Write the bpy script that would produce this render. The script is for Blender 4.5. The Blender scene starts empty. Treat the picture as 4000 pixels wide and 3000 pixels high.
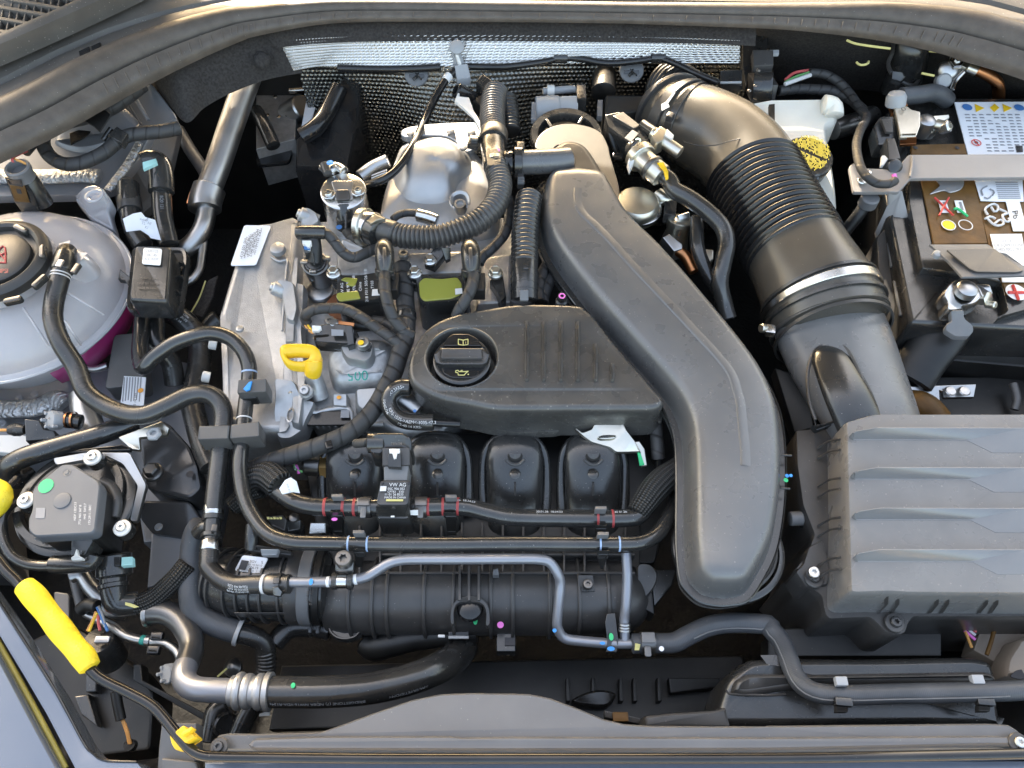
import bpy, bmesh, math, random
from mathutils import Vector, Matrix
random.seed(7)
R = math.radians
sc = bpy.context.scene
# ---------------------------------------------------------------- camera
EL, DIST, HF = 58.0, 0.885, 66.0
FPX = 2000 / math.tan(R(HF / 2))
CAM = Vector((0, -DIST * math.cos(R(EL)), DIST * math.sin(R(EL))))
cd = bpy.data.cameras.new('camera'); co = bpy.data.objects.new('camera', cd)
sc.collection.objects.link(co); sc.camera = co
co.location = CAM; co.rotation_euler = (R(90 - EL), 0, 0)
cd.sensor_width = 36; cd.lens = 18 / math.tan(R(HF / 2)); cd.clip_start = 0.02; cd.clip_end = 200
# ---------------------------------------------------------------- world, sun, exposure
SUN_EL, SUN_AZ = 26.0, -14.0     # azimuth measured from +Y (behind the windscreen) towards +X
wd = bpy.data.worlds.new('World'); sc.world = wd; wd.use_nodes = True
wn = wd.node_tree.nodes; bgn = wn['Background']
sky = wn.new('ShaderNodeTexSky'); sky.sky_type = 'NISHITA'; sky.sun_disc = False
sky.sun_elevation = R(SUN_EL); sky.sun_rotation = R(SUN_AZ); sky.air_density = 1.3; sky.dust_density = 9.0; sky.ozone_density = 0.3
wd.node_tree.links.new(sky.outputs[0], bgn.inputs[0]); bgn.inputs[1].default_value = 0.15
sl = bpy.data.lights.new('sun', 'SUN'); so = bpy.data.objects.new('sun', sl); sc.collection.objects.link(so)
sl.energy = 2.6; sl.angle = R(0.6); sl.color = (1.0, 0.91, 0.78)
sd = Vector((math.sin(R(SUN_AZ)) * math.cos(R(SUN_EL)), math.cos(R(SUN_AZ)) * math.cos(R(SUN_EL)), math.sin(R(SUN_EL))))
so.rotation_euler = sd.to_track_quat('Z', 'Y').to_euler(); so.location = (0, 0, 3)
vs = sc.view_settings
vs.view_transform = 'Standard'; vs.look = 'None'; vs.gamma = 1; vs.use_curve_mapping = False; vs.exposure = 2.85
vs.use_white_balance = True; vs.white_balance_temperature = 7100; vs.white_balance_tint = 10
sc.render.engine = 'CYCLES'; sc.cycles.max_bounces = 8; sc.cycles.use_denoising = True
# ---------------------------------------------------------------- measuring: photo point (4000x3000) + height in mm -> metres in the bay
RM = Matrix.Rotation(R(90 - EL), 3, 'X')
def P(u, v, z=0.0):
    d = RM @ Vector(((u - 2000) / FPX, -(v - 1500) / FPX, -1))
    return CAM + d * ((z / 1000.0 - CAM.z) / d.z)
VD = RM @ Vector((0, 0, -1))
def S(p): return (p - CAM).dot(VD) / FPX
TX = {17: (1000, 700), 18: (3400, 300), 19: (3400, 700), 20: (0, 500), 21: (1200, 2100), 22: (800, 2000)}
def q(k, pts, z=None):
    if k <= 16: ox, oy, s = ((k - 1) % 4) * 1000, ((k - 1) // 4) * 750, 1000 / 2212
    else: (ox, oy), s = TX[k], 600 / 2212
    out = []
    for p in pts:
        a = (ox + p[0] * s, oy + p[1] * s)
        if len(p) > 2: a += tuple(p[2:])
        elif z is not None: a += (z,)
        out.append(a)
    return out
def V3(p, z=0): return P(p[0], p[1], p[2] if len(p) > 2 else z)
# ---------------------------------------------------------------- objects
ORG = {}
def place(o, org, par, L, c, g, kind):
    sc.collection.objects.link(o)
    if par is not None:
        o.parent = par; o.location = org - ORG[par.name]
    else: o.location = org
    ORG[o.name] = org.copy()
    if L: o['label'] = L
    if c: o['category'] = c
    if g: o['group'] = g
    if kind: o['kind'] = kind
    return o
def thing(name, L, c, at, g=None):
    o = bpy.data.objects.new(name, None); o.empty_display_size = 0.02
    return place(o, V3(at), None, L, c, g, None)
class MB:
    def __init__(s): s.v = []; s.f = []; s.uv = []
    def grid(s, rows, close=True, c0=False, c1=False, us=None):
        b = len(s.v); n = len(rows[0]); m = len(rows)
        for r in rows: s.v += [tuple(p) for p in r]
        k = n if close else n - 1
        for i in range(m - 1):
            for j in range(k):
                j2 = (j + 1) % n
                s.f.append((b + i * n + j, b + i * n + j2, b + (i + 1) * n + j2, b + (i + 1) * n + j))
                u0, u1 = (us[i], us[i + 1]) if us else (i, i + 1)
                s.uv += [(u0, j / k), (u0, (j + 1) / k), (u1, (j + 1) / k), (u1, j / k)]
        if c0: s.f.append(tuple(b + j for j in range(n))[::-1]); s.uv += [(0, 0)] * n
        if c1: s.f.append(tuple(b + (m - 1) * n + j for j in range(n))); s.uv += [(0, 0)] * n
        return s
    def build(s, name, m, par=None, L=None, c=None, g=None, kind=None, ang=38, flat=False):
        vs_ = [Vector(p) for p in s.v]
        lo = Vector((min(p.x for p in vs_), min(p.y for p in vs_), min(p.z for p in vs_)))
        hi = Vector((max(p.x for p in vs_), max(p.y for p in vs_), max(p.z for p in vs_)))
        org = Vector(((lo.x + hi.x) / 2, (lo.y + hi.y) / 2, lo.z))
        me = bpy.data.meshes.new(name)
        me.from_pydata([p - org for p in vs_], [], s.f)
        big = any(len(f) > 12 for f in s.f)
        if len(s.uv) == len(me.loops):
            ul = me.uv_layers.new(name='UVMap')
            ul.data.foreach_set('uv', [x for t in s.uv for x in t])
        if big:
            bm = bmesh.new(); bm.from_mesh(me); bmesh.ops.triangulate(bm, faces=[f for f in bm.faces if len(f.verts) > 12], ngon_method='BEAUTY'); bm.to_mesh(me); bm.free()
        if not flat:
            me.polygons.foreach_set('use_smooth', [True] * len(me.polygons))
            me.set_sharp_from_angle(angle=R(ang))
        me.materials.append(m if not isinstance(m, str) else M[m])
        o = bpy.data.objects.new(name, me)
        return place(o, org, par, L, c, g, kind)
def cr(pts, n=8, closed=False):
    """Catmull-Rom through tuples/vectors of any length"""
    P_ = [tuple(p) for p in pts]; N = len(P_); out = []
    for i in range(N if closed else N - 1):
        if closed: a, b, c_, d = P_[i - 1], P_[i], P_[(i + 1) % N], P_[(i + 2) % N]
        else: a, b, c_, d = P_[max(i - 1, 0)], P_[i], P_[i + 1], P_[min(i + 2, N - 1)]
        for k in range(n):
            t = k / n
            out.append(tuple(.5 * (2 * y + (z - x) * t + (2 * x - 5 * y + 4 * z - w) * t * t + (3 * y - x - 3 * z + w) * t ** 3)
                             for x, y, z, w in zip(a, b, c_, d)))
    if not closed: out.append(P_[-1])
    return out
def rnd(pts, r, n=4):
    if r <= 0: return list(pts)
    out = []; N = len(pts)
    for i in range(N):
        a, b, c_ = pts[i - 1], pts[i], pts[(i + 1) % N]
        la = math.dist(a[:2], b[:2]); lc = math.dist(c_[:2], b[:2])
        ra, rc = min(r, la * .48) / max(la, 1e-6), min(r, lc * .48) / max(lc, 1e-6)
        p0 = tuple(y + (x - y) * ra for x, y in zip(a, b)); p2 = tuple(y + (x - y) * rc for x, y in zip(c_, b))
        for k in range(n + 1):
            t = k / n
            out.append(tuple((1 - t) ** 2 * x + 2 * t * (1 - t) * y + t * t * z for x, y, z in zip(p0, b, p2)))
    return out
def stack_rows(outl, layers, z=0):
    W = [V3(p, z) for p in outl]; n = len(W)
    ar = sum(W[i - 1].x * W[i].y - W[i].x * W[i - 1].y for i in range(n))
    sg = 1 if ar > 0 else -1
    nr = []
    for i in range(n):
        a = (W[i] - W[i - 1]).xy; b = (W[(i + 1) % n] - W[i]).xy
        if a.length < 1e-9: a = b
        if b.length < 1e-9: b = a
        na = Vector((-a.y, a.x)).normalized() * sg; nb = Vector((-b.y, b.x)).normalized() * sg
        m_ = na + nb
        if m_.length < 1e-6: m_ = na
        m_.normalize(); m_ *= 1 / max(.5, m_.dot(na)); nr.append(m_)
    rows = []
    cen = sum(W, Vector()) / n; s_ = S(cen)
    def nrm(X):
        o = []
        for i in range(n):
            a = X[i] - X[i - 1]; b = X[(i + 1) % n] - X[i]
            if a.length < 1e-9: a = b
            if b.length < 1e-9: b = a
            na = Vector((-a.y, a.x)).normalized() * sg; nb = Vector((-b.y, b.x)).normalized() * sg
            m_ = na + nb
            if m_.length < 1e-6: m_ = na
            m_.normalize(); o.append(m_ / max(.6, m_.dot(na)))
        return o
    base = [p.xy for p in W]; deep = max(i_ for i_, _ in layers) > 20
    cur = [Vector((p.x + m_.x * min(layers[0][0], 0) * s_, p.y + m_.y * min(layers[0][0], 0) * s_)) for p, m_ in zip(base, nr)]; at_ = None
    for ins, dz in layers:
        if ins <= 20 or not deep:
            cur = [p + m_ * ins * s_ for p, m_ in zip(base, nr)]
        else:
            st_n = max(1, int((ins - at_) / 3)); d_ = (ins - at_) / st_n
            for _ in range(st_n):
                m2 = nrm(cur); cur = [p + m_ * d_ * s_ for p, m_ in zip(cur, m2)]
                cur = [cur[i] * .94 + (cur[i - 1] + cur[(i + 1) % n]) * .03 for i in range(n)]
        at_ = ins
        rows.append([Vector((c_.x, c_.y, p.z + dz / 1000)) for c_, p in zip(cur, W)])
    return rows
def stack(name, outl, layers, m, par=None, L=None, c=None, g=None, z=0, bot=False, kind=None, ang=38, mb=None):
    lay = list(layers); lay.append((lay[-1][0] + .8, lay[-1][1]))
    b = mb or MB(); b.grid(stack_rows(outl, lay, z), True, bot, True)
    return b if mb else b.build(name, m, par, L, c, g, kind, ang)
def dome(name, outl, layers, m, par=None, z=0, ang=70):
    """rounded pressing: rings of the outline shrunk towards its middle, (scale, up mm)"""
    W = [V3(p, z) for p in outl]; c_ = sum(W, Vector()) / len(W)
    rows = [[Vector((c_.x + (p.x - c_.x) * k, c_.y + (p.y - c_.y) * k, c_.z + (p.z - c_.z) * max(k, .15) + d / 1000)) for p in W] for k, d in layers]
    return MB().grid(rows, True, False, True).build(name, m, par, ang=ang)
def plate(name, outl, t, m, par=None, L=None, c=None, g=None, z=0, b=2.0, r=0, kind=None, mb=None):
    """flat piece: outline in photo points at its top face, t mm thick, edges rounded by b photo points"""
    bm_ = b * .3
    return stack(name, rnd(outl, r), [(0, -t), (0, -bm_), (b * .3, -bm_ * .3), (b, 0)], m, par, L, c, g, z, True, kind, 38, mb)
def frames(W):
    n = len(W); T = []
    for i in range(n):
        t = W[min(i + 1, n - 1)] - W[max(i - 1, 0)]
        T.append(t.normalized() if t.length > 1e-9 else (T[-1] if T else Vector((1, 0, 0))))
    up = Vector((0, 0, 1)) if abs(T[0].z) < .9 else Vector((0, 1, 0))
    N = [(up - T[0] * up.dot(T[0])).normalized()]
    for i in range(1, n):
        v = N[-1] - T[i] * N[-1].dot(T[i]); N.append(v.normalized())
    return T, N
class Tube: pass
def tube(name, pts, r, m, par=None, L=None, c=None, g=None, z=0, seg=14, step=4.0, corr=None, cap=True, kind=None, mb=None, flat=1.0, ang=38):
    """hose or rod through photo points; r in photo points; corr=(pitch px, depth fraction, from, to)"""
    raw = []
    for p in pts:
        w = V3(p, z); rr = (p[3] if len(p) > 3 else r) * S(w); raw.append((w.x, w.y, w.z, rr))
    sm = cr(raw, 14); ln = [0]
    for a, b in zip(sm, sm[1:]): ln.append(ln[-1] + math.dist(a[:3], b[:3]))
    if corr: step = min(step, corr[0] * S(Vector(sm[0][:3])) * 1000 / 6)
    k = max(2, int(ln[-1] * 1000 / step)); W = []; RR = []; SS = []; j = 0
    for i in range(k + 1):
        s = ln[-1] * i / k
        while j < len(ln) - 2 and ln[j + 1] < s: j += 1
        t = (s - ln[j]) / max(ln[j + 1] - ln[j], 1e-9)
        e = [x + (y - x) * t for x, y in zip(sm[j], sm[j + 1])]
        W.append(Vector(e[:3])); RR.append(e[3]); SS.append(s)
    T, N = frames(W); rows = []
    pit = corr[0] * S(W[0]) if corr else 1
    for i in range(k + 1):
        rr = RR[i]; B = T[i].cross(N[i])
        if corr and corr[2] <= i / k <= corr[3]:
            rr *= 1 - corr[1] * (0.5 - 0.5 * math.cos(2 * math.pi * SS[i] / pit)) ** 1.5
        rows.append([W[i] + (N[i] * math.cos(a) * flat + B * math.sin(a)) * rr for a in [2 * math.pi * q_ / seg for q_ in range(seg)]])
    us = list(SS)
    if cap:
        c0 = [W[0] + (p - W[0]) * .8 - T[0] * RR[0] * .12 for p in rows[0]]; c1 = [W[-1] + (p - W[-1]) * .8 + T[-1] * RR[-1] * .12 for p in rows[-1]]
        rows = [c0] + rows + [c1]; us = [0] + us + [us[-1]]
    b = mb or MB(); b.grid(rows, True, cap, cap, us)
    t = Tube(); t.W, t.T, t.N, t.R, t.S = W, T, N, RR, SS
    t.o = None if mb else b.build(name, m, par, L, c, g, kind, ang)
    return t
def proj(w):
    d = RM.transposed() @ (w - CAM)
    return 2000 + FPX * d.x / -d.z, 1500 - FPX * d.y / -d.z
def near(t, u, v): return min(range(len(t.W)), key=lambda i: (lambda p: (p[0] - u) ** 2 + (p[1] - v) ** 2)(proj(t.W[i])))
def band(name, t, at, w, grow, m, par=None, L=None, c=None, g=None, prof=None, seg=20):
    """ring around a tube at photo point, w px long, standing grow px proud"""
    i = near(t, *at); W, T, N, r = t.W[i], t.T[i], t.N[i], t.R[i]; s = S(W); B = T.cross(N)
    prof = prof or [(-.5, -.2), (-.5, .8), (-.42, 1), (.42, 1), (.5, .8), (.5, -.2)]
    rows = []
    for x, y in prof:
        k = min(max(i + int(round(x * w * s / max(t.S[1], 1e-6))), 0), len(t.W) - 1)
        Wk, Tk, Nk, rk = t.W[k], t.T[k], t.N[k], t.R[k]; B = Tk.cross(Nk)
        cen = Wk + Tk * (x * w * s - (t.S[k] - t.S[i]))
        rr = r + grow * s * y
        rows.append([cen + (Nk * math.cos(a) + B * math.sin(a)) * rr for a in [2 * math.pi * q_ / seg for q_ in range(seg)]])
    return MB().grid(rows, True).build(name, m, par, L, c, g)
def axes(ax):
    ax = Vector(ax).normalized()
    h = Vector((1, 0, 0)) if abs(ax.x) < .9 else Vector((0, 1, 0))
    x = (h - ax * h.dot(ax)).normalized(); return x, ax.cross(x), ax
def lathe(name, at, prof, m, par=None, L=None, c=None, g=None, ax=(0, 0, 1), n=28, z=0, mb=None, kind=None, ang=38, rot=0, sx=1, sy=1, a0=0, a1=360, c0=False, c1=True):
    """turned piece: prof = (radius px, height px along ax) from the photo point `at`"""
    o = V3(at, z); s = S(o); X, Y, Z = axes(ax)
    full = a1 - a0 >= 360; k = n if full else n + 1
    rows = [[o + (X * math.cos(t) * sx + Y * math.sin(t) * sy) * r_ * s + Z * h * s for t in [R(rot + a0) + R(a1 - a0) * j / n for j in range(k)]] for r_, h in prof]
    b = mb or MB(); b.grid(rows, full, c0, c1 and full)
    return b if mb else b.build(name, m, par, L, c, g, kind, ang)
def box(name, at, size, m, par=None, L=None, c=None, g=None, rz=0, rx=0, ry=0, b=3, r=4, z=0, mb=None):
    """box whose top-face centre is at the photo point; size px (x, y, height)"""
    o = V3(at, z); s = S(o); w, d, h = size
    ol = rnd([(-w / 2, -d / 2), (w / 2, -d / 2), (w / 2, d / 2), (-w / 2, d / 2)], r, 3)
    Mx = Matrix.Rotation(R(rz), 3, 'Z') @ Matrix.Rotation(R(ry), 3, 'Y') @ Matrix.Rotation(R(rx), 3, 'X')
    rows = []
    for k, hh in ((1, -h), (1, -b), (1 - .3 * 2 * b / min(w, d), -b * .3), (1 - 2 * b / min(w, d), 0)):
        f = (1 - k) * min(w, d) / 2
        rows.append([o + Mx @ Vector((x - math.copysign(min(f, abs(x)), x), y - math.copysign(min(f, abs(y)), y), hh)) * s for x, y in ol])
    bb = mb or MB(); bb.grid(rows, True, True, True)
    return bb if mb else bb.build(name, m, par, L, c, g)
def ribbon(name, path, prof, m, par=None, L=None, c=None, g=None, z=0, kind=None, wf=None, n=10, caps=True, closed=False, ang=38):
    """sweep: prof = (sideways mm, up mm) along photo path; sideways is to the left of travel on the ground plane"""
    W = [V3(p, z) for p in path]; W = [Vector(t) for t in cr(W, n)]
    T, _ = frames(W); rows = []
    for i, (p, t) in enumerate(zip(W, T)):
        sd_ = Vector((-t.y, t.x, 0)).normalized()
        f = 1
        if wf: x = i / (len(W) - 1) * (len(wf) - 1); a = min(int(x), len(wf) - 2); f = wf[a] + (wf[a + 1] - wf[a]) * (x - a)
        rows.append([p + sd_ * a * f / 1000 + Vector((0, 0, b * (f if f < 1 else 1) / 1000)) for a, b in prof])
    us = [0]
    for a, b in zip(W, W[1:]): us.append(us[-1] + (b - a).length)
    mb = MB(); mb.grid(rows, closed, closed, closed, us)
    return mb.build(name, m, par, L, c, g, kind, ang)
_tc = {}
def tmesh(s):
    if s not in _tc:
        cu = bpy.data.curves.new('t', 'FONT'); cu.body = s; cu.size = 1; cu.align_x = 'CENTER'; cu.align_y = 'CENTER'
        o = bpy.data.objects.new('t', cu); sc.collection.objects.link(o)
        bpy.context.view_layer.update()
        me = bpy.data.meshes.new_from_object(o)
        _tc[s] = ([tuple(v.co) for v in me.vertices], [tuple(p.vertices) for p in me.polygons])
        bpy.data.objects.remove(o); bpy.data.curves.remove(cu); bpy.data.meshes.remove(me)
    return _tc[s]
def text(s, at, h, m, par, ang=0, z=None, kz=(0, 0), name='printed_text', st=1.0):
    """flat lettering on a surface: h = letter height in photo points, ang = turn in the picture (deg, clockwise), surface height z + kz*(du,dv)"""
    v, f = tmesh(s); k = h / .72; ca, sa = math.cos(R(ang)), math.sin(R(ang)); z = at[2] if z is None else z
    mb = MB()
    for x, y, _ in v:
        du, dv = (x * st * ca + y * sa) * k, (x * st * sa - y * ca) * k
        mb.v.append(tuple(P(at[0] + du, at[1] + dv, z + kz[0] * du + kz[1] * dv)))
    mb.f = list(f)
    return mb.build(name, m, par, flat=True)
def ttext(s, t, at, h, m, par, off=0.0, flip=False, name='printed_text'):
    """lettering wrapped on a hose; off = turn round the hose in radians, 0 faces the camera"""
    v, f = tmesh(s); i = near(t, *at); mb = MB(); k = h / .72 * S(t.W[i])
    sg = -1 if flip else 1
    d = (proj(t.W[min(i + 1, len(t.W) - 1)])[0] - proj(t.W[max(i - 1, 0)])[0])
    if d < 0: sg = -sg
    for x, y, _ in v:
        s_ = t.S[i] + sg * x * k
        j = min(range(len(t.S)), key=lambda q_: abs(t.S[q_] - s_)); j = min(j, len(t.S) - 1)
        W = t.W[j] + t.T[j] * (s_ - t.S[j]); T = t.T[j]
        fwd = (CAM - W); fwd = (fwd - T * fwd.dot(T)).normalized(); side = fwd.cross(T * sg)
        a = off + y * k / t.R[j]
        mb.v.append(tuple(W + (fwd * math.cos(a) + side * math.sin(a)) * (t.R[j] + .0004)))
    mb.f = list(f)
    return mb.build(name, m, par, flat=True)
# ---------------------------------------------------------------- materials
M = {}
def mat(n, col, rough=.5, metal=0., bump=None, cv=0., cvs=25, dust=0., rv=0., coat=0., trans=0., pat=None, spec=.5, sss=0., bump2=None):
    m = bpy.data.materials.new(n); m.use_nodes = True; nt = m.node_tree; N = nt.nodes; Lk = nt.links.new; M[n] = m
    b = N['Principled BSDF']; b.inputs['Base Color'].default_value = (*col, 1); b.inputs['Roughness'].default_value = rough
    b.inputs['Metallic'].default_value = metal; b.inputs['Specular IOR Level'].default_value = spec
    b.inputs['Coat Weight'].default_value = coat; b.inputs['Coat Roughness'].default_value = .08
    b.inputs['Transmission Weight'].default_value = trans
    if sss: b.inputs['Subsurface Weight'].default_value = sss; b.inputs['Subsurface Radius'].default_value = (.02, .018, .015)
    tc = N.new('ShaderNodeTexCoord'); OB = tc.outputs['Object']
    def noise(s, d=3):
        x = N.new('ShaderNodeTexNoise'); x.inputs['Scale'].default_value = s; x.inputs['Detail'].default_value = d; Lk(OB, x.inputs['Vector']); return x.outputs['Fac']
    def mr(src, a, b_, c_, d):
        x = N.new('ShaderNodeMapRange'); Lk(src, x.inputs[0])
        for i, y in enumerate((a, b_, c_, d)): x.inputs[i + 1].default_value = y
        return x.outputs[0]
    def mth(op, a, b_=None):
        x = N.new('ShaderNodeMath'); x.operation = op
        for i, y in enumerate((a, b_)):
            if y is None: continue
            if isinstance(y, (int, float)): x.inputs[i].default_value = y
            else: Lk(y, x.inputs[i])
        return x.outputs[0]
    colsock = None; hs = None
    if cv:
        f = noise(cvs, 5); mx = N.new('ShaderNodeMix'); mx.data_type = 'RGBA'
        Lk(mr(f, .3, .7, 0, 1), mx.inputs[0])
        mx.inputs[6].default_value = (*[x * (1 - cv) for x in col], 1); mx.inputs[7].default_value = (*[min(1, x * (1 + cv)) for x in col], 1)
        colsock = mx.outputs[2]
    if rv: Lk(mr(noise(35, 4), .25, .75, max(.02, rough - rv), min(1, rough + rv)), b.inputs['Roughness'])
    if bump:
        hs = mth('MULTIPLY', noise(bump[0], 3), bump[1])
    if bump2:
        h2 = mth('MULTIPLY', noise(bump2[0], 4), bump2[1]); hs = mth('ADD', hs, h2) if hs is not None else h2
    if pat:
        sp = N.new('ShaderNodeSeparateXYZ'); Lk(tc.outputs['UV'], sp.inputs[0]); u, v = sp.outputs[0], sp.outputs[1]
        if pat == 'tape':
            w = mth('FRACT', mth('ADD', mth('MULTIPLY', u, 1 / .017), v))
            h = mth('MULTIPLY', mth('MINIMUM', mth('MULTIPLY', w, 5), 1), .0014)
            we = mth('MULTIPLY', mth('MULTIPLY', mth('SINE', mth('MULTIPLY', u, 5200)), mth('SINE', mth('MULTIPLY', v, 190))), .00007)
            h = mth('ADD', h, we)
            mx = N.new('ShaderNodeMix'); mx.data_type = 'RGBA'; Lk(mr(w, .0, .14, 0, 1), mx.inputs[0]); mx.inputs[6].default_value = (.004, .004, .004, 1); mx.inputs[7].default_value = (*col, 1); colsock = mx.outputs[2]
        elif pat == 'braid':
            a = mth('SINE', mth('ADD', mth('MULTIPLY', u, 1150), mth('MULTIPLY', v, 6.2832 * 9))); d = mth('SINE', mth('SUBTRACT', mth('MULTIPLY', u, 1150), mth('MULTIPLY', v, 6.2832 * 9)))
            h0 = mth('MULTIPLY', a, d); h = mth('MULTIPLY', h0, .0011)
            mx = N.new('ShaderNodeMix'); mx.data_type = 'RGBA'; Lk(mr(h0, .1, .6, 0, 1), mx.inputs[0])
            mx.inputs[6].default_value = (.006, .006, .006, 1); mx.inputs[7].default_value = (.075, .072, .068, 1); colsock = mx.outputs[2]
        elif pat == 'hose':
            h = mth('MULTIPLY', mth('MULTIPLY', mth('SINE', mth('ADD', mth('MULTIPLY', u, 1800), mth('MULTIPLY', v, 31.4))), mth('SINE', mth('SUBTRACT', mth('MULTIPLY', u, 1800), mth('MULTIPLY', v, 31.4)))), .00007)
        elif pat == 'crinkle':
            h = mth('MULTIPLY', mth('SINE', mth('ADD', mth('MULTIPLY', u, 700), mth('MULTIPLY', noise(120, 4), 16))), .0007)
        hs = mth('ADD', hs, h) if hs is not None else h
    if dust:
        vo = N.new('ShaderNodeTexVoronoi'); vo.inputs['Scale'].default_value = 330; Lk(OB, vo.inputs['Vector'])
        sz = N.new('ShaderNodeSeparateXYZ'); Lk(vo.outputs['Color'], sz.inputs[0])
        near_ = mth('LESS_THAN', vo.outputs['Distance'], mth('MULTIPLY', mth('POWER', sz.outputs[0], 6), .19 * dust))
        film = mth('MULTIPLY', mr(noise(22, 7), .38, .72, 0, 1), .06 * min(dust, 1.2))
        fac = mth('MAXIMUM', mth('MULTIPLY', near_, .55), film)
        mx = N.new('ShaderNodeMix'); mx.data_type = 'RGBA'; Lk(fac, mx.inputs[0])
        if colsock is not None: Lk(colsock, mx.inputs[6])
        else: mx.inputs[6].default_value = (*col, 1)
        mx.inputs[7].default_value = (.36, .33, .29, 1); colsock = mx.outputs[2]
    if colsock is not None: Lk(colsock, b.inputs['Base Color'])
    if hs is not None:
        bp = N.new('ShaderNodeBump'); bp.inputs['Strength'].default_value = 1; bp.inputs['Distance'].default_value = 1.0
        Lk(hs, bp.inputs['Height']); Lk(bp.outputs[0], b.inputs['Normal'])
    return m
mat('plas', (.042, .040, .039), .34, spec=.6, bump=(1500, .00012), cv=.15, dust=1.0, rv=.05)
mat('duct', (.085, .087, .09), .30, spec=.95, bump=(1700, .00010), cv=.05, cvs=14, dust=1.4, rv=.07)
mat('panel', (.105, .104, .106), .33, spec=.65, bump=(1500, .0001), cv=.08, dust=.9, rv=.05)
mat('cover', (.046, .045, .043), .28, spec=.75, bump=(1700, .00014), cv=.12, dust=1.6, rv=.08)
mat('boxg', (.16, .16, .162), .2, spec=.9, bump=(1500, .00005), cv=.05, dust=.6)
mat('box', (.145, .143, .142), .30, spec=.65, bump=(1500, .0001), cv=.08, dust=1.5, rv=.09)
mat('plas_s', (.019, .019, .019), .22, spec=.75, bump=(500, .00008), dust=.9, rv=.09)
mat('plas_d', (.009, .009, .009), .42, bump=(900, .00012), cv=.2, dust=.5)
mat('gloss', (.012, .012, .013), .14, bump=(60, .00005), dust=.5)
mat('greyp', (.14, .142, .146), .42, bump=(900, .0001), cv=.1, dust=.6)
mat('greyp_l', (.34, .35, .36), .42, bump=(900, .0001), cv=.08)
mat('rub', (.020, .0195, .019), .26, spec=.75, pat='hose', cv=.15, dust=.9, rv=.06)
mat('rub_s', (.018, .018, .018), .22, spec=.8, bump=(300, .00012), dust=1.0, rv=.08)
mat('rub_b', (.055, .06, .068), .45, pat='hose', cv=.2, dust=.8)
mat('shade_plas', (.03, .029, .028), .4, bump=(1500, .0001), dust=.8)
mat('seal', (.09, .074, .06), .5, bump=(260, .00025), cv=.2, cvs=60, dust=1.0, rv=.08)
mat('cowl', (.09, .082, .073), .5, bump=(1100, .00015), cv=.12, dust=1.6)
mat('felt', (.045, .041, .039), .95, bump=(1400, .0007), cv=.35, cvs=300, spec=.2, dust=.4)
mat('foil_shaded', (.22, .22, .21), .3, 1.0, bump=(500, .00025), rv=.1)  # same foil, with the shade low on the firewall put into its colour
mat('body_k', (.045, .045, .047), .24, .2, bump=(1200, .00006), cv=.1, coat=.3, dust=.7)
mat('clipg', (.075, .073, .071), .35, bump=(900, .00008), dust=.5)
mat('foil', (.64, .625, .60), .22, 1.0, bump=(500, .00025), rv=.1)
mat('alu', (.43, .432, .435), .46, .72, bump=(1000, .00026), cv=.16, cvs=120, rv=.1, bump2=(110, .0005))
mat('alu_s', (.43, .432, .435), .44, .75, bump=(900, .00008), cv=.08, rv=.08, bump2=(40, .0004))
mat('lamp_tan', (.26, .21, .165), .45, cv=.1)
mat('alu_c', (.40, .402, .405), .40, .75, bump=(900, .00035), cv=.10, cvs=90, rv=.08, bump2=(60, .0003))
mat('alu_dark_refl', (.17, .17, .172), .34, .85, bump=(900, .00008), cv=.12, rv=.08)  # plain aluminium, with a dark reflection painted into the base colour
mat('bracket', (.27, .258, .25), .45, .3, bump=(900, .00008), cv=.05)
mat('pipe', (.27, .28, .31), .36, .6, bump=(900, .00006), cv=.06)
mat('pumpgrey', (.105, .115, .13), .42, bump=(900, .0001), cv=.06, dust=.5)
mat('elbow', (.062, .056, .047), .27, spec=.75, bump=(1500, .00008), dust=.8)
mat('alu_p', (.46, .455, .45), .36, 1.0, bump=(1200, .00006), cv=.08, rv=.08)
mat('steel', (.62, .61, .59), .24, 1.0, bump=(700, .00006), cv=.1, rv=.08)
mat('zinc', (.66, .63, .55), .34, 1.0, bump=(400, .0001), cv=.12, rv=.1)
mat('dark_steel', (.16, .155, .15), .35, .9, bump=(600, .00008), cv=.2, rv=.1)
mat('copper', (.5, .22, .1), .35, 1.0, cv=.2, rv=.1)
mat('brass', (.62, .44, .2), .3, 1.0, cv=.15)
mat('paint', (.11, .135, .18), .26, .4, bump=(1800, .00004), coat=.9, dust=.5)
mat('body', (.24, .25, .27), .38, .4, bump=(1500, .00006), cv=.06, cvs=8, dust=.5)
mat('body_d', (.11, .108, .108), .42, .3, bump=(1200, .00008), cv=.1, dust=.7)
mat('sealant', (.46, .46, .46), .32, .8, pat='crinkle', cv=.2, cvs=60)
mat('tape', (.034, .034, .035), .5, pat='tape', cv=.2, cvs=80, dust=.5)
mat('braid', (.03, .03, .03), .42, pat='braid')
mat('yel', (.80, .60, .02), .55, bump=(500, .0008), cv=.14, cvs=70, dust=.8, bump2=(60, .001))
mat('hatch', (.27, .235, .015), .5)
mat('concrete', (.42, .38, .32), .8, cv=.2, cvs=3)
mat('yel_p', (.80, .50, .02), .36, bump=(400, .0002), cv=.10, cvs=60, dust=.6)
mat('yel_line', (.62, .56, .22), .8, bump=(500, .0004), cv=.2)
mat('olive', (.16, .14, .03), .5, cv=.2)
mat('white', (.78, .78, .77), .5, bump=(300, .00005), cv=.04)
mat('white_p', (.70, .69, .66), .4, bump=(300, .00006), cv=.05)
mat('label', (.74, .76, .80), .38, cv=.03)
mat('ink', (.03, .03, .035), .6)
mat('inkw', (.62, .62, .62), .6)
mat('inkb', (.30, .42, .62), .6)
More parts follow.
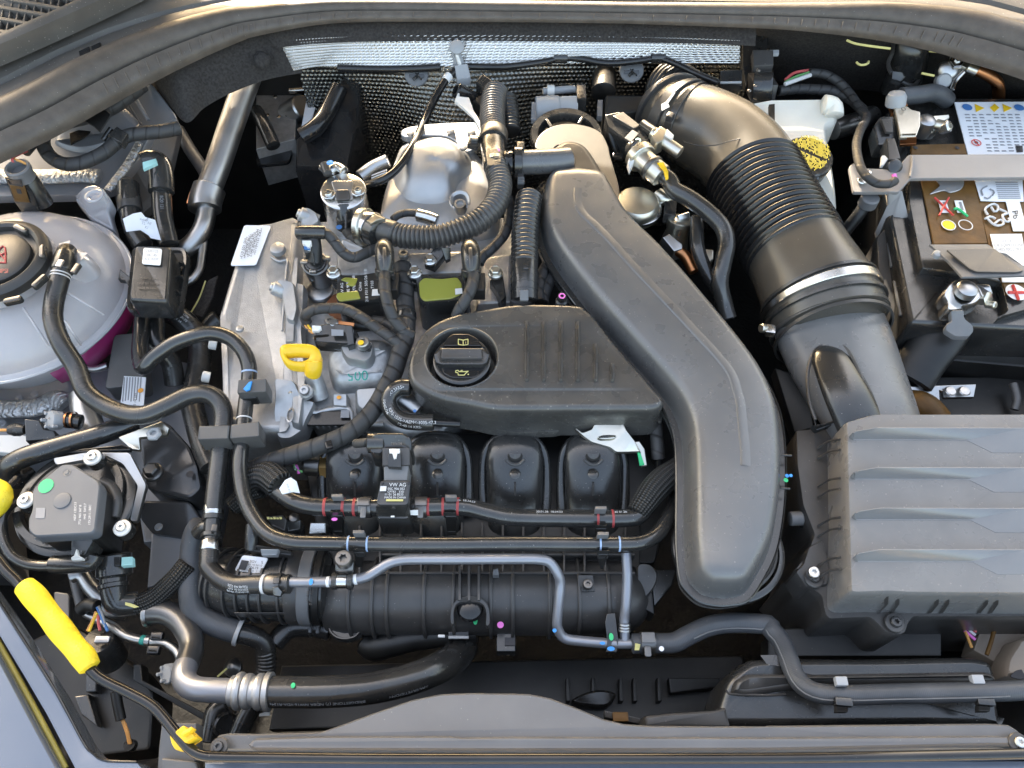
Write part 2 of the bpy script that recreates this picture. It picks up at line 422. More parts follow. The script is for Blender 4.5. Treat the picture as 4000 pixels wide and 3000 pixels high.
mat('inkgrey', (.25, .26, .28), .7)
mat('red', (.62, .06, .05), .5)
mat('redd', (.36, .05, .05), .5, cv=.3, cvs=150)
mat('green', (.02, .52, .19), .5)
mat('teal', (.02, .27, .22), .6, cv=.2, cvs=200)
mat('mint', (.35, .62, .60), .45)
mat('blue', (.03, .28, .72), .5)
mat('sblue', (.05, .17, .42), .45)
mat('pink', (.72, .16, .55), .5)
mat('orange', (.85, .36, .05), .5)
mat('purple', (.45, .13, .62), .5)
mat('wire_r', (.55, .10, .10), .45); mat('wire_o', (.62, .30, .08), .45); mat('wire_g', (.12, .35, .12), .45); mat('wire_w', (.6, .6, .6), .45)
mat('resv', (.80, .77, .68), .42, sss=.35, bump=(300, .0001), cv=.05)
mat('tank', (.66, .645, .67), .22, trans=.45, bump=(30, .0009), cv=.05, cvs=5, bump2=(260, .00012))
mat('coolant', (.62, .045, .25), .25, sss=.2, trans=.2, cv=.2, cvs=14)
mat('resin', (.25, .26, .045), .04, bump=(60, .0006), coat=.6)
mat('brown', (.125, .064, .019), .42, bump=(70, .0008), cv=.35, cvs=30, spec=.2)
mat('clear', (.30, .30, .30), .12, trans=.35, bump=(60, .0008), cv=.1)
mat('rust', (.23, .09, .04), .6, .4, cv=.4, cvs=50, bump=(300, .0003))
mat('floor', (.006, .006, .006), .8, cv=.5, cvs=20, bump=(120, .002))
# ---------------------------------------------------------------- fasteners
def hexb(par, at, r, m='steel', ax=(0, 0, 1), z=0, name='bolt'):
    b = MB()
    lathe('', at, [(r * 1.3, -.3 * r), (r * 1.3, .12 * r), (r * 1.1, .3 * r), (.2 * r, .32 * r)], m, ax=ax, n=24, z=z, mb=b)
    lathe('', at, [(r * .98, .25 * r), (r * .98, .95 * r), (r * .8, 1.12 * r), (r * .74, 1.06 * r), (.1, 1.04 * r)], m, ax=ax, n=6, z=z, mb=b)
    return b.build(name, m, par, ang=25)
def torx(par, at, r, m='steel', ax=(0, 0, 1), z=0, washer=None, name='bolt'):
    o = V3(at, z); s = S(o); X, Y, Z = axes(ax); b = MB()
    def ring(f, h): return [o + (X * math.cos(t) + Y * math.sin(t)) * f(t) * s + Z * h * s for t in [2 * math.pi * j / 36 for j in range(36)]]
    st = lambda t: r * (.42 + .07 * math.cos(6 * t))
    b.grid([ring(lambda t: r, -.5 * r), ring(lambda t: r, .5 * r), ring(lambda t: .88 * r, .68 * r), ring(lambda t: .6 * r, .72 * r), ring(st, .7 * r), ring(lambda t: st(t) * .92, .1 * r)], True, False, True)
    bo = b.build(name, m, par, ang=30)
    if washer: lathe('washer', at, [(r * 1.75, -.5 * r), (r * 1.75, -.1 * r), (r * 1.6, .05 * r), (r * .95, .08 * r)], washer, bo, ax=ax, n=28, z=z, c1=False)
    return bo
def dot(name, at, r, m, par, z=0, sq=.85):
    return lathe(name, at, [(r, 0), (r * .5, .15)], m, par, n=14, z=z, sy=sq / .85)
# ================================================================ SETTING: tub of the bay
def sheet(name, corners, m, kind='structure', par=None, nx=1, ny=1):
    a, b, c_, d = [Vector(x) for x in corners]; rows = []
    for i in range(ny + 1):
        t = i / ny; l = a.lerp(d, t); r = b.lerp(c_, t); rows.append([l.lerp(r, j / nx) for j in range(nx + 1)])
    return MB().grid(rows, False).build(name, m, par, kind=kind, flat=True)
sheet('bay_floor', [(-1.0, -.6, -.46), (1.0, -.6, -.46), (1.0, .95, -.46), (-1.0, .95, -.46)], 'floor')
sheet('firewall', [(-1.0, .665, -.46), (1.0, .665, -.46), (1.0, .70, .01), (-1.0, .70, .01)], 'plas_d')
sheet('inner_wing_right', [(.86, -.6, -.46), (.86, .95, -.46), (.86, .95, .0), (.86, -.6, .0)], 'body_d')
sheet('inner_wing_left', [(-.86, .95, -.46), (-.86, -.6, -.46), (-.86, -.6, .0), (-.86, .95, .0)], 'body_d')
sheet('radiator_wall', [(-1.0, -.405, -.46), (1.0, -.405, -.46), (1.0, -.415, -.05), (-1.0, -.415, -.05)], 'floor')
sheet('forecourt_ground', [(-120, -120, -.80), (120, -120, -.80), (120, 120, -.80), (-120, 120, -.80)], 'concrete')
plate('wing_apron_left', [(-440, 650, -45), (-440, 1950, -45), (-1300, 1950, -45), (-1300, 650, -45)], 300, 'body_d', kind='structure', b=12)
plate('wing_apron_right', [(4330, 350, -45), (5100, 350, -45), (5100, 2900, -45), (4330, 2900, -45)], 300, 'body_d', kind='structure', b=12)
# ---- bonnet, raised out of the picture above the bay
bn = thing('raised_bonnet', 'raised bonnet standing open beyond the top edge of the picture', 'bonnet', (2000, -200, 60))
sheet('inner_panel', [(-.90, .84, .11), (.84, .84, .36), (.80, .40, 1.15), (-.86, .40, 1.15)], 'body_d', None, bn, 6, 6)
plate('sun_baffle', [(3080, -300, 345), (4300, -300, 345), (4300, -200, 200), (3180, -200, 200)], 6, 'body_d', bn) if False else sheet('sun_baffle', [(.36, .845, .19), (.86, .845, .19), (.85, .80, .40), (.30, .80, .40)], 'body_d', None, bn)  # unseen plate added to keep the sun off the battery, not a hinge part
sheet('outer_skin', [(-.92, .86, .115), (.86, .86, .365), (.82, .42, 1.17), (-.88, .42, 1.17)], 'paint', None, bn, 6, 6)
# ================================================================ COWL AND SEAL
GR = [(-260, 640), (0, 520), (181, 434), (362, 335), (543, 244), (723, 167), (904, 104), (1000, 84), (1226, 53), (1452, 44), (2000, 48), (2452, 54), (3000, 66), (3226, 75), (3452, 90), (3678, 122), (3814, 154), (4000, 208), (4260, 300)]
WF = [1, 1, 1, 1, .95, .85, .7, .6, .5, .45, .42, .42, .5, .6, .75, .9, 1, 1, 1]
se = thing('bonnet_seal', 'brown-grey rubber bonnet seal curving along the windscreen cowl', 'rubber seal', (2000, 48, 55))
ribbon('seal_bulb', GR, [(3, 0), (4, 6), (9, 14), (18, 20), (30, 22), (42, 18), (50, 9), (52, 0)], 'seal', se, z=55, wf=WF, n=6)
ribbon('seal_groove', GR, [(-5, 4), (-3.5, 0), (0, -2), (3.5, 0), (4.5, 6)], 'plas_d', se, z=55, wf=WF, n=6)
ribbon('seal_lip', GR, [(-24, -22), (-25, -14), (-23, -5), (-17, 0), (-10, 4), (-6.5, 6.5), (-4.6, 4.5), (-4.6, 0)], 'seal', se, z=55, wf=WF, n=6)
for k in range(54):   # moulded stitches along the lip
    t = 3.2 + k * .235; i = int(t)
    if i + 1 >= len(GR): break
    a = Vector(GR[i]).lerp(Vector(GR[i + 1]), t - i); w = WF[i] + (WF[i + 1] - WF[i]) * (t - i)
    p = P(a.x, a.y, 55); d = (P(*GR[i + 1], 55) - P(*GR[i], 55)).normalized(); sd_ = Vector((-d.y, d.x, 0))
    mb = MB(); rr = []
    for s_, zz in ((-23.5 * w, -4.2 * w), (-17 * w, .9 * w), (-11 * w, 4.4 * w)):
        c_ = p + sd_ * s_ / 1000 + Vector((0, 0, zz / 1000)) + d * (s_ / 4000)
        rr.append([c_ - d * .0011, c_ + Vector((0, 0, .0007)), c_ + d * .0011])
    mb.grid(rr, False).build('rib', 'seal', se)
cw = thing('windscreen_cowl', 'grey textured plastic cowl panel between seal and windscreen', 'cowl panel', (700, 80, 60))
ribbon('cowl_strip', GR, [(51, -2), (53, 4), (66, 6), (80, 5), (88, 3), (91, -2), (97, -3), (101, 4), (112, 7), (150, 10), (156, 14), (162, 24), (182, 32), (230, 40)], 'cowl', cw, z=55, wf=[max(w, .62) for w in WF], n=6)
for pts in (q(1, [(680, 442), (768, 400), (778, 450), (690, 492)]), q(1, [(785, 400), (865, 362), (874, 398), (795, 440)])):
    plate('vent_slot', pts, 3, 'gloss', cw, z=63, b=1)
# wiper-side grille, upper left
for k, (a, b_) in enumerate((((-300, -40), (330, 72)), ((-300, 45), (330, 160)), ((-300, -130), (330, -18)), ((-300, 5 + 90), (330, 205)), ((-300, 190), (100, 262)), ((-300, -215), (330, -105)))):
    pass
def clipx(y0, sl_, xmax):  # where bar y=y0+sl*x meets the frame edge
    for x in range(0, 900, 4):
        if y0 + sl_ * x > 160 - .425 * x - 4: return x
    return xmax
for y0 in (-106, -58, -11, 25, 70, 119):
    x1 = clipx(y0, .172, 400)
    if x1 > 8: plate('grille_bar', [(-120, y0 - 120 * .172 - 6, 92), (x1, y0 + x1 * .172 - 6, 92), (x1, y0 + x1 * .172 + 6, 92), (-120, y0 - 120 * .172 + 6, 92)], 10, 'cowl', cw, b=3)
for k in range(-2, 12):
    x = 10 + 31 * k; y1 = 160 - .425 * x
    if y1 > 0: plate('grille_fin', [(x + 12, -40, 90), (x + 17, -40, 90), (x - 2 - y1 * .12, y1, 90), (x - 7 - y1 * .12, y1, 90)], 9, 'cowl', cw, b=1)
plate('grille_backing', [(-150, -60, 60), (440, -60, 60), (330, 20, 60), (0, 172, 60), (-150, 230, 60)], 4, 'gloss', cw)
ribbon('grille_frame', [(-200, 268), (0, 186), (170, 112), (325, 42), (480, -30), (620, -100)], [(-16, -14), (-14, 12), (-6, 16), (4, 15), (10, 8), (11, -14)], 'cowl', cw, z=84, n=5)
# ================================================================ FELT AND FOIL LINING
fe = thing('felt_lining', 'black felt sound lining hanging below the bonnet seal', 'felt lining', (900, 300, 20))
def felt(name, top, bot, zt, zb, n=6):
    T_ = cr([p for p in top], n); B_ = cr([p for p in bot], n); k = min(len(T_), len(B_)); rows = []
    for j in range(7):
        t = j / 6; rows.append([P(T_[i][0], T_[i][1], zt).lerp(P(B_[i][0], B_[i][1], zb), t) + Vector((0, 0, .006 * math.sin(math.pi * t))) for i in range(k)])
    MB().grid(rows, False).build(name, 'felt', fe)
felt('felt_panel', [(575, 280), (640, 245), (723, 205), (850, 155), (1000, 112), (1100, 95), (1180, 82)], [(583, 316), (650, 395), (728, 479), (800, 420), (900, 365), (1040, 312), (1180, 285)], 36, -25)
felt('felt_panel', [(1000, 112), (1226, 80), (1600, 70), (2000, 72), (2400, 76), (2700, 85), (2950, 92)], [(1080, 190), (1226, 170), (1600, 160), (2000, 160), (2400, 165), (2700, 170), (2950, 180)], 36, 14)
felt('felt_panel', [(2860, 90), (3100, 96), (3300, 102), (3500, 120), (3700, 152), (3850, 195), (4150, 300)], [(2860, 230), (3000, 310), (3200, 335), (3450, 360), (3650, 385), (3850, 420), (4150, 470)], 36, -120)
for pts in ([(633, 261), (700, 236), (780, 212), (830, 190), (852, 178)], [(3308, 157), (3340, 170), (3400, 180), (3478, 190)], [(3630, 199), (3700, 205)], [(3815, 203), (3900, 232), (4020, 272)], [(3346, 243), (3356, 252), (3372, 254), (3390, 248), (3393, 240)], [(3600, 286), (3650, 296)]):
    tube('adhesive_line', pts, 4.5, 'yel_line', fe, z=32 if pts[0][1] < 238 else 10, seg=8)
lathe('stud_cover', (1025, 236, 8), [(34, 0), (32, 10), (22, 19), (8, 23)], 'felt', fe, ax=(0, -.5, .8), n=24)
hs_ = thing('heat_shield', 'quilted silver foil heat shield lining the firewall', 'heat shield', (2000, 200, 0))
def quilt(name, cornerf, nu, nv, pu, pv, amp, par, m_='foil'):
    rows = []
    for j in range(nv * 4 + 1):
        row = []
        for i in range(nu * 4 + 1):
            x, y = i / 4, j / 4; ry = int(y + .5); xs = x + (.5 if int(math.floor(y)) % 2 else 0)
            h = max(0, math.sin(math.pi * (xs % 1))) * math.sin(math.pi * (y % 1))
            p, n_ = cornerf(i / (nu * 4), j / (nv * 4)); row.append(p + n_ * (amp * h ** .8 + random.uniform(-.0002, .0002)))
        rows.append(row)
    return MB().grid(rows, False).build(name, m_, par, ang=180)
ft = cr([(1090, 157), (1300, 143), (1500, 136), (2000, 136), (2400, 140), (2650, 146), (2890, 156)], 12)
fb = cr([(1150, 281), (1220, 268), (1290, 264), (1560, 264), (2000, 262), (2250, 250), (2890, 252)], 12)
def lerpl(Ls, t):
    x = t * (len(Ls) - 1); i = min(int(x), len(Ls) - 2); return Vector(Ls[i]).lerp(Vector(Ls[i + 1]), x - i)
def flap(s, t):
    a = lerpl(ft, s); b = lerpl(fb, s)
    p = P(a.x, a.y, 20).lerp(P(b.x, b.y, -22), t); return p, Vector((0, -.72, .69))
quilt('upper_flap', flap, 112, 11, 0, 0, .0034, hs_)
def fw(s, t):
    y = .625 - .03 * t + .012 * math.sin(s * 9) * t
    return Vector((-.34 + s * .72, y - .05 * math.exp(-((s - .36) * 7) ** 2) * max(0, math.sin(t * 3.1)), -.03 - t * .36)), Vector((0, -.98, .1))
quilt('firewall_layer', fw, 104, 52, 0, 0, .0020, hs_, 'foil_shaded')  # foil as on the flap, painted darker in place of real shade
for u, v in ((1627, 290), (2467, 275)):
    b = lathe('retaining_clip', (u, v, -30), [(48, 0), (46, 5), (36, 9), (12, 11)], 'greyp', hs_, ax=(0, -.6, .75), n=24)
    for a in range(3): box('clip_web', (u, v, -26), (58, 5, 12), 'plas_s', b, rx=-38, rz=60 * a, b=1, r=1)
# cable along the foil
cb = tube('firewall_cable', [(1320, 266, -20), (1480, 270, -22), (1620, 268, -20), (1720, 262, -18)], 14, 'gloss', None, 'short black cable lying along the foil edge left of grey clip', 'cable')
wc = tube('bowden_cable', q(3, [(-380, 575), (-100, 580), (100, 560), (300, 530), (420, 500), (600, 510), (760, 540), (900, 545), (1100, 525), (1260, 505), (1400, 545), (1600, 640), (1780, 715)], -12), 13, 'gloss', None, 'black cable clipped across the quilted foil toward the relay holder', 'cable')
for a in ((2190, 222), (2572, 222)):
    i = near(wc, *a)
    x = thing('cable_clip', 'black cable clip on the foil, %s' % ('nearer the grey clip' if a[0] < 2300 else 'nearer the relay holder'), 'cable clip', (a[0], a[1], -10), 'black clips on the foil cable')
    box('clip_body', (a[0] - 2, a[1] - 38, -6), (54, 14, 40), 'plas_s', x, rx=-30, b=4)
    lathe('clip_loop', (a[0] - 28, a[1] + 4, -12), [(20, 0), (20, 54)], 'plas_s', x, ax=(1, 0, 0), n=18, c1=False)
x = thing('grey_clip', 'light grey plastic clip hooked into the foil edge', 'clip', (1790, 240, 0))
lathe('clip_button', (1785, 186, 14), [(29, 0), (28, 8), (18, 13)], 'greyp_l', x, ax=(0, -.5, .85), n=24)
plate('clip_stem', q(2, [(1690, 450, 6), (1760, 430, 6), (1800, 540, -8), (1730, 560, -8)]), 8, 'greyp_l', x, b=4)
plate('clip_rib', q(2, [(1718, 450, 12), (1740, 445, 12), (1775, 545, -2), (1750, 550, -2)]), 8, 'white_p', x, b=2)
plate('clip_jaw', q(2, [(1712, 565, -4), (1828, 545, -4), (1856, 668, -14), (1738, 692, -14)]), 12, 'greyp_l', x, b=4, r=6)
vt = tube('vent_cable', q(2, [(1720, 610, -12), (1640, 690, -14), (1560, 820, -18), (1500, 940, -22), (1440, 1080, -22), (1370, 1230, -14), (1300, 1350, -10), (1200, 1480, -8), (1080, 1560, -10), (960, 1595, -20), (880, 1600, -30)]), 16, 'gloss', None, 'black vacuum line drooping from grey clip over the silver heat shield', 'vacuum line')
band('white_mark', vt, q(2, [(1655, 680)])[0], 32, 1.2, 'white', vt.o)
# ================================================================ REAR CENTRE
x = thing('plenum_drain', 'glossy black plastic water drain funnel behind the engine', 'drain duct', (1300, 450, -80))
stack('funnel', q(2, [(740, 600, -60), (905, 690, -70), (880, 1000, -90), (800, 1430, -110), (330, 1430, -110), (330, 1180, -100), (480, 1020, -80), (620, 800, -70)]), [(0, -120), (0, -12), (10, -4), (30, 0)], 'gloss', x)
tube('funnel_fold', q(2, [(400, 1180, -85), (520, 1100, -78), (620, 960, -75), (720, 760, -62)]), 34, 'gloss', x, seg=12)
x = thing('abs_unit', 'silver brake modulator block deep behind the black drain funnel', 'brake modulator', (1120, 430, -150))
plate('block', q(2, [(0, 700), (360, 690), (340, 1200), (0, 1290)], -150), 80, 'alu', x, b=5)
lathe('pump_motor', q(2, [(330, 960, -150)])[0], [(46, -40), (46, 60), (40, 66)], 'alu_p', x, ax=(.7, -.3, .6), n=28)
plate('label', q(2, [(430, 890, -118), (520, 900, -118), (470, 1070, -122), (390, 1110, -122)]), 2, 'label', x, b=1)
for a, b_ in ((70, 780), (170, 840), (100, 1000), (200, 1015), (180, 710), (225, 800), (270, 1000)): lathe('rivet', q(2, [(a, b_, -148)])[0], [(9, 0), (8, 5), (4, 7)], 'steel', x, n=12)
tube('line_fitting', q(2, [(290, 780, -140), (440, 775, -140), (580, 775, -140)]), 13, 'steel', x)
tube('brake_line', q(2, [(0, 960, -120), (70, 1080, -120), (150, 1260, -130)]), 28, 'rub_s', x)
plate('tray', q(2, [(0, 1165, -170), (330, 1165, -170), (290, 1400, -170), (0, 1430, -170)]), 6, 'gloss', x, r=20)
# connector above the corrugated breather
x = thing('breather_plug', 'black angled connector on top of the corrugated breather hose', 'connector', (1900, 330, -20))
plate('body', q(2, [(1900, 700, -8), (1960, 630, -2), (2100, 740, -2), (2010, 830, -8)]), 34, 'plas_s', x, b=5)
plate('flange', q(2, [(1870, 870, -20), (2020, 770, -10), (2060, 810, -10), (1960, 930, -20)]), 20, 'plas_d', x, b=3)
lathe('plug_barrel', q(2, [(1790, 810, -16)])[0], [(30, -45), (30, 30), (24, 36), (18, 36), (17, 6)], 'gloss', x, ax=(-.75, -.1, .6), n=22)
plate('white_lever', q(2, [(1715, 870, -10), (1760, 760, -4), (1775, 770, -4), (1750, 830, -8), (1840, 840, -8), (1880, 950, -12), (1945, 1060, -14), (1945, 1130, -14), (1880, 1010, -12), (1780, 920, -10)]), 5, 'white_p', x, b=3)
# turbo-side throttle actuator
x = thing('boost_actuator', 'small silver actuator behind the round black intake ring', 'actuator', (2180, 400, -30))
lathe('housing', q(3, [(200, 960, -40)])[0], [(50, 0), (55, 5), (55, 90), (50, 95), (50, 160)], 'greyp_l', x, ax=(1, .06, 0), n=28)
plate('cap', q(3, [(430, 830, -22), (570, 825, -22), (570, 930, -30), (430, 940, -30)]), 30, 'white_p', x, b=4)
tube('hose_stub', q(3, [(270, 790, -40), (400, 780, -40), (540, 770, -42)]), 15, 'greyp_l', x)
lathe('stub_collar', q(3, [(335, 785, -40)])[0], [(22, -14), (22, 14)], 'white_p', x, ax=(1, 0, 0), n=18)
box('plug', q(3, [(600, 790, -20)])[0], (36, 90, 60), 'plas_s', x)
plate('mount_plate', q(3, [(170, 880, -30), (220, 880, -30), (210, 1040, -40), (165, 1030, -40)]), 8, 'greyp_l', x, b=2)
x = thing('inlet_housing', 'dark plastic inlet housing between actuator and intake elbow', 'housing', (2480, 420, -60))
stack('body', rnd(q(3, [(800, 810, -32), (1240, 810, -32), (1300, 930, -32), (1200, 1080, -40), (1100, 960, -40), (790, 1010, -40)]), 10), [(0, -90), (0, -8), (5, -2), (14, 0)], 'plas_d', x)
tube('shaft', q(3, [(800, 600, -60), (790, 800, -60)]), 48, 'plas_d', x)
plate('lever', q(3, [(740, 860, -36), (785, 860, -36), (780, 1000, -36), (735, 1000, -36)]), 10, 'greyp', x, b=3)
# relay holder upper right
x = thing('relay_holder', 'black relay and fuse holder mounted at the firewall edge', 'relay holder', (2960, 250, -30))
plate('back_plate', q(3, [(1990, 270, 0), (2212, 260, 0), (2230, 700, -40), (2020, 740, -40), (1990, 540, -25)]), 14, 'plas_s', x, b=4)
plate('side_arm', q(3, [(1800, 610, -20), (1990, 600, -20), (1990, 740, -30), (1800, 700, -26)]), 14, 'plas_s', x, b=4)
tube('locking_bar', q(3, [(1670, 415, -10), (1830, 410, -10)]), 9, 'greyp_l', x)
tube('locking_bar', q(3, [(1800, 715, -18), (1980, 712, -18)]), 5, 'greyp_l', x)
plate('fuse_cover', q(3, [(2080, 430, 4), (2260, 430, 4), (2260, 560, -8), (2090, 570, -8)]), 12, 'plas', x, b=4)
box('terminal_block', q(3, [(2170, 680, -24)])[0], (90, 120, 70), 'plas', x, rx=-15)
box('terminal_block', q(3, [(2170, 770, -34)])[0], (86, 60, 60), 'plas_s', x, rx=-15)
for a, b_ in ((2130, 610), (2050, 785), (2215, 430), (2100, 740)): lathe('rivet', q(3, [(a, b_, 0)])[0], [(8, 0), (7, 4), (3, 6)], 'steel', x, n=12)
lathe('cable_gland', q(4, [(40, 750, -30)])[0], [(60, -70), (60, -8), (54, 0), (40, 2)], 'plas_s', x, ax=(.9, -.2, .2), n=24)
plate('bracket_bar', q(4, [(-10, 430, 0), (96, 428, 0), (96, 462, -2), (-10, 465, -2)]), 5, 'greyp_l', x, b=2)
for k, (m_, p) in enumerate((('wire_r', [(150, 690), (230, 630), (360, 607)]), ('wire_g', [(150, 712), (240, 665), (365, 625)]), ('wire_w', [(145, 728), (250, 690), (368, 648)]))):
    tube('signal_wire', q(4, p, -24 + k), 6 + 2 * (k == 2), m_, None, ['thin red wire leaving the relay holder', 'thin green wire leaving the relay holder', 'thin white wire leaving the relay holder'][k], 'wire', 'wires at the relay holder', seg=8)
tube('battery_harness', q(4, [(355, 630, -25), (480, 640, -25), (600, 700, -28), (700, 800, -32), (790, 930, -30), (850, 1010, -22), (800, 1120, -12), (765, 1240, -2), (780, 1380, 4), (830, 1500, 4), (930, 1580, 2), (1040, 1590, 0), (1100, 1560, 0)]), 17, 'tape', None, 'taped black harness looping down from relay holder to battery sensor', 'wiring harness')
tube('lower_harness', q(4, [(90, 785, -34), (250, 770, -38), (420, 775, -40), (560, 790, -42), (700, 850, -44), (830, 960, -45)]), 20, 'tape', None, 'thin taped harness running below the coloured relay wires', 'wiring harness')
# upper right: black duct, ground stud
x = thing('air_duct_elbow', 'shiny black plastic duct piece under the seal, upper right', 'duct', (3550, 250, -30))
tube('duct_body', q(4, [(1250, 270, 10), (1240, 400, 0), (1220, 520, -20), (1190, 640, -40), (1120, 800, -70)]), 72, 'plas_s', x, seg=22, flat=.8)
tube('duct_rim', q(4, [(1085, 330, 10), (1075, 450, 0), (1040, 540, -10), (1060, 620, -14), (1130, 690, -20), (1250, 740, -30), (1310, 680, -40)]), 8, 'plas', x, seg=8)
plate('snap_lug', q(4, [(1075, 610, 0), (1160, 620, 0), (1190, 660, -6), (1150, 700, -10), (1070, 680, -6)]), 8, 'plas_s', x, b=4)
x = thing('ground_stud', 'bright bolted earth terminal with heat-shrunk brown cable, upper right', 'earth terminal', (3760, 250, -20))
plate('cable_lug', q(4, [(1580, 470, 14), (1620, 440, 14), (1800, 470, 12), (1830, 500, 10), (1810, 525, 10), (1760, 520, 8), (1720, 590, 4), (1590, 520, 8)]), 6, 'zinc', x, b=3, r=8)
lathe('stud_nut', q(4, [(1620, 550, 10)])[0], [(30, -20), (30, 14), (24, 22), (12, 22), (10, 34)], 'steel', x, n=6, ax=(-.2, -.4, .9))
lathe('stud', q(4, [(1560, 610, 0)])[0], [(40, -40), (40, 10), (32, 20), (18, 24)], 'alu_p', x, ax=(-.2, -.7, .6), n=24)
lathe('stud_foot', q(4, [(1510, 700, -10)])[0], [(28, -20), (28, 20), (22, 26)], 'greyp_l', x, ax=(-.2, -.7, .6), n=20)
tube('clamp_pin', q(4, [(1690, 620, 6), (1620, 700, -4), (1590, 775, -10)]), 9, 'steel', x)
tube('crimp', q(4, [(1720, 580, 4), (1800, 610, 2)]), 22, 'zinc', x)
tube('cable', q(4, [(1800, 600, 0), (1900, 645, -4), (1960, 690, -10), (1990, 740, -20), (1995, 850, -50)]), 22, 'copper', x)
# ================================================================ LEFT: body metal, strut tower
st_ = thing('strut_tower', 'silver-blue painted strut tower sheet metal with welded seams', 'strut tower', (350, 640, -60))
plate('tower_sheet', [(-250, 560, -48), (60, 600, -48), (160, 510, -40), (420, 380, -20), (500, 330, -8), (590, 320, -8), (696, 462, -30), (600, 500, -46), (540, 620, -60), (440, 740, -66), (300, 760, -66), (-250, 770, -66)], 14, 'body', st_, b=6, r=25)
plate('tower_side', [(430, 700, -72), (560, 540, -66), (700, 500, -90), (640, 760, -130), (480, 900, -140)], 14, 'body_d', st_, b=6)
tube('bead_fold', [(510, 350, -2), (580, 470, -22)], 7, 'body', st_)
tube('bead_fold', [(478, 370, -4), (552, 488, -28)], 4, 'body_d', st_)
stack('ridge', cr([(370, 400, -14), (440, 385, -10), (560, 500, -34), (500, 545, -44), (390, 590, -52), (300, 600, -52), (215, 570, -48), (250, 510, -40)], 5, True), [(0, -6), (4, 3), (16, 8), (34, 9)], 'body', st_)
tube('seam_sealer', [(-60, 690, -56), (60, 690, -54), (200, 690, -52), (300, 685, -52), (385, 690, -54)], 36, 'sealant', st_, flat=.55, seg=16)
tube('seam_sealer', [(545, 560, -40), (500, 640, -48), (455, 700, -52), (420, 745, -56)], 18, 'sealant', st_, flat=.6)
plate('slot_hole', q(1, [(600, 1150, -30), (800, 1080, -30), (810, 1110, -30), (720, 1190, -30), (610, 1245, -30)]), 2, 'gloss', st_, b=1)
rl = thing('chassis_rail', 'grey painted chassis rail and inner wing metal below the coolant tank', 'chassis rail', (300, 1600, -190))
plate('rail_top', [(-250, 1400, -150), (330, 1460, -150), (560, 1380, -150), (760, 1420, -160), (900, 1650, -180), (800, 2100, -190), (560, 2120, -190), (500, 1750, -180), (-250, 1780, -160)], 60, 'body', rl, b=10)
plate('rail_bracket', q(9, [(960, 290, -110), (1180, 250, -110), (1450, 330, -115), (1640, 540, -130), (1700, 690, -130), (1740, 900, -140), (1640, 990, -140), (1260, 900, -140), (1200, 480, -125)]), 40, 'body_k', rl, b=12, r=20)
plate('rail_flange', q(9, [(1230, 1000, -150), (1640, 1010, -150), (1740, 1160, -160), (1650, 1340, -165), (1310, 1290, -165), (1190, 1130, -155)]), 30, 'body_k', rl, b=10, r=20)
plate('rail_foot', q(9, [(1310, 1290, -170), (1650, 1340, -170), (1500, 1700, -180), (1270, 1760, -180)]), 20, 'body', rl, b=6)
for a, b_ in ((1370, 1235), (1640, 1260), (300, 85), (165, 125), (20, 335)): lathe('spot_weld', q(9, [(a, b_, -146)])[0], [(16, 0), (13, 3), (5, 1)], 'body', rl, n=18)
lathe('plug_hole', q(9, [(1640, 780, -124)])[0], [(15, 0), (10, 1)], 'ink', rl, n=18)
hexb(rl, q(9, [(1320, 760, -118)])[0], 30, 'dark_steel')
tube('weld_bead', q(9, [(-60, 215), (120, 215), (330, 200), (470, 130), (560, 170)], -138), 40, 'sealant', rl, flat=.5, seg=16)
plate('rail_sticker', q(9, [(1070, -70, -100), (1260, -60, -100), (1240, 190, -104), (1040, 170, -104)]), 1.5, 'label', rl, b=1)
for k in range(7): plate('sticker_line', q(9, [(1070 + 24 * k, -60, -99), (1078 + 24 * k, -60, -99), (1062 + 24 * k, 150 - 6 * (k % 3), -103), (1054 + 24 * k, 150 - 6 * (k % 3), -103)]), .5, 'inkgrey', rl, b=.5)
text('03 14 102', q(9, [(1170, 140, -102.2)])[0], 10, 'ink', rl, ang=-82)
lathe('orange_mark', q(9, [(1215, 55, -101)])[0], [(11, 0), (6, 1)], 'orange', rl, n=10)
plate('rail_step', q(5, [(980, 1230, -98), (1200, 1210, -98), (1250, 1659, -108), (900, 1700, -108)]), 30, 'body_d', rl, b=8, r=20)
tube('pink_stain_edge', q(5, [(700, 1510, -120), (820, 1530, -118), (930, 1500, -116)]), 14, 'alu_p', rl)
# ================================================================ coolant tank
tk = thing('coolant_tank', 'translucent round coolant expansion tank with pink coolant', 'coolant tank', (60, 1120, -150))
TC = (72, 1150, -72)
lathe('upper_shell', TC, [(432, 0), (432, 6), (424, 14), (414, 16), (400, 52), (360, 104), (300, 150), (220, 182), (150, 196), (60, 200)], 'tank', tk, n=72, sy=.95)
lathe('lower_shell', (72, 1150, -74), [(428, 0), (410, -12), (392, -60), (360, -150), (290, -230), (150, -270)], 'tank', tk, n=64, sy=.95, c1=True)
lathe('coolant_level', (92, 1156, -84), [(402, 0), (398, -60), (368, -150), (290, -220)], 'coolant', tk, n=64, sy=.95, a0=-62, a1=14)
lathe('seam_flange', (72, 1150, -73), [(416, 8), (438, 8), (442, 2), (438, -6), (416, -8)], 'tank', tk, n=72, sy=.95, c1=False)
ne = stack('hose_spigot', cr(q(5, [(480, 560, 2), (500, 470, 2), (580, 420, 2), (680, 440, 2), (760, 530, 0), (750, 600, 0), (640, 640, 0), (520, 640, 0)]), 5, True), [(-6, -30), (2, -14), (16, -2), (34, 4), (50, 5)], 'tank', tk)
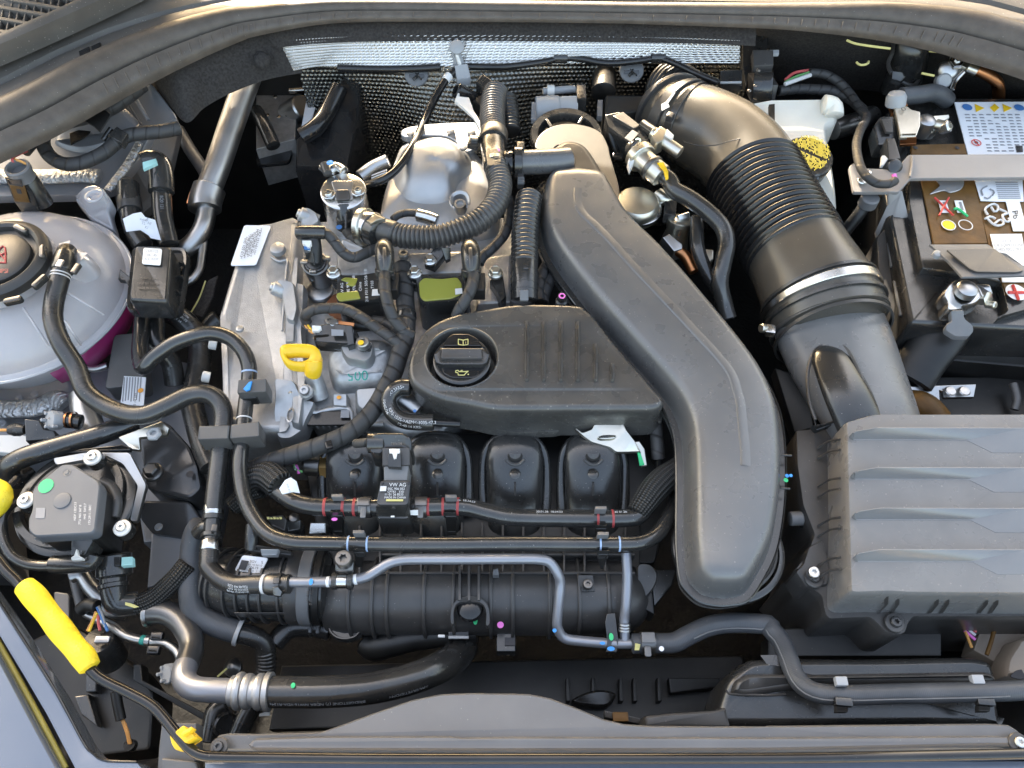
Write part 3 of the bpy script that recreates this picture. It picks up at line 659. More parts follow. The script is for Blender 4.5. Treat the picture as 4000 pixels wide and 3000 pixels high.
ear = stack('mounting_ear', rnd(q(20, [(1060, 1010, -58), (1210, 850, -40), (1330, 810, -36), (1470, 850, -36), (1610, 1040, -50), (1560, 1160, -60), (1660, 1500, -80), (1300, 1300, -70)]), 18), [(0, -18), (0, -3), (4, 0), (10, 1)], 'tank', tk)
lathe('ear_eyelet', q(20, [(1360, 985, -34)])[0], [(36, 0), (36, 5), (28, 8), (20, 4), (18, -10)], 'tank', ear, n=26, rot=0, sx=1.0)
for k, (a, b_, c_, d) in enumerate(((560, 860, 900, 1060), (200, 1000, 420, 1330), (560, 1110, 700, 1320))):
    tube('baffle_edge', q(5, [(a, b_, 2), ((a + c_) / 2, (b_ + d) / 2, -4), (c_, d, -26)]), 5, 'tank', tk, seg=8)
cp = lathe('filler_neck', (-6, 1030, 2), [(210, -26), (206, 0), (196, 18), (184, 20)], 'tank', tk, n=48)
cap = thing('coolant_filler_lid', 'black ribbed coolant tank cap with red warning print', 'cap', (-6, 1020, 14))
lathe('cap_rim', (-6, 1022, 16), [(196, -16), (200, 0), (198, 20), (184, 34), (168, 38), (156, 30), (150, 10), (140, 8)], 'shade_plas', cap, n=64)
lathe('cap_disc', (-8, 1013, 22), [(126, -30), (124, 8), (116, 14), (40, 15)], 'shade_plas', cap, n=56)
for k in range(8):
    a = R(-62 + k * 45); d = lambda r_: (-6 + r_ * math.cos(a), 1022 + r_ * .86 * math.sin(a))
    box('grip_lug', (*d(176), 29), (70, 26, 24), 'plas_s', cap, rz=-math.degrees(a) + 90, b=7, r=12)
text('BPSI', (12, 1059, 27.2), 17, 'redd', cap); 
for pts in ([(-40, 1020), (14, 960), (22, 1024)], [(-20, 1010), (24, 984)], [(-46, 1024), (24, 1026)], [(-6, 985), (20, 1015)]):
    tube('warning_symbol', pts, 3, 'redd', cap, z=27.2, seg=6)
lathe('vent_pin', q(5, [(300, 330, 26)])[0], [(7, 0), (4, 1)], 'ink', cap, n=12)
lv = thing('level_sensor_plug', 'black square connector standing on the coolant tank', 'connector', (110, 760, -40))
plate('plug_face', q(20, [(60, 690, 16), (330, 720, 16), (450, 1075, -20), (200, 1050, -20)]), 26, 'plas_s', lv, b=5)
plate('plug_plate', q(20, [(105, 730, 19), (320, 740, 19), (410, 1050, -16), (210, 1035, -16)]), 3, 'brown', lv, b=2)
lathe('plug_barrel', q(20, [(545, 1010, -36)])[0], [(44, -30), (44, 96), (38, 104)], 'plas_s', lv, ax=(-.12, .18, 1), n=28)
plate('window', q(20, [(105, 735, 22), (300, 745, 22), (315, 830, 14), (130, 800, 14)]), 2.5, 'gloss', lv, b=2)
plate('keyhole', q(20, [(228, 872, 8), (290, 880, 8), (305, 935, 3), (245, 930, 3)]), 2, 'ink', lv, b=1)
lathe('boot', q(20, [(330, 690, 14)])[0], [(44, -10), (42, 22), (48, 26), (48, 44), (42, 48), (36, 46), (34, 20)], 'greyp', lv, n=28)
tube('sensor_wire', q(20, [(190, 500, 28), (180, 430, 30), (260, 380, 22), (380, 330, 8)]), 6, 'wire_r', None, 'thin red wire curling out of the tank connector', 'wire', 'wires at the tank connector')
tube('sensor_wire', q(20, [(380, 520, 28), (300, 480, 30), (210, 450, 28), (200, 400, 24)]), 5, 'wire_o', None, 'thin brown wire curling out of the tank connector', 'wire', 'wires at the tank connector')
tube('sensor_cable', q(20, [(370, 340, 6), (440, 260, 4), (540, 150, 8)]), 20, 'tape', None, 'short taped cable from tank connector up to the seal', 'cable')
# ---- taped harness under the seal
tube('wing_harness', [(560, 330, 22), (470, 400, 12), (400, 440, 6), (330, 460, 6), (250, 480, 8), (180, 510, 8), (168, 560, 2), (195, 610, -6), (250, 640, -10), (320, 635, -10), (400, 600, -10), (450, 560, -10), (500, 530, -8), (560, 520, -8), (640, 512, -10), (700, 500, -14)], 27, 'tape', None, 'thick taped wiring harness hooped below the bonnet seal', 'wiring harness', step=3)
tube('wing_harness_branch', [(150, 520, 14), (240, 470, 16), (330, 430, 18), (420, 380, 20), (480, 350, 22)], 24, 'tape', None, 'taped harness branch lying tight along the seal, upper left', 'wiring harness')
plate('tape_flag', q(1, [(660, 960, 26), (800, 900, 26), (930, 960, 24), (960, 990, 22), (860, 1140, 12), (810, 1090, 14), (700, 1030, 20)]), 2, 'tape', None, 'folded black tape flag stuck to the harness under the seal', 'tape flag', b=1)
x = thing('harness_clip', 'black square harness clip under the bonnet seal', 'clip', (556, 305, 26))
box('clip_body', (556, 300, 28), (46, 40, 22), 'gloss', x, rz=25)
box('clip_tooth', (556, 306, 32), (12, 26, 8), 'alu_p', x, rz=10, b=1)
plate('clip_strap', q(1, [(960, 790, 26), (1160, 690, 28), (1290, 640, 28), (1400, 590, 28), (1390, 625, 24), (1200, 740, 22), (1080, 790, 18), (1000, 960, 6), (930, 960, 6)]), 4, 'plas_d', x, b=3)
x = thing('harness_saddle', 'small black saddle holding the hooped harness to the tower', 'clip', (465, 530, -4))
plate('saddle', q(1, [(930, 1160, 4), (1010, 1090, 6), (1100, 1150, 2), (1050, 1230, -2), (1000, 1210, 0)]), 12, 'plas_s', x, b=4)
tube('saddle_pin', q(1, [(890, 1210, -6), (960, 1110, 0)]), 10, 'plas_s', x)
# ================================================================ air-conditioning pipe
ac = thing('refrigerant_pipe', 'silver refrigerant pipe with swaged coupling behind the valve box', 'refrigerant pipe', (800, 750, -90))
tube('upper_pipe', [(990, 250, -30), (958, 335, -40), (900, 500, -58), (850, 650, -74), (815, 740, -84)], 48, 'alu_p', ac, seg=24)
tube('coupling', q(5, [(1810, -30, -84), (1775, 80, -90), (1770, 150, -94)]), 62, 'alu_p', ac, seg=28)
lp = tube('lower_pipe', q(5, [(1790, 130, -92), (1760, 290, -98), (1690, 410, -104), (1600, 490, -108), (1510, 500, -112), (1450, 480, -116)]), 37, 'alu_p', ac, seg=22)
tube('branch_pipe', q(5, [(1760, 420, -110), (1745, 560, -112), (1720, 680, -114), (1650, 765, -116), (1560, 790, -118)]), 16, 'alu_p', ac)
plate('pipe_bracket', q(5, [(1640, 0, -100), (1680, 0, -100), (1680, 140, -104), (1610, 90, -104)]), 4, 'rust', ac, b=1)
x = thing('chassis_brace', 'dark brace rod behind the silver refrigerant pipe', 'brace', (740, 620, -130))
tube('rod', q(1, [(1540, 1120, -110), (1640, 1290, -120), (1740, 1440, -130), (1800, 1550, -140)]), 24, 'body_d', x)
# heater hoses feeding the valve box
x = thing('heater_hose', 'black heater hose with quick connector and mint tag, above valve box', 'hose', (640, 850, -70))
h1 = tube('hose', q(5, [(1390, -40, -60), (1395, 60, -62), (1405, 200, -68), (1430, 330, -74), (1460, 460, -80)]), 38, 'rub_s', x, seg=20)
tube('connector_elbow', q(1, [(1250, 1420, -40), (1310, 1400, -40), (1370, 1430, -44), (1390, 1530, -50), (1395, 1659, -58)]), 48, 'plas_s', x, seg=22)
plate('mint_tag', q(1, [(1230, 1400, -16), (1345, 1368, -16), (1355, 1405, -22), (1235, 1460, -22)]), 5, 'mint', x, b=2)
for a in ((1395, 1560), (1398, 1620)): band('collar', h1, q(1, [a])[0], 10, 6, 'plas_s', x)
ttext('5Q0 121', h1, q(5, [(1420, 130)])[0], 12, 'inkgrey', x)
x = thing('heater_return_hose', 'black heater hose wrapped with a white paper tag', 'hose', (520, 900, -70))
h2 = tube('hose', q(5, [(1120, 110, -64), (1140, 250, -70), (1180, 370, -78), (1240, 470, -84)]), 38, 'rub_s', x, seg=20)
tube('connector', q(5, [(1110, -60, -56), (1115, 60, -60), (1120, 130, -64)]), 40, 'plas_s', x, seg=20)
band('connector_skirt', h2, q(5, [(1125, 110)])[0], 60, 7, 'plas', x)
lathe('knob', q(20, [(1820, 800, -52)])[0], [(28, -20), (28, 10), (24, 14)], 'plas', x, n=20)
pt_ = plate('paper_tag', q(5, [(1060, 230, -36), (1150, 185, -34), (1220, 172, -34), (1255, 215, -36), (1340, 240, -42), (1390, 415, -58), (1300, 395, -56), (1280, 370, -54), (1210, 325, -48), (1090, 340, -46)]), 1.2, 'label', x, b=1)
for k in range(5): text(['ZZZ', 'EE', 'HI', 'TL', 'KI'][k], q(5, [(1240 + 26 * (k % 3), 235 + 36 * (k // 2), -38)])[0], 11, 'inkgrey', x, ang=15, kz=(0, -.12))
# ================================================================ valve box
vb = thing('valve_box', 'black square valve box with white date sticker beside coolant tank', 'valve box', (600, 1120, -60))
tp = rnd(q(5, [(1165, 460, -8), (1480, 470, -8), (1440, 945, -14), (1110, 930, -14)]), 14)
stack('lid', tp, [(-2, -34), (-2, -6), (2, -1.5), (8, 0)], 'plas_s', vb)
stack('flange', rnd(q(5, [(1140, 480, -44), (1600, 480, -44), (1630, 560, -44), (1560, 1030, -50), (1500, 1055, -50), (1130, 1040, -50), (1085, 990, -50)]), 26), [(0, -10), (0, -2), (5, 2), (16, 1), (20, -3)], 'plas_s', vb)
for a in ((1545, 600), (1535, 720), (1505, 850)): box('rib', (*q(5, [a])[0], -34), (40, 6, 26), 'plas_s', vb, rz=-14, b=1, r=1)
for a in ((1240, 975), (1350, 980)): box('rib', (*q(5, [a])[0], -40), (6, 34, 26), 'plas_s', vb, rz=14, b=1, r=1)
plate('date_sticker', q(5, [(1240, 480), (1400, 490), (1385, 632), (1225, 620)], -7), 1, 'white', vb, b=1, r=8)
for k, t in enumerate(('23/01/25', '04 : 45', 'A C 0237')): text(t, q(5, [(1315 - 3 * k, 512 + 34 * k)])[0] + (-5.8,), 10, 'inkgrey', vb, ang=2)
for k, t in enumerate(('DMPF 15 DTC', '2Q0 201 DB FBS', 'MADE IN CZECH')): text(t, q(5, [(1290 - 4 * k, 750 + 40 * k)])[0] + (-10.5,), 8, 'plas', vb, ang=2)
plate('snap_hook', q(5, [(1040, 665, -40), (1125, 735, -44), (1110, 815, -48), (1080, 760, -46), (1020, 750, -46)]), 8, 'plas_s', vb, b=2)
# ================================================================ left hoses
va = tube('vent_hose', q(5, [(580, 520, 6), (560, 590, 14), (510, 770, 10), (465, 960, 4), (462, 1120, 0), (530, 1310, -8), (660, 1520, -22)]) + q(9, [(740, 60, -30), (890, 180, -36), (1080, 258, -38), (1250, 266, -38), (1440, 190, -38), (1630, 100, -38), (1790, 85, -38), (1890, 150, -42), (1930, 260, -46), (1920, 420, -50), (1890, 700, -56), (1855, 1000, -62), (1850, 1090, -64)]), 37, 'rub', None, 'long black vent hose snaking from the coolant tank spigot', 'hose', seg=20)
x = band('spring_clamp', va, q(5, [(556, 610)])[0], 72, 5, 'plas_s', None, 'dark spring clamp at the coolant tank spigot', 'hose clamp')
box('clamp_window', q(5, [(515, 612, 38)])[0], (24, 34, 6), 'alu_p', x, rz=-10, b=1)
box('clamp_ear', q(5, [(650, 655, 26)])[0], (22, 46, 14), 'dark_steel', x, rz=-14, b=2)
for a in ((1890, 560),): band('white_mark', va, q(9, [a])[0], 8, .8, 'inkw', va.o)
for k in range(2): band('white_mark', va, q(5, [(520 - 12 * k, 720 + 30 * k)])[0], 5, .8, 'inkw', va.o)
ah = tube('arch_hose', q(5, [(1230, 1080, -80), (1215, 1250, -78), (1205, 1400, -66), (1235, 1520, -46), (1330, 1430, -34), (1500, 1312, -26), (1700, 1240, -22), (1850, 1222, -22), (2000, 1270, -24), (2105, 1380, -28), (2150, 1500, -32), (2150, 1620, -36)]) + q(9, [(2120, 200, -40), (2100, 410, -42), (2080, 600, -44), (2075, 760, -46), (2105, 950, -48), (2180, 1130, -48)]) + q(10, [(100, 1290, -46), (300, 1362, -44), (600, 1376, -44), (1500, 1385, -44)]) + q(11, [(0, 1380, -44), (880, 1382, -44), (1110, 1370, -46), (1250, 1300, -52), (1335, 1180, -60), (1400, 1050, -72), (1440, 900, -85)]), 30, 'rub_s', None, 'long black coolant hose arching over the timing cover and along the manifold', 'hose', seg=20)
for k, a in enumerate(q(10, [(800, 1375), (962, 1375)]) + q(11, [(748, 1380), (915, 1385)])): band('blue_mark', ah, a, 7, .7, 'inkb', ah.o)
band('white_mark', ah, q(9, [(2120, 300)])[0], 6, .7, 'inkw', ah.o); band('white_mark', ah, q(9, [(2100, 470)])[0], 6, .7, 'inkw', ah.o)
band('blue_mark', ah, q(5, [(2150, 1560)])[0], 7, .7, 'inkb', ah.o)
tube('heater_feed', q(5, [(1330, 1040, -90), (1340, 1150, -92), (1345, 1280, -96), (1400, 1380, -104), (1480, 1480, -120), (1510, 1659, -140)]), 38, 'rub_s', None, 'black hose dropping straight down below the valve box', 'hose', seg=18)
hf = tube('printed_hose', q(5, [(1440, 1020, -110), (1560, 1090, -112), (1650, 1180, -120), (1720, 1330, -135), (1720, 1500, -140), (1690, 1659, -140)]) + q(9, [(1660, 150, -138), (1700, 350, -136), (1760, 550, -134), (1830, 720, -134)]), 44, 'rub', None, 'black hose with white lettering right of the valve box', 'hose', seg=20)
for k, t in enumerate(('5Q0 121 086', 'EPDM C 19178', '10 AEM 14')): ttext(t, hf, q(5, [(1560, 1090)])[0], 9, 'inkw', hf.o, off=.45 - .35 * k)
tube('rear_pipe', q(5, [(1900, 1100, -130), (1820, 1180, -135), (1800, 1320, -140)]), 44, 'rub', None, 'short dark hose bend tucked behind the arch hose', 'hose')
x = thing('gold_insulation_strip', 'pale fabric strip on the dark panel behind the valve box', 'strip', (800, 1180, -130))
plate('strip', q(5, [(1800, 760, -120), (1880, 720, -120), (1840, 900, -126), (1750, 1080, -132), (1640, 1040, -132)]), 3, 'felt', x, b=2)
tube('strip_edge', q(5, [(1775, 770, -120), (1720, 920, -124), (1645, 1050, -130)]), 3, 'yel_line', x)
# clips holding the two hoses
x = thing('hose_clip', 'dark double clip joining the two hoses at the timing cover', 'hose clip', (910, 1690, -40))
plate('left_jaw', q(9, [(1720, 360, -20), (1985, 355, -20), (1970, 470, -24), (1705, 480, -24)]), 26, 'clipg', x, b=4, r=6)
plate('right_jaw', q(9, [(1995, 350, -20), (2240, 320, -18), (2240, 450, -22), (1985, 470, -24)]), 26, 'clipg', x, b=4, r=6)
x = thing('upper_hose_clip', 'dark clip with blue paint dab on the arch hose', 'hose clip', (985, 1510, -30))
plate('jaw', [(930, 1482, -14), (1040, 1478, -14), (1040, 1530, -18), (925, 1535, -18)], 26, 'clipg', x, b=4, r=6)
plate('blue_dab', [(972, 1492, -12), (984, 1488, -12), (976, 1520, -14), (960, 1526, -14), (950, 1518, -14)], 2.4, 'blue', x, b=1)
plate('lower_tab', [(945, 1535, -24), (1010, 1530, -24), (1000, 1555, -28), (950, 1558, -28)], 14, 'plas_d', x, b=3)
# T piece below
x = thing('coolant_tee', 'black plastic coolant tee with two silver crimp rings', 'tee connector', (826, 2070, -70))
tt = tube('barrel', q(9, [(1853, 1030, -64), (1840, 1150, -66), (1828, 1290, -68), (1815, 1420, -68), (1808, 1470, -68)]), 33, 'plas_s', x, seg=20)
for a in ((1854, 1085), (1815, 1395)): band('crimp_ring', tt, q(9, [a])[0], 38, 7, 'steel', x, seg=12)
for a in ((1845, 1170), (1825, 1320)): band('collar', tt, q(9, [a])[0], 20, 8, 'plas_s', x)
box('barrel_pad', q(9, [(1850, 1240, -52)])[0], (22, 26, 10), 'plas', x, b=1)
tube('side_branch', q(9, [(1830, 1245, -70), (1770, 1240, -72), (1710, 1290, -80)]), 30, 'plas_s', x)
nb = tube('tee_outlet_hose', q(9, [(1808, 1450, -68), (1805, 1560, -68)]) + q(22, [(60, 800, -68), (220, 960, -68), (450, 1050, -66), (750, 1040, -64), (1020, 1040, -62), (1230, 1035, -60)]), 37, 'rub', None, 'black hose curving from the tee to the thin silver pipe', 'hose', seg=20)
for k, t in enumerate(('TULAB NR CZE', 'SZM D2 01 AE>', '2D18AB22 29/28')): ttext(t, nb, q(22, [(560, 1045)])[0], 8, 'inkw', nb.o, off=.15 + .3 * k, flip=True)
x = band('wide_spring_clamp', nb, q(22, [(1030, 1040)])[0], 58, 6, 'dark_steel', None, 'dark spring clamp where the tee hose meets the silver pipe', 'hose clamp')
box('clamp_window', q(22, [(1025, 985, -48)])[0], (24, 26, 4), 'rub', x, b=1)
plate('clamp_tongue', q(22, [(960, 1085, -46), (1050, 1075, -46), (1110, 1150, -50), (1090, 1210, -52), (990, 1200, -52)]), 4, 'dark_steel', x, b=2)
band('white_arrow', nb, q(22, [(880, 1050)])[0], 12, .8, 'inkw', nb.o)
gb = tube('grey_elbow_hose', q(9, [(1730, 1230, -82), (1690, 1300, -90), (1660, 1450, -100), (1655, 1650, -108)]) + q(13, [(1650, 150, -112), (1665, 260, -116), (1740, 360, -122), (1900, 435, -130), (2060, 485, -136)]), 46, 'rub_b', None, 'dusty grey-blue hose bending down from the coolant tee', 'hose', seg=20)
band('white_ring', gb, q(13, [(2050, 480)])[0], 16, 8, 'greyp_l', gb.o)
lg = tube('lower_hose', q(13, [(2080, 495, -138), (2180, 520, -142), (2270, 580, -150), (2300, 700, -160), (2290, 830, -170), (2230, 950, -180), (2060, 1300, -190)]), 40, 'rub', None, 'ribbed black hose below the grey-blue elbow hose', 'hose', seg=18, corr=(14, .06, .3, .9))
# ================================================================ ENGINE: castings
cam_ = thing('camshaft_housing', 'cast aluminium camshaft housing under the coils and oil cap', 'engine casting', (1500, 1400, -130))
stack('casting', rnd([(1130, 860, -66), (2080, 840, -66), (2100, 1300, -66), (1720, 1700, -78), (1560, 1690, -78), (1420, 1640, -78), (1330, 1640, -78), (1210, 1640, -78), (1150, 1500, -72)], 20), [(0, -110), (0, -10), (6, -3), (18, 0)], 'alu', cam_)
# pedestals behind the coils
for k, pts in enumerate((q(6, [(690, 500, -30), (1090, 560, -30), (1080, 720, -34), (700, 720, -34)]), q(6, [(1310, 520, -30), (1790, 500, -30), (1800, 700, -34), (1330, 720, -34)]), q(6, [(1960, 560, -40), (2212, 520, -40), (2212, 960, -44), (1900, 980, -44)]))):
    stack('pedestal', rnd(pts, 10), [(-8, -36), (0, -6), (6, -1), (14, 0)], 'alu', cam_)
stack('sender_hump', rnd(q(6, [(640, 1270, -36), (1090, 1240, -36), (1190, 1300, -40), (1200, 1400, -44), (1140, 1620, -50), (660, 1640, -50), (600, 1420, -42)]), 34), [(-12, -34), (-4, -16), (8, -5), (30, 0), (60, 2)], 'alu', cam_)
stack('sensor_boss', cr(q(6, [(730, 1340, -28), (780, 1290, -28), (880, 1300, -28), (1000, 1290, -28), (1010, 1400, -30), (950, 1460, -30), (860, 1450, -30), (780, 1430, -30)]), 4, True), [(-3, -16), (0, -3), (5, 0)], 'alu_s', cam_)
stack('rear_boss', rnd(q(17, [(1200, 840, -26), (1420, 830, -26), (1600, 980, -28), (1500, 1060, -30), (1300, 1040, -30), (1200, 980, -28)]), 16), [(-6, -30), (0, -8), (6, -2), (14, 0)], 'alu_s', cam_)
tube('dipstick_tube', q(6, [(480, 1560, -44), (520, 1659, -56), (560, 1780, -70)]), 34, 'alu', cam_)
tube('cast_ridge', q(10, [(440, 225, -66), (520, 250, -68), (640, 220, -68), (800, 215, -68), (830, 320, -72), (900, 345, -74), (1100, 350, -76)]), 12, 'alu_s', cam_)
plate('cast_pocket', q(10, [(450, 240, -65), (800, 230, -65), (830, 340, -68), (880, 350, -68), (440, 355, -68)]), 3, 'gloss', cam_, b=2)
stack('lower_boss', rnd(q(10, [(660, 80, -58), (790, 80, -58), (790, 200, -62), (660, 190, -62)]), 8), [(-4, -12), (0, -3), (5, 0)], 'alu_s', cam_)
stack('lower_shoulder', rnd(q(10, [(850, 30, -52), (1130, 10, -52), (1110, 160, -56), (960, 250, -60), (860, 200, -58)]), 20), [(-8, -20), (0, -5), (10, 0)], 'alu_s', cam_)
lathe('orange_dab', q(10, [(716, 115, -57)])[0], [(9, 0), (5, 1)], 'orange', cam_, n=12)
plate('data_matrix', q(10, [(735, 225), (808, 225), (806, 290), (728, 290)], -62), 1, 'inkgrey', cam_, b=.5)
text('005', q(6, [(878, 1582, -46.6)])[0], 40, 'teal', cam_, ang=178, kz=(0, -.012))
for a, z_ in (((1275, 545), -30), ((640, 1120), -48)): torx(cam_, (*q(6, [a])[0], z_), 20, 'alu_p')
for k in range(9): box('cast_fin', (1240 + 24 * k, 1650, -72), (8, 36, 20), 'alu', cam_, b=1, r=1)
lathe('oil_stain', q(6, [(760, 980, -62)])[0], [(70, 0), (30, 2)], 'rust', cam_, n=24)
tc_ = thing('timing_cover', 'cast aluminium timing belt cover with white sticker, left end of engine', 'engine cover', (1000, 1300, -120))
stack('cover', rnd(q(5, [(2120, 280, -40), (2240, 255, -40)]) + [(1168, 848, -40), (1165, 1090, -42), (1150, 1300, -46), (1180, 1500, -54), (1120, 1690, -62)] + q(9, [(2260, 420, -62), (1900, 330, -62)]) + q(5, [(1890, 1300, -50), (1930, 1160, -48), (1870, 1090, -48), (1880, 1030, -46), (2000, 640, -42)]), 16), [(0, -130), (0, -20), (3, -10), (9, -4), (18, -1), (32, 0)], 'alu_c', tc_, ang=60)
stack('bolting_flange', rnd(q(6, [(330, 560, -30), (370, 560, -30), (360, 760, -32), (345, 900, -34), (330, 1290, -38), (250, 1300, -38), (250, 1000, -36), (300, 780, -34)]), 8), [(-2, -16), (0, -3), (4, 0)], 'alu_c', tc_)
tube('cast_line', q(6, [(130, 560, -38), (200, 600, -38), (270, 590, -38), (260, 700, -39), (240, 1000, -41), (225, 1200, -43)]), 5, 'alu_c', tc_)
def boss(par, at, r, h, ax, ears=True):
    lathe('boss', at, [(r, -h), (r, 0), (r * .86, 4), (r * .5, 5)], 'alu', par, ax=ax, n=26)
    lathe('boss_bolt', at, [(r * .62, 2), (r * .62, 10), (r * .5, 14)], 'alu_p', par, ax=ax, n=20)
boss(tc_, q(17, [(640, 500, -18)])[0], 28, 70, (-.8, .1, .45)); boss(tc_, q(17, [(250, 1560, -26)])[0], 28, 70, (-.8, .1, .45))
stack('lug', rnd(q(17, [(640, 400, -12), (760, 400, -12), (870, 470, -14), (920, 600, -18), (760, 700, -22), (640, 640, -20)]), 12), [(-2, -20), (0, -3), (5, 0)], 'alu_c', tc_)
stack('lug', rnd(q(6, [(170, 760, -20), (250, 750, -20), (330, 780, -22), (360, 1000, -26), (330, 1120, -30), (260, 1100, -30), (220, 880, -26)]), 12), [(-2, -20), (0, -3), (5, 0)], 'alu_c', tc_)
lathe('bolt_pad', q(17, [(305, 985, -30)])[0], [(30, -20), (28, 0), (22, 3)], 'alu_c', tc_, n=26)
for a in ((1850, 1315), (1790, 1600)): lathe('cover_bolt', q(5, [(*a, -60)])[0], [(22, -10), (22, 16), (16, 20)], 'white_p', tc_, ax=(-.9, 0, .35), n=20)
plate('part_sticker', rnd(q(5, [(2110, 285, -37.5)]) + q(6, [(130, 290, -37.5), (0, 630, -38.5)]) + q(5, [(1990, 636, -38.5)]), 10), 1, 'label', tc_, b=1)
for k in range(5):
    a = q(5, [(2085 + 30 * k, 480 - 14 * k)])[0]
    text(['*04S 103 013*', '*79R 00A0MI4*', '*36T 00A0CL4*', 'MOTORNR 0412', '*TRZ 151+0115*'][k], (a[0] + 8, a[1], -36.2), 11, 'ink', tc_, ang=105)
lb = stack('engine_bracket', rnd(q(10, [(150, -60, -40), (330, -40, -40), (400, 120, -52), (520, 150, -56), (430, 330, -62), (410, 400, -66), (290, 480, -70), (180, 470, -70), (145, 260, -58), (160, 100, -48)]), 20), [(-3, -26), (0, -4), (6, 0)], 'alu_c', tc_)
lathe('bracket_eye', q(10, [(298, 270, -50)])[0], [(21, 0), (21, 3), (17, 4), (16, -10)], 'alu_p', tc_, n=26, sx=.62, sy=1.6)
boss(tc_, q(10, [(430, 60, -36)])[0], 28, 30, (.1, -.25, .95))
torx(tc_, q(10, [(418, 58, -30)])[0], 19, 'alu_p', ax=(.1, -.25, .95)); lathe('rivet', q(10, [(295, 75, -36)])[0], [(8, 0), (5, 4)], 'alu_p', tc_, n=12)
tube('head_pipe', q(10, [(-60, 455, -100), (200, 480, -100), (440, 520, -100)]), 26, 'alu_p', tc_)
for a in ((2070, 1180), (1960, 1250)): lathe('cast_button', (*q(5, [a])[0], -44), [(16, -6), (14, 2), (9, 4)], 'alu_c', tc_, n=20)
stack('edge_rail', rnd([(1150, 1100, -34), (1190, 1110, -34), (1180, 1300, -40), (1196, 1480, -46), (1170, 1660, -54), (1136, 1650, -54), (1146, 1300, -40)], 10), [(-4, -14), (0, -3), (5, 0)], 'alu_c', tc_)
tube('lower_roll', q(10, [(-330, 320, -70), (-150, 350, -72), (0, 380, -74), (140, 390, -76)]), 34, 'alu_c', tc_, seg=18)
# exhaust heat shield
tb = thing('turbo_shield', 'smooth pressed aluminium heat shield over the turbocharger', 'heat shield', (1720, 650, -60))
dome('dome', cr(q(2, [(1265, 1200, -30), (1500, 1150, -30), (1750, 1150, -30), (1930, 1300, -30), (2060, 1560, -34)]) + q(6, [(2080, 250, -40), (1700, 340, -44), (1080, 280, -42), (1060, 120, -36)]) + q(2, [(1110, 1560, -36), (1190, 1330, -32)]), 6, True), [(1.02, -60), (1.0, -20), (.97, -10), (.92, -4), (.83, -1), (.6, 1), (.3, 2), (.05, 2)], 'alu_s', tb)
dome('bulge', cr(q(2, [(1330, 1300, -16), (1450, 1230, -14), (1620, 1220, -14), (1740, 1310, -16), (1760, 1430, -20), (1700, 1520, -24), (1640, 1640, -28), (1420, 1650, -28), (1290, 1560, -26)]), 6, True), [(1.5, -17), (1.36, -11), (1.22, -4.5), (1.08, 1.5), (.92, 6.5), (.74, 10), (.5, 12), (.25, 12.8), (.05, 13)], 'alu_s', tb)
stack('mount_flange', cr(q(2, [(1255, 1150, -24), (1310, 1115, -22), (1500, 1085, -20), (1850, 1070, -20), (1950, 1100, -20), (1920, 1250, -24), (1840, 1320, -28), (1760, 1300, -28), (1730, 1240, -26), (1640, 1190, -25), (1480, 1180, -25), (1290, 1195, -26)]), 5, True), [(0, -6), (0, 2), (3, 3)], 'alu', tb)
for a in ((1335, 1150), (1680, 1130), (1790, 1275), (1860, 1140)): lathe('rivet', (*q(2, [a])[0], -18), [(17, -2), (16, 5), (9, 8)], 'alu_p', tb, n=20)
stack('bolt_recess', cr(q(6, [(1680, 150, -22), (1690, 60, -20), (1770, 25, -18), (1840, 60, -20), (1850, 150, -24), (1760, 190, -26)]), 5, True), [(0, 8), (3, 9), (12, 6), (14, -4)], 'alu_s', tb)
lathe('socket_bolt', q(6, [(1765, 130, -18)])[0], [(24, -20), (24, 20), (21, 24), (15, 24), (14, 10)], 'alu_p', tb, ax=(0, -.15, 1), n=24)
tube('shield_edge', q(2, [(900, 1530, -50), (1010, 1450, -46), (1140, 1390, -40)]), 26, 'alu_p', tb)
for k in range(3): tube('fold_line', q(2, [(1000, 1520 + 22 * k, -44), (1130, 1470 + 20 * k, -38)]), 4, 'steel', tb, seg=8)
# high-pressure pump
pu = thing('fuel_pump', 'polished cylindrical fuel pump with flat bolted lid, behind coils', 'fuel pump', (1350, 800, -60))
lathe('barrel', (1342, 752, -4), [(92, -210), (90, -110), (86, -20), (86, -2), (84, 3)], 'steel', pu, n=48, ax=(.05, -.12, 1))
lathe('lid', (1342, 750, -2), [(88, -4), (88, 4), (82, 8), (30, 8)], 'steel', pu, n=48, ax=(.05, -.12, 1))
plate('lid_saddle', q(17, [(1075, 20, 8), (1400, 15, 8), (1380, 130, 6), (1400, 290, 2), (1130, 300, 2), (1120, 130, 6)]), 5, 'alu_p', pu, b=4, r=10)
plate('lid_pocket', q(17, [(1150, 150, 8), (1340, 145, 8), (1350, 290, 4), (1150, 300, 4)]), 3, 'dark_steel', pu, b=3, r=10)
for a in ((1045, 210), (1470, 165)): torx(pu, (*q(17, [a])[0], 6), 15, 'steel', washer='steel')
plate('side_label', q(17, [(975, 290, -10), (1010, 330, -10), (1090, 500, -30), (1050, 480, -30)]), 2, 'label', pu, b=1)
tube('fuel_stub', q(2, [(580, 1450, 0), (640, 1490, 4), (690, 1440, 4), (760, 1480, 6)]), 20, 'steel', pu)
tube('stub_cover', q(2, [(590, 1420, 10), (620, 1500, 8)]), 18, 'plas', pu)
dot('blue_cap', q(2, [(640, 1405, 16)])[0], 14, 'blue', pu)
x = thing('pump_plug', 'black electrical plug on the front of the fuel pump', 'connector', (1345, 860, -10))
box('latch', q(17, [(1270, 340, -4)])[0], (56, 40, 60), 'plas_s', x, rx=15)
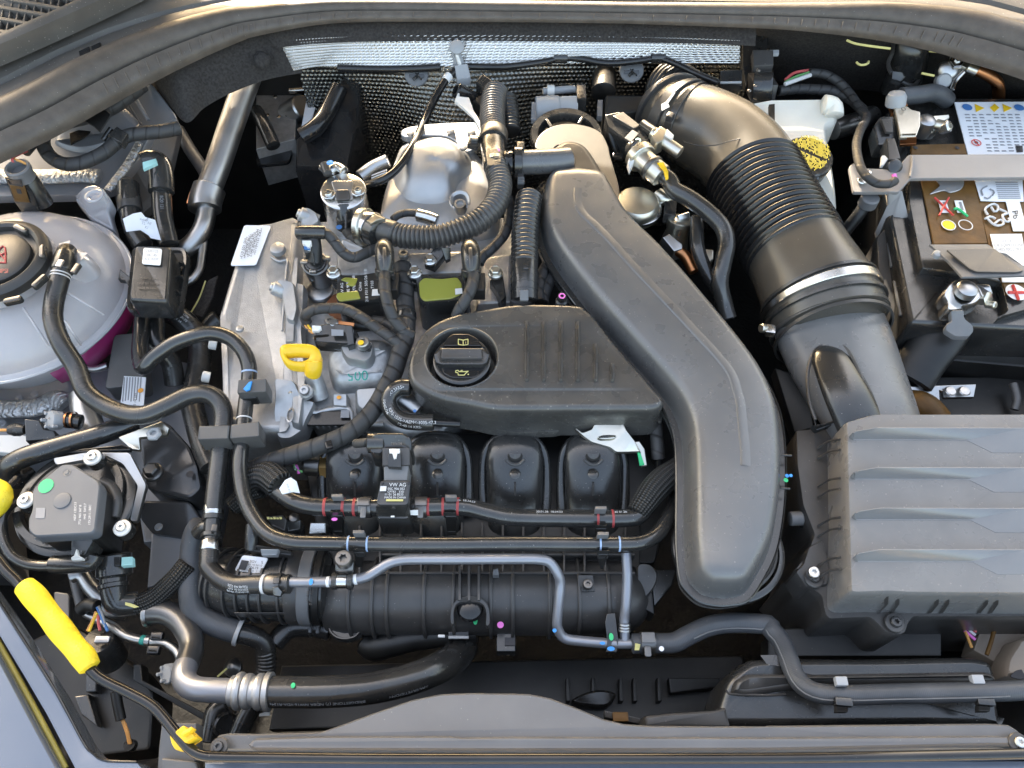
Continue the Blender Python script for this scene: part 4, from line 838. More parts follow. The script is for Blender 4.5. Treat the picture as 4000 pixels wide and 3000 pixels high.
tube('body', q(17, [(1270, 380, -8), (1280, 480, -14), (1290, 590, -22)]), 32, 'plas_s', x, seg=18)
tube('collar', q(17, [(1290, 560, -18), (1300, 640, -26), (1305, 700, -32)]), 38, 'plas_s', x, seg=22)
box('rib', q(17, [(1290, 600, -2)])[0], (6, 60, 10), 'plas', x, rx=25, b=1, r=1)
dot('blue_seal', q(17, [(1195, 690, -14)])[0], 12, 'sblue', x)
tube('plug_lead', q(17, [(1300, 730, -30), (1380, 820, -28), (1500, 900, -28), (1640, 960, -30), (1740, 1000, -34)]), 22, 'tape', None, 'taped lead curving from the fuel pump plug to coils', 'wiring lead')
# camshaft solenoid + its plug
so_ = thing('cam_solenoid', 'grey cylindrical camshaft solenoid with black round insert', 'solenoid', (1240, 1100, -50))
lathe('body', (1231, 1028, -14), [(50, -130), (50, -20), (52, -16), (52, -2), (46, 2), (42, 0)], 'dark_steel', so_, n=36, ax=(.02, -.22, 1), c1=False)
lathe('insert', (1231, 1026, -16), [(46, -10), (42, 4), (36, 5), (34, 10), (20, 12)], 'plas_s', so_, n=32, ax=(.02, -.22, 1))
for a in ((818, 1310), (690, 1180), (1010, 1130)): box('crimp_tab', (*q(17, [a])[0], -12), (28, 16, 14), 'alu_p', so_, b=2, r=2)
plate('body_print', q(17, [(745, 1350, -22), (890, 1350, -22), (920, 1450, -34), (790, 1460, -34)]), 1.5, 'greyp', so_, b=1)
lathe('base_ring', q(17, [(920, 1600, -60)])[0], [(52, -10), (52, 4), (46, 8)], 'alu_p', so_, n=32)
sp_ = thing('solenoid_plug', 'black elbow plug with white lock on the camshaft solenoid', 'connector', (1215, 930, 0))
tube('elbow_head', q(17, [(610, 770, 16), (700, 765, 18), (850, 765, 18), (985, 770, 16)]), 27, 'plas_s', sp_, seg=20)
tube('stem', q(17, [(830, 850, 10), (850, 980, 4), (860, 1100, -4), (850, 1200, -10)]), 26, 'plas_d', sp_, seg=18)
plate('lock_frame', q(17, [(640, 860, 16), (810, 850, 16), (860, 1050, 4), (700, 1060, 4)]), 14, 'plas_s', sp_, b=3)
plate('white_lock', q(17, [(665, 880, 18), (795, 880, 18), (795, 925, 16), (775, 940, 15), (770, 990, 12), (735, 985, 12), (700, 930, 15), (665, 915, 16)]), 6, 'white_p', sp_, b=2)
plate('blue_gasket', q(17, [(690, 960, 13), (775, 985, 12), (770, 1000, 11), (690, 995, 11)]), 3, 'sblue', sp_, b=1)
plate('stem_rib', q(17, [(800, 1060, 8), (820, 1060, 8), (840, 1190, -2), (815, 1190, -2)]), 6, 'plas', sp_, b=1)
tube('solenoid_lead', q(17, [(980, 770, 14), (1050, 810, 12), (1130, 900, 6), (1220, 1020, 0), (1330, 1110, -6), (1440, 1125, -8), (1550, 1080, -8), (1660, 1030, -10), (1740, 1000, -12)]), 21, 'tape', None, 'taped lead sagging from solenoid plug toward the first coil', 'wiring lead', step=3)
# ================================================================ ignition coils
def coil(name, L, top, front, bolt_at, z=-10):
    t = thing(name, L, 'ignition coil', (*top[0], z - 40), 'ignition coils')
    stack('housing', rnd([(*p, z) for p in top], 12), [(-4, -62), (-2, -30), (0, -7), (3, -2), (5, 0), (9, 0)], 'plas_s', t)
    return t
c1 = coil('ignition_coil', 'ignition coil with silver print and two torn resin patches, left', q(6, [(690, 708), (860, 720), (1010, 690), (1085, 690), (1105, 880), (1080, 925), (730, 968), (690, 930)]), None, None)
plate('resin_pool', q(6, [(690, 905), (700, 870), (880, 850), (905, 920), (720, 945)], -8.6), 1.5, 'resin', c1, b=3, r=8)
plate('resin_pool', q(6, [(730, 755), (770, 735), (880, 745), (850, 815), (770, 800), (800, 780)], -8.6), 1.5, 'resin', c1, b=3, r=5)
for k, t in enumerate(('VW AG', '04E 905', 'BGR 77640008', 'China', '218 F311 505/26 4 B', 'T103')):
    text(t, (*q(6, [(745 + 52 * k, 840 - 8 * k)])[0], -9.2), 11, 'inkw', c1, ang=-93)
plate('data_matrix', q(6, [(1005, 840), (1070, 838), (1075, 890), (1000, 895)], -9.3), .6, 'inkw', c1, b=.4)
hexb(c1, q(6, [(672, 700, -8)])[0], 22, 'steel'); plate('bolt_ear', q(6, [(620, 700, -14), (740, 690, -14), (720, 800, -16), (650, 760, -16)]), 16, 'plas_s', c1, b=3, r=10)
c2 = coil('ignition_coil', 'ignition coil with one big olive resin pool, beside oil cap cover', q(6, [(1370, 735), (1430, 700), (1560, 730), (1740, 720), (1790, 700), (1850, 900), (1800, 935), (1470, 965), (1405, 930)]), None, None)
plate('resin_pool', q(6, [(1405, 780), (1450, 740), (1600, 750), (1740, 735), (1780, 790), (1775, 880), (1690, 920), (1450, 940), (1415, 900)], -8.4), 1.5, 'resin', c2, b=3, r=10)
plate('data_matrix', q(6, [(1720, 835), (1780, 830), (1785, 875), (1722, 885)], -7.6), .6, 'inkw', c2, b=.4)
hexb(c2, q(6, [(1372, 700, -8)])[0], 22, 'steel'); plate('bolt_ear', q(6, [(1310, 710, -14), (1440, 690, -14), (1420, 800, -16), (1350, 790, -16)]), 16, 'plas_s', c2, b=3, r=10)
def boot(L, pts, jaw, lead, LL):
    t = thing('coil_plug', L, 'connector', (*pts[0], 0), 'plugs on the coils')
    k = tube('boot', q(6, [(pts[0][0], pts[0][1], 2, 20), (pts[0][0], pts[0][1] + 45, 12, 36), (pts[0][0] + 8, pts[0][1] + 130, 14, 38), (pts[0][0] + 10, pts[0][1] + 200, 10, 36), (pts[0][0] + 10, pts[0][1] + 250, 4, 34)]), 36, 'plas_s', t, seg=24)
    i = near(k, *q(6, [(pts[0][0] + 10, pts[0][1] + 255)])[0])
    band('collar', k, q(6, [(pts[0][0] + 10, pts[0][1] + 250)])[0], 22, 6, 'plas_s', t)
    tube('mould_seam', q(6, [(pts[0][0] + 2, pts[0][1] + 40, 25.5), (pts[0][0] + 6, pts[0][1] + 130, 26.5), (pts[0][0] + 10, pts[0][1] + 220, 21)]), 7, 'plas', t, seg=8, flat=.4)
    for d in (-62, 66): box('latch_leg', (*q(6, [(pts[0][0] + 10 + d, pts[0][1] + 245)])[0], 8), (14, 42, 30), 'plas_s', t, b=3)
    box('socket', (*q(6, [(pts[0][0] + 40, pts[0][1] + 330)])[0], -2), (80, 90, 60), 'plas_d', t, b=5)
    tube('coil_lead', q(6, lead), 23, 'tape', None, LL, 'wiring lead', 'leads of the coils', step=3)
boot('black rubber boot plug on the coil with silver print', [(1105, 440)], None, [(1115, 690, 6), (1110, 760, 10), (1120, 880, 8), (1150, 1000, 2), (1200, 1110, -8), (1270, 1190, -16), (1350, 1250, -24)], 'taped lead from the left coil plug crossing down to the trunk harness')
boot('black rubber boot plug on the coil with the big olive resin pool', [(1850, 440)], None, [(1880, 690, 6), (1875, 770, 8), (1850, 860, 6), (1800, 950, 0), (1760, 1010, -6), (1730, 1080, -14)], 'taped lead from the right coil plug dipping behind the oil cap cover')
x = thing('coil_bracket_bolt', 'bronze-tinted hex bolt right of the second coil', 'bolt', (1935, 1080, -30))
hexb(x, q(6, [(2070, 700, -18)])[0], 22, 'zinc'); plate('foot', q(6, [(2020, 760, -26), (2130, 690, -26), (2160, 900, -30), (2110, 950, -30), (2070, 840, -28)]), 20, 'plas_s', x, b=4)
x = thing('breather_bracket', 'black bracket bolted down under the corrugated breather hose', 'bracket', (1690, 1000, -20))
plate('foot', q(6, [(1455, 610, -12), (1540, 640, -12), (1660, 500, -6), (1640, 480, -4), (1540, 480, -4), (1480, 560, -10)]), 12, 'plas_s', x, b=4)
hexb(x, q(6, [(1505, 590, -8)])[0], 20, 'steel'); plate('fin', q(6, [(1600, 480, 0), (1680, 480, 0), (1680, 570, -12), (1640, 590, -12)]), 6, 'plas_s', x, b=2)
# ---- main harness and branches
mh = tube('engine_harness', q(6, [(1262, 640, -22), (1285, 800, -22), (1290, 950, -24), (1300, 1100, -26), (1290, 1260, -26), (1240, 1400, -28), (1190, 1560, -34)]) + q(10, [(1130, 20, -36), (1050, 170, -40), (940, 310, -42), (790, 430, -46), (600, 515, -50), (400, 585, -56), (200, 650, -60), (60, 700, -66), (-60, 760, -76)]), 36, 'tape', None, 'thick taped trunk harness running from coils down past the sensor', 'wiring harness', step=3, seg=18)
band('cable_tie', mh, q(6, [(1295, 1070)])[0], 26, 3, 'plas_s', mh.o)
x = box('tie_head', q(10, [(628, 520, -34)])[0], (26, 34, 12), 'gloss', mh.o, rz=20, b=2)
tube('sender_lead', q(6, [(440, 1130, -20), (425, 1070, -10), (500, 1020, -2), (620, 1005, -2), (760, 1010, -4), (900, 1075, -8), (1050, 1180, -14), (1170, 1260, -18), (1240, 1320, -22)]), 21, 'tape', None, 'taped lead arching from the cam position sensor to the trunk harness', 'wiring lead', step=3)
tube('cross_lead', q(6, [(850, 1150, -30), (960, 1155, -30), (1100, 1120, -28), (1230, 1130, -26)]), 22, 'plas_d', None, 'dark lead passing under the coil beside the cam position sensor', 'wiring lead')
tube('joining_lead', q(6, [(1010, 1110, -28), (1120, 1130, -24), (1230, 1190, -22), (1340, 1280, -24)]), 20, 'tape', None, 'short taped lead joining the trunk harness near the oil cap cover', 'wiring lead', step=3)
for k, (m_, p) in enumerate((('wire_o', [(495, 1220), (440, 1180), (415, 1130)]), ('yel_p', [(495, 1215), (455, 1160), (425, 1120)]), ('ink', [(490, 1200), (430, 1185), (400, 1140)]))):
    tube('sensor_wire', q(6, p, -18), 4.5, m_, None, ['thin orange wire at the cam position sensor', 'thin yellow wire at the cam position sensor', 'thin black wire at the cam position sensor'][k], 'wire', 'wires of the cam sensor', seg=8)
cs = thing('cam_sensor', 'black cam position sensor connector with data-matrix print', 'sensor', (1300, 1310, -30))
plate('body', q(6, [(500, 1160, -14), (640, 1130, -12), (830, 1150, -12), (850, 1200, -14), (830, 1310, -20), (520, 1290, -20)]), 20, 'plas_s', cs, b=4, r=6)
plate('front_barrel', q(6, [(495, 1230, -16), (640, 1225, -16), (640, 1290, -22), (500, 1295, -22)]), 16, 'gloss', cs, b=5, r=10)
plate('end_block', q(6, [(770, 1150, -8), (830, 1152, -8), (848, 1310, -18), (790, 1325, -18)]), 20, 'plas_s', cs, b=3)
plate('data_matrix', q(6, [(650, 1185), (755, 1190), (755, 1240), (652, 1240)], -11), .8, 'inkgrey', cs, b=.5)
plate('white_lock', q(6, [(482, 1150, -10), (560, 1155, -10), (565, 1180, -12), (540, 1200, -13), (485, 1200, -13)]), 5, 'white_p', cs, b=2)
plate('mount_ear', q(6, [(840, 1220, -22), (870, 1200, -22), (900, 1270, -22), (1000, 1300, -22), (985, 1370, -26), (900, 1370, -26)]), 8, 'plas_s', cs, b=3, r=8)
torx(cs, q(6, [(925, 1310, -16)])[0], 26, 'alu_p'); dot('yellow_dab', q(6, [(905, 1300, -8)])[0], 12, 'yel_p', cs)
lathe('upper_bolt', q(6, [(668, 1130, -14)])[0], [(20, -20), (20, 2), (15, 6)], 'alu_p', cs, n=20)
plate('foil_tab', q(6, [(690, 1110, -14), (850, 1130, -14), (845, 1160, -16), (720, 1150, -15)]), 2, 'copper', cs, b=1)
# dipstick
ds = thing('dipstick', 'yellow plastic dipstick handle with oval loop', 'dipstick', (1200, 1450, -20))
ring = cr(q(6, [(205, 1375, -6), (225, 1325, -4), (300, 1312, -4), (470, 1318, -4), (540, 1360, -6), (560, 1420, -8), (530, 1490, -10), (450, 1515, -12), (300, 1505, -12), (230, 1450, -9)]), 5, True)
hole = cr(q(6, [(258, 1405, -7), (275, 1398, -6), (330, 1392, -6), (430, 1395, -6), (462, 1405, -7), (465, 1415, -8), (455, 1440, -9), (400, 1462, -10), (320, 1458, -10), (270, 1430, -8)]), 5, True)
A = [V3(p) for p in ring]; B_ = [V3(p) for p in hole]; dn = Vector((0, 0, -.010)); up_ = Vector((0, 0, .002))
mid = [a.lerp(b, .35) + up_ for a, b in zip(A, B_)]; mid2 = [a.lerp(b, .7) + up_ for a, b in zip(A, B_)]
MB().grid([[a + dn for a in A], A, mid, mid2, B_, [b + dn for b in B_], [a + dn for a in A]], True).build('handle_loop', 'yel_p', ds, ang=60)
tube('stem', q(6, [(500, 1470, -10), (500, 1520, -14), (490, 1560, -22)]), 33, 'yel_p', ds, seg=20)
# ================================================================ corrugated breather hoses
bh = tube('breather_hose', q(6, [(985, 320, -4), (1060, 325, -2), (1150, 345, 0), (1250, 378, 0), (1400, 392, 2), (1560, 388, 4), (1720, 345, 6), (1880, 280, 8), (2000, 190, 10), (2080, 80, 10)]) + q(2, [(2110, 1600, 10), (2085, 1480, 10), (2060, 1370, 8)]), 48, 'plas', None, 'corrugated grey-black breather hose looping over the turbo heat shield', 'hose', seg=28, corr=(17.5, .17, .13, .97), ang=60)
bc = thing('breather_coupling', 'black breather coupling with pink dot between two corrugated hoses', 'coupling', (1930, 600, 0))
bcu = tube('sleeve', q(2, [(2070, 1440, 10), (2055, 1340, 6), (2045, 1250, 4), (2050, 1190, 2)]), 48, 'plas_s', bc, seg=26)
band('clamp_band', bcu, q(2, [(2060, 1180)])[0], 62, 9, 'dark_steel', bc, seg=28)
box('clamp_buckle', q(2, [(1880, 1210, 14)])[0], (40, 58, 22), 'plas_s', bc, rz=-12); box('buckle_tooth', q(2, [(1885, 1190, 18)])[0], (30, 14, 10), 'alu_p', bc, rz=-12, b=2)
plate('latch_panel', q(2, [(1985, 1270, 22), (2110, 1265, 22), (2120, 1400, 26), (2000, 1440, 26)]), 4, 'plas', bc, b=3)
dot('pink_dot', q(2, [(2088, 1298, 24)])[0], 9, 'pink', bc, sq=1.1)
tube('upper_breather', q(2, [(2055, 1190, 2), (2045, 1080, -4), (2045, 960, -8), (2055, 860, -10), (2080, 790, -12)]), 50, 'plas', None, 'corrugated breather hose rising to the angled connector at the firewall', 'hose', seg=28, corr=(17, .15, .12, 1), ang=60)
tube('rear_breather', q(2, [(2170, 860, -20), (2190, 1000, -26), (2200, 1140, -30)]), 40, 'plas_d', None, 'second corrugated hose half hidden behind the upper breather', 'hose', seg=22, corr=(17, .15, 0, 1), ang=60)
x = thing('breather_clamp', 'wide spring clamp fixing the breather hose to the pump side', 'hose clamp', (1430, 890, 0))
xb = tube('neck', q(17, [(1560, 690, -8), (1640, 700, -6), (1720, 740, -4), (1800, 780, -2)]), 62, 'plas_s', x, seg=28)
band('clamp_band', xb, q(17, [(1620, 720)])[0], 38, 4, 'steel', x, seg=30)
band('lock_ring', xb, q(17, [(1530, 660)])[0], 26, 12, 'zinc', x, seg=30)
plate('finger_tab', q(17, [(1590, 590, 18), (1720, 500, 22), (1860, 560, 22), (1740, 590, 22), (1650, 640, 20)]), 6, 'zinc', x, b=3)
dr = tube('intake_breather', q(7, [(150, 60, -4), (130, 170, -2), (115, 350, -4), (110, 520, -6), (108, 640, -8)]), 54, 'plas_s', None, 'shiny black corrugated hose between turbo shield and intake duct', 'hose', seg=28, corr=(20, .13, .02, 1), ang=60)
x = thing('breather_socket', 'smooth black socket plugging into the oil cap cover', 'coupling', (2050, 1110, -20))
xs = tube('barrel', q(7, [(110, 560, -8), (108, 700, -10), (108, 820, -14), (108, 940, -20)]), 53, 'plas_s', x, seg=26)
for k in range(4): band('rib', xs, q(7, [(108, 700 + 55 * k)])[0], 4, 1.5, 'plas_s', x)
box('snap_tab', q(7, [(105, 890, 4)])[0], (34, 44, 14), 'greyp', x, rx=20); box('snap_tab', q(7, [(120, 640, 8)])[0], (22, 26, 8), 'plas_s', x, rx=10)
tube('side_lead', q(6, [(2180, 60, -16), (2190, 200, -16), (2150, 360, -18), (2060, 470, -20), (1960, 560, -22), (1930, 620, -24)]), 20, 'tape', None, 'taped lead hugging the outer bend of the breather hose', 'wiring lead', step=3)
tube('lambda_lead', q(6, [(1180, 240, -14), (1230, 200, -12), (1310, 180, -12), (1400, 185, -12)]), 15, 'tape', None, 'thin taped lead on the shield beside the breather clamp', 'wiring lead', step=3)
x = thing('lambda_plug', 'small chromed plug tucked under the breather hose bend', 'connector', (1660, 850, -20))
tube('barrel', q(6, [(1400, 200, -12), (1480, 220, -12), (1560, 250, -14)]), 26, 'steel', x)
# ================================================================ oil cap cover
oc = thing('oil_cover', 'black textured plastic cover with six ribs and oil cap well', 'engine cover', (2000, 1480, -60))
OUT = q(6, [(1310, 1540), (1325, 1420), (1400, 1250), (1540, 1120), (1720, 1045), (1900, 1010), (2100, 975)]) + q(7, [(0, 960), (200, 952), (560, 965), (650, 1010), (730, 1090), (900, 1310), (1100, 1540), (1230, 1690)]) + q(11, [(1300, 110), (1310, 170), (1230, 215), (1000, 222), (500, 222), (0, 225)]) + q(10, [(2030, 215), (1860, 180), (1600, 130), (1440, 60)]) + q(6, [(1340, 1640)])
OUT = cr([(*p, 0 if p[1] < 1300 else -3) for p in OUT], 5, True)
from mathutils.geometry import tessellate_polygon
WC = (1804, 1392, 0)
rw = stack_rows(OUT, [(-7, -56), (-5, -50), (2, -46), (2, -20), (0, -9), (4, -4), (11, -1.2), (20, 0), (26, 0)])
shb = MB(); shb.grid(rw, True); wo = P(*WC); ws = S(wo)
wr = [wo + Vector((math.cos(t), math.sin(t), 0)) * 146 * ws + Vector((0, 0, -.0008)) for t in [2 * math.pi * j / 56 for j in range(56)]]
b0 = len(shb.v); ringv = rw[-1]; shb.v += [tuple(p) for p in ringv] + [tuple(p) for p in wr]
for t in tessellate_polygon([ringv, wr]): shb.f.append(tuple(b0 + i for i in t))
shb.uv = []
shb.build('shell', 'cover', oc, ang=60)
stack('skirt', rnd(q(10, [(1500, 235, -50), (1880, 310, -50), (2030, 390, -50)]) + q(11, [(0, 425, -50), (370, 415, -50), (540, 370, -50), (680, 290, -50), (1040, 290, -50), (1070, 345, -50), (1300, 330, -50), (1320, 200, -50), (600, 120, -50)]) + q(10, [(1600, 100, -50)]), 12), [(0, -12), (0, -2), (4, 0)], 'cover', oc)
# well and cap
lathe('well', WC, [(148, -3.5), (143, -1), (138, -5), (134, -16), (130, -110), (60, -114)], 'cover', oc, n=56)
cap2 = thing('oil_filler_cap', 'black oil filler cap with book and oil-can symbols', 'oil cap', (1804, 1400, -6))
lathe('cap_disc', (1804, 1404, -4), [(108, -90), (114, -14), (113, -4), (106, 1), (98, 1), (93, -3), (30, -4)], 'plas_s', cap2, n=56)
plate('grip_bar', rnd(q(6, [(1535, 1400, 5), (1590, 1345, 6), (1960, 1345, 6), (2020, 1400, 5), (2000, 1470, 3), (1960, 1490, 3), (1600, 1490, 3), (1550, 1470, 3)]), 6), 16, 'plas_s', cap2, b=7)
plate('grip_top', q(6, [(1605, 1348, 9), (1950, 1348, 9), (1955, 1438, 7), (1600, 1438, 7)]), 5, 'plas', cap2, b=4, r=5)
for pts in (q(6, [(1620, 1330), (1640, 1270), (1700, 1225), (1840, 1225), (1920, 1270), (1955, 1330)], -1), q(6, [(1600, 1500), (1955, 1500), (1950, 1570), (1880, 1605), (1690, 1605), (1620, 1570)], -4)):
    plate('recess', pts, 4, 'gloss', cap2, b=4, r=8)
for k, pts in enumerate((q(6, [(1748, 1318), (1748, 1272), (1790, 1280), (1832, 1272), (1832, 1318), (1790, 1324), (1748, 1318)]), q(6, [(1790, 1282), (1790, 1322)]))):
    for a, b_ in zip(pts, pts[1:]): tube('book_symbol', [(*a, 1), (*b_, 1)], 1.8, 'yel_line', cap2, seg=6, step=30)
text('i', (*q(6, [(1812, 1300)])[0], 1.2), 12, 'yel_line', cap2)
cano = q(6, [(1725, 1545), (1745, 1540), (1755, 1552), (1800, 1552), (1835, 1548), (1812, 1565), (1800, 1582), (1748, 1582), (1745, 1562), (1725, 1558), (1725, 1545)])
for a, b_ in zip(cano, cano[1:]): tube('oilcan_symbol', [(*a, -1.6), (*b_, -1.6)], 1.8, 'yel_line', cap2, seg=6, step=30)
tube('oilcan_symbol', [(*p, -1.6) for p in q(6, [(1770, 1552), (1770, 1542), (1785, 1542)])], 1.8, 'yel_line', cap2, seg=6, step=30)
dot('oilcan_symbol', (*q(6, [(1834, 1575)])[0], -1.2), 3, 'yel_line', cap2)
for xr, yt in ((127, 1120), (272, 1120), (421, 1120), (567, 1120), (721, 1312), (866, 1485)):
    a, b_ = q(7, [(xr, yt), (xr, 1640)])
    stack('rib', rnd([(a[0] - 9, a[1], 0), (a[0] + 9, a[1], 0), (b_[0] + 9, b_[1], -1), (b_[0] - 9, b_[1], -1)], 8), [(0, -1), (1, 2.4), (4, 3.6)], 'cover', oc)
    plate('rib_groove', [(a[0] - 2, a[1] + 12, 4.4), (a[0] + 2, a[1] + 12, 4.4), (b_[0] + 2, b_[1] - 12, 3.4), (b_[0] - 2, b_[1] - 12, 3.4)], .8, 'plas_d', oc, b=.5)
x = thing('cover_bolt', 'pink-ringed bolt between the oil cap cover and intake duct', 'bolt', (2195, 1160, -10))
torx(x, q(7, [(432, 905, -4)])[0], 17, 'plas_s'); lathe('pink_ring', q(7, [(432, 900, 1)])[0], [(13, 0), (13, 3), (8, 3), (8, 0)], 'pink', x, n=24, c1=False)
lathe('pillar', q(7, [(430, 930, -8)])[0], [(26, -60), (24, -6), (18, 0)], 'plas_s', x, n=24)
# crankcase hose left of the cover
kh = tube('crankcase_hose', q(10, [(1330, 30, -24), (1240, 30, -24), (1170, 80, -26), (1145, 160, -30), (1190, 260, -34), (1280, 315, -36), (1400, 330, -36), (1530, 330, -36)]), 33, 'rub_s', None, 'black U-shaped hose with white printing left of the oil cap cover', 'hose', seg=22)
ttext('KRS-1035->AEM<-1035-<7,3', kh, q(10, [(1330, 330)])[0], 12, 'inkw', kh.o, off=-.05)
ttext('12:40:14 KRS-', kh, q(10, [(1330, 330)])[0], 11, 'inkw', kh.o, off=-.62)
ttext('-<7,3X3,5>', kh, q(10, [(1200, 55)])[0], 12, 'inkw', kh.o, off=0)
ttext('10/02/26', kh, q(10, [(1150, 190)])[0], 11, 'inkw', kh.o, off=-.5)
tube('crankcase_stub', q(10, [(1540, 335, -38), (1640, 340, -38), (1760, 345, -40)]), 15, 'gloss', None, 'thin black stub pipe leaving the U-shaped hose', 'pipe')
x = thing('cylinder_stub', 'silver casting stub inside the U-shaped crankcase hose', 'pipe stub', (1590, 1580, -60))
tube('stub', q(10, [(1240, 130, -48), (1310, 170, -50), (1400, 240, -54)]), 40, 'alu_p', x, seg=20); dot('blue_dab', q(10, [(1372, 232, -30)])[0], 7, 'sblue', x)
# lifting eye
le = thing('lifting_eye', 'pressed zinc lifting eye with green paint below the oil cap cover', 'lifting eye', (2330, 1720, -60))
plate('eye_plate', q(11, [(540, 380, -44), (610, 420, -46), (690, 390, -42), (720, 335, -38), (960, 335, -38), (990, 400, -40), (1060, 490, -46), (1110, 580, -52), (980, 585, -54), (900, 585, -54), (850, 545, -52), (690, 500, -50), (620, 450, -47)]), 5, 'zinc', le, b=3, r=8)
stack('eye_rim', cr(q(11, [(735, 465, -46), (790, 445, -45), (880, 445, -45), (905, 460, -46), (870, 482, -47), (770, 485, -47)]), 4, True), [(0, -1), (2, 2), (6, 2.5), (9, 0)], 'zinc', le); plate('eye_hole', q(11, [(760, 462), (820, 440), (870, 446), (820, 456)], -42), 1.2, 'ink', le, b=.5)
plate('strap', q(11, [(1060, 500, -54), (1100, 495, -54), (1145, 560, -58), (1165, 700, -68), (1120, 710, -68), (1110, 590, -60)]), 4, 'zinc', le, b=2)
plate('green_dab', q(11, [(1085, 590, -56), (1110, 595, -56), (1145, 695, -64), (1105, 705, -64)]), 2, 'green', le, b=1); plate('green_dab', q(11, [(860, 338), (885, 338), (885, 362), (862, 360)], -42.6), 1, 'green', le, b=1)
tube('knock_lead', q(11, [(1240, 340, -60), (1248, 450, -62), (1258, 560, -66), (1265, 640, -72)]), 26, 'tape', None, 'short taped lead dropping beside the lifting eye', 'wiring lead', step=3)
tube('lead_end_tape', q(11, [(1265, 630, -72), (1270, 690, -78), (1265, 750, -84)]), 15, 'gloss', None, 'shiny dark tail at the end of the short taped lead', 'wiring lead')
# ================================================================ intake manifold
mf = thing('intake_manifold', 'black plastic intake manifold with four scooped runners and ribbed plenum', 'intake manifold', (1900, 2150, -200))
plate('runner_bed', [(1180, 1740, -110), (1500, 1690, -106), (2460, 1690, -106), (2620, 1900, -116), (2560, 2200, -128), (1260, 2200, -128)], 30, 'plas_d', mf, b=6, r=20)
for xc in (1384, 1706, 2010, 2316):
    f = 1 + (xc - 1850) * .00002
    rn = tube('runner', [(xc, 1712, -70, 84), (xc, 1742, -66, 104), (xc, 1800, -70, 112), (xc, 1880, -82, 110), (xc, 1990, -102, 108), (xc, 2080, -124, 100)], 90, 'plas_s', mf, seg=26, flat=.42)
    arch = [(xc - 122, 2000, -104), (xc - 124, 1880, -90), (xc - 116, 1780, -76), (xc - 76, 1720, -66), (xc, 1702, -62), (xc + 76, 1720, -66), (xc + 116, 1780, -76), (xc + 124, 1880, -90), (xc + 122, 2000, -104)]
    tube('runner_rim', arch, 20, 'plas_s', mf, seg=14)
    u0 = xc + 2
    stack('boss', cr([(u0 - 26, 1770, -48), (u0, 1772, -48), (u0 + 26, 1770, -48), (u0 + 20, 1788, -50), (u0, 1797, -52), (u0 - 20, 1788, -50)], 4, True), [(-3, -5), (0, -1), (3, 1)], 'plas', mf)
    tube('chevron', [(u0 - 36, 1796, -50), (u0 - 18, 1812, -53), (u0, 1816, -54), (u0 + 18, 1812, -53), (u0 + 36, 1796, -50)], 6, 'plas', mf, seg=8)
    lathe('dimple', (u0, 1850, -58), [(22, -2), (18, 2), (8, 4)], 'plas_s', mf, n=20)
    plate('web', [(u0 - 4, 1885, -68), (u0 + 4, 1885, -68), (u0 + 4, 1960, -84), (u0 - 4, 1960, -84)], 8, 'plas', mf, b=1)
pl = tube('plenum', [(1285, 2332, -142, 126), (1340, 2332, -142, 140), (1420, 2332, -140, 144), (1900, 2332, -140, 144), (2300, 2332, -140, 144), (2440, 2330, -140, 138), (2500, 2328, -142, 96)], 140, 'plas', mf, seg=44, step=8)
for a in (1407, 1466, 1542, 1660, 1786, 1912, 2011, 2140, 2253, 2366): band('plenum_rib', pl, (a, 2332), 13, 13, 'plas', mf, prof=[(-.5, -.3), (-.5, .85), (-.3, 1), (.3, 1), (.5, .85), (.5, -.3)], seg=44)
plate('lower_flange', q(14, [(620, 430, -140), (900, 440, -140), (1080, 455, -140), (2212, 440, -140)]) + q(15, [(200, 455, -140), (800, 440, -140), (900, 440, -140), (900, 330, -140)]) + q(14, [(1500, 350, -140), (640, 350, -140)]), 12, 'plas', mf, b=4)
stack('corner_lug', rnd(q(14, [(620, 400, -134), (760, 420, -134), (800, 370, -134), (960, 380, -134), (940, 450, -134), (860, 540, -134), (760, 560, -134), (680, 540, -134), (620, 480, -134)]), 16), [(0, -12), (0, -1), (4, 1), (9, 1), (13, -2)], 'plas_s', mf)
for a, m_ in (((740, 458), 'blue'), ((848, 458), 'blue')): dot('blue_dot', (*q(14, [a])[0], -132), 8, m_, mf)
lathe('green_dab', q(14, [(1895, 385, -110)])[0], [(9, 0), (5, 1)], 'green', mf, sy=1.8, n=12); dot('pink_dab', q(14, [(2112, 422, -112)])[0], 13, 'pink', mf)
# upper lattice between hoses and plenum
for y0, z_ in ((2232, -96), (2160, -104)): plate('lattice_bar', [(1480, y0, z_), (2480, y0, z_), (2480, y0 + 9, z_), (1480, y0 + 9, z_)], 12, 'plas', mf, b=2)
for a in range(14): x_ = 1400 + 80 * a; plate('lattice_web', [(x_, 2040, -104), (x_ + 8, 2040, -104), (x_ + 8, 2240, -98), (x_, 2240, -98)], 12, 'plas', mf, b=2)
plate('lattice_bed', [(1300, 2020, -116), (2500, 2020, -116), (2500, 2260, -116), (1300, 2260, -116)], 10, 'plas_d', mf, b=3)
stack('horseshoe', cr(q(14, [(1680, 400, -98), (1685, 280, -92), (1740, 200, -88), (1850, 170, -86), (1960, 200, -88), (2015, 280, -92), (2020, 410, -98), (1985, 420, -98), (1985, 300, -92), (1930, 230, -90), (1760, 230, -90), (1712, 300, -92), (1712, 410, -98)]), 4, True), [(0, -12), (0, -1), (2, 0)], 'plas', mf)
for a in (1760, 1840, 1925): plate('strut_web', q(14, [(a - 12, -90, -86), (a + 12, -90, -86), (a + 12, 210, -86), (a - 12, 210, -86)]), 12, 'plas', mf, b=2)
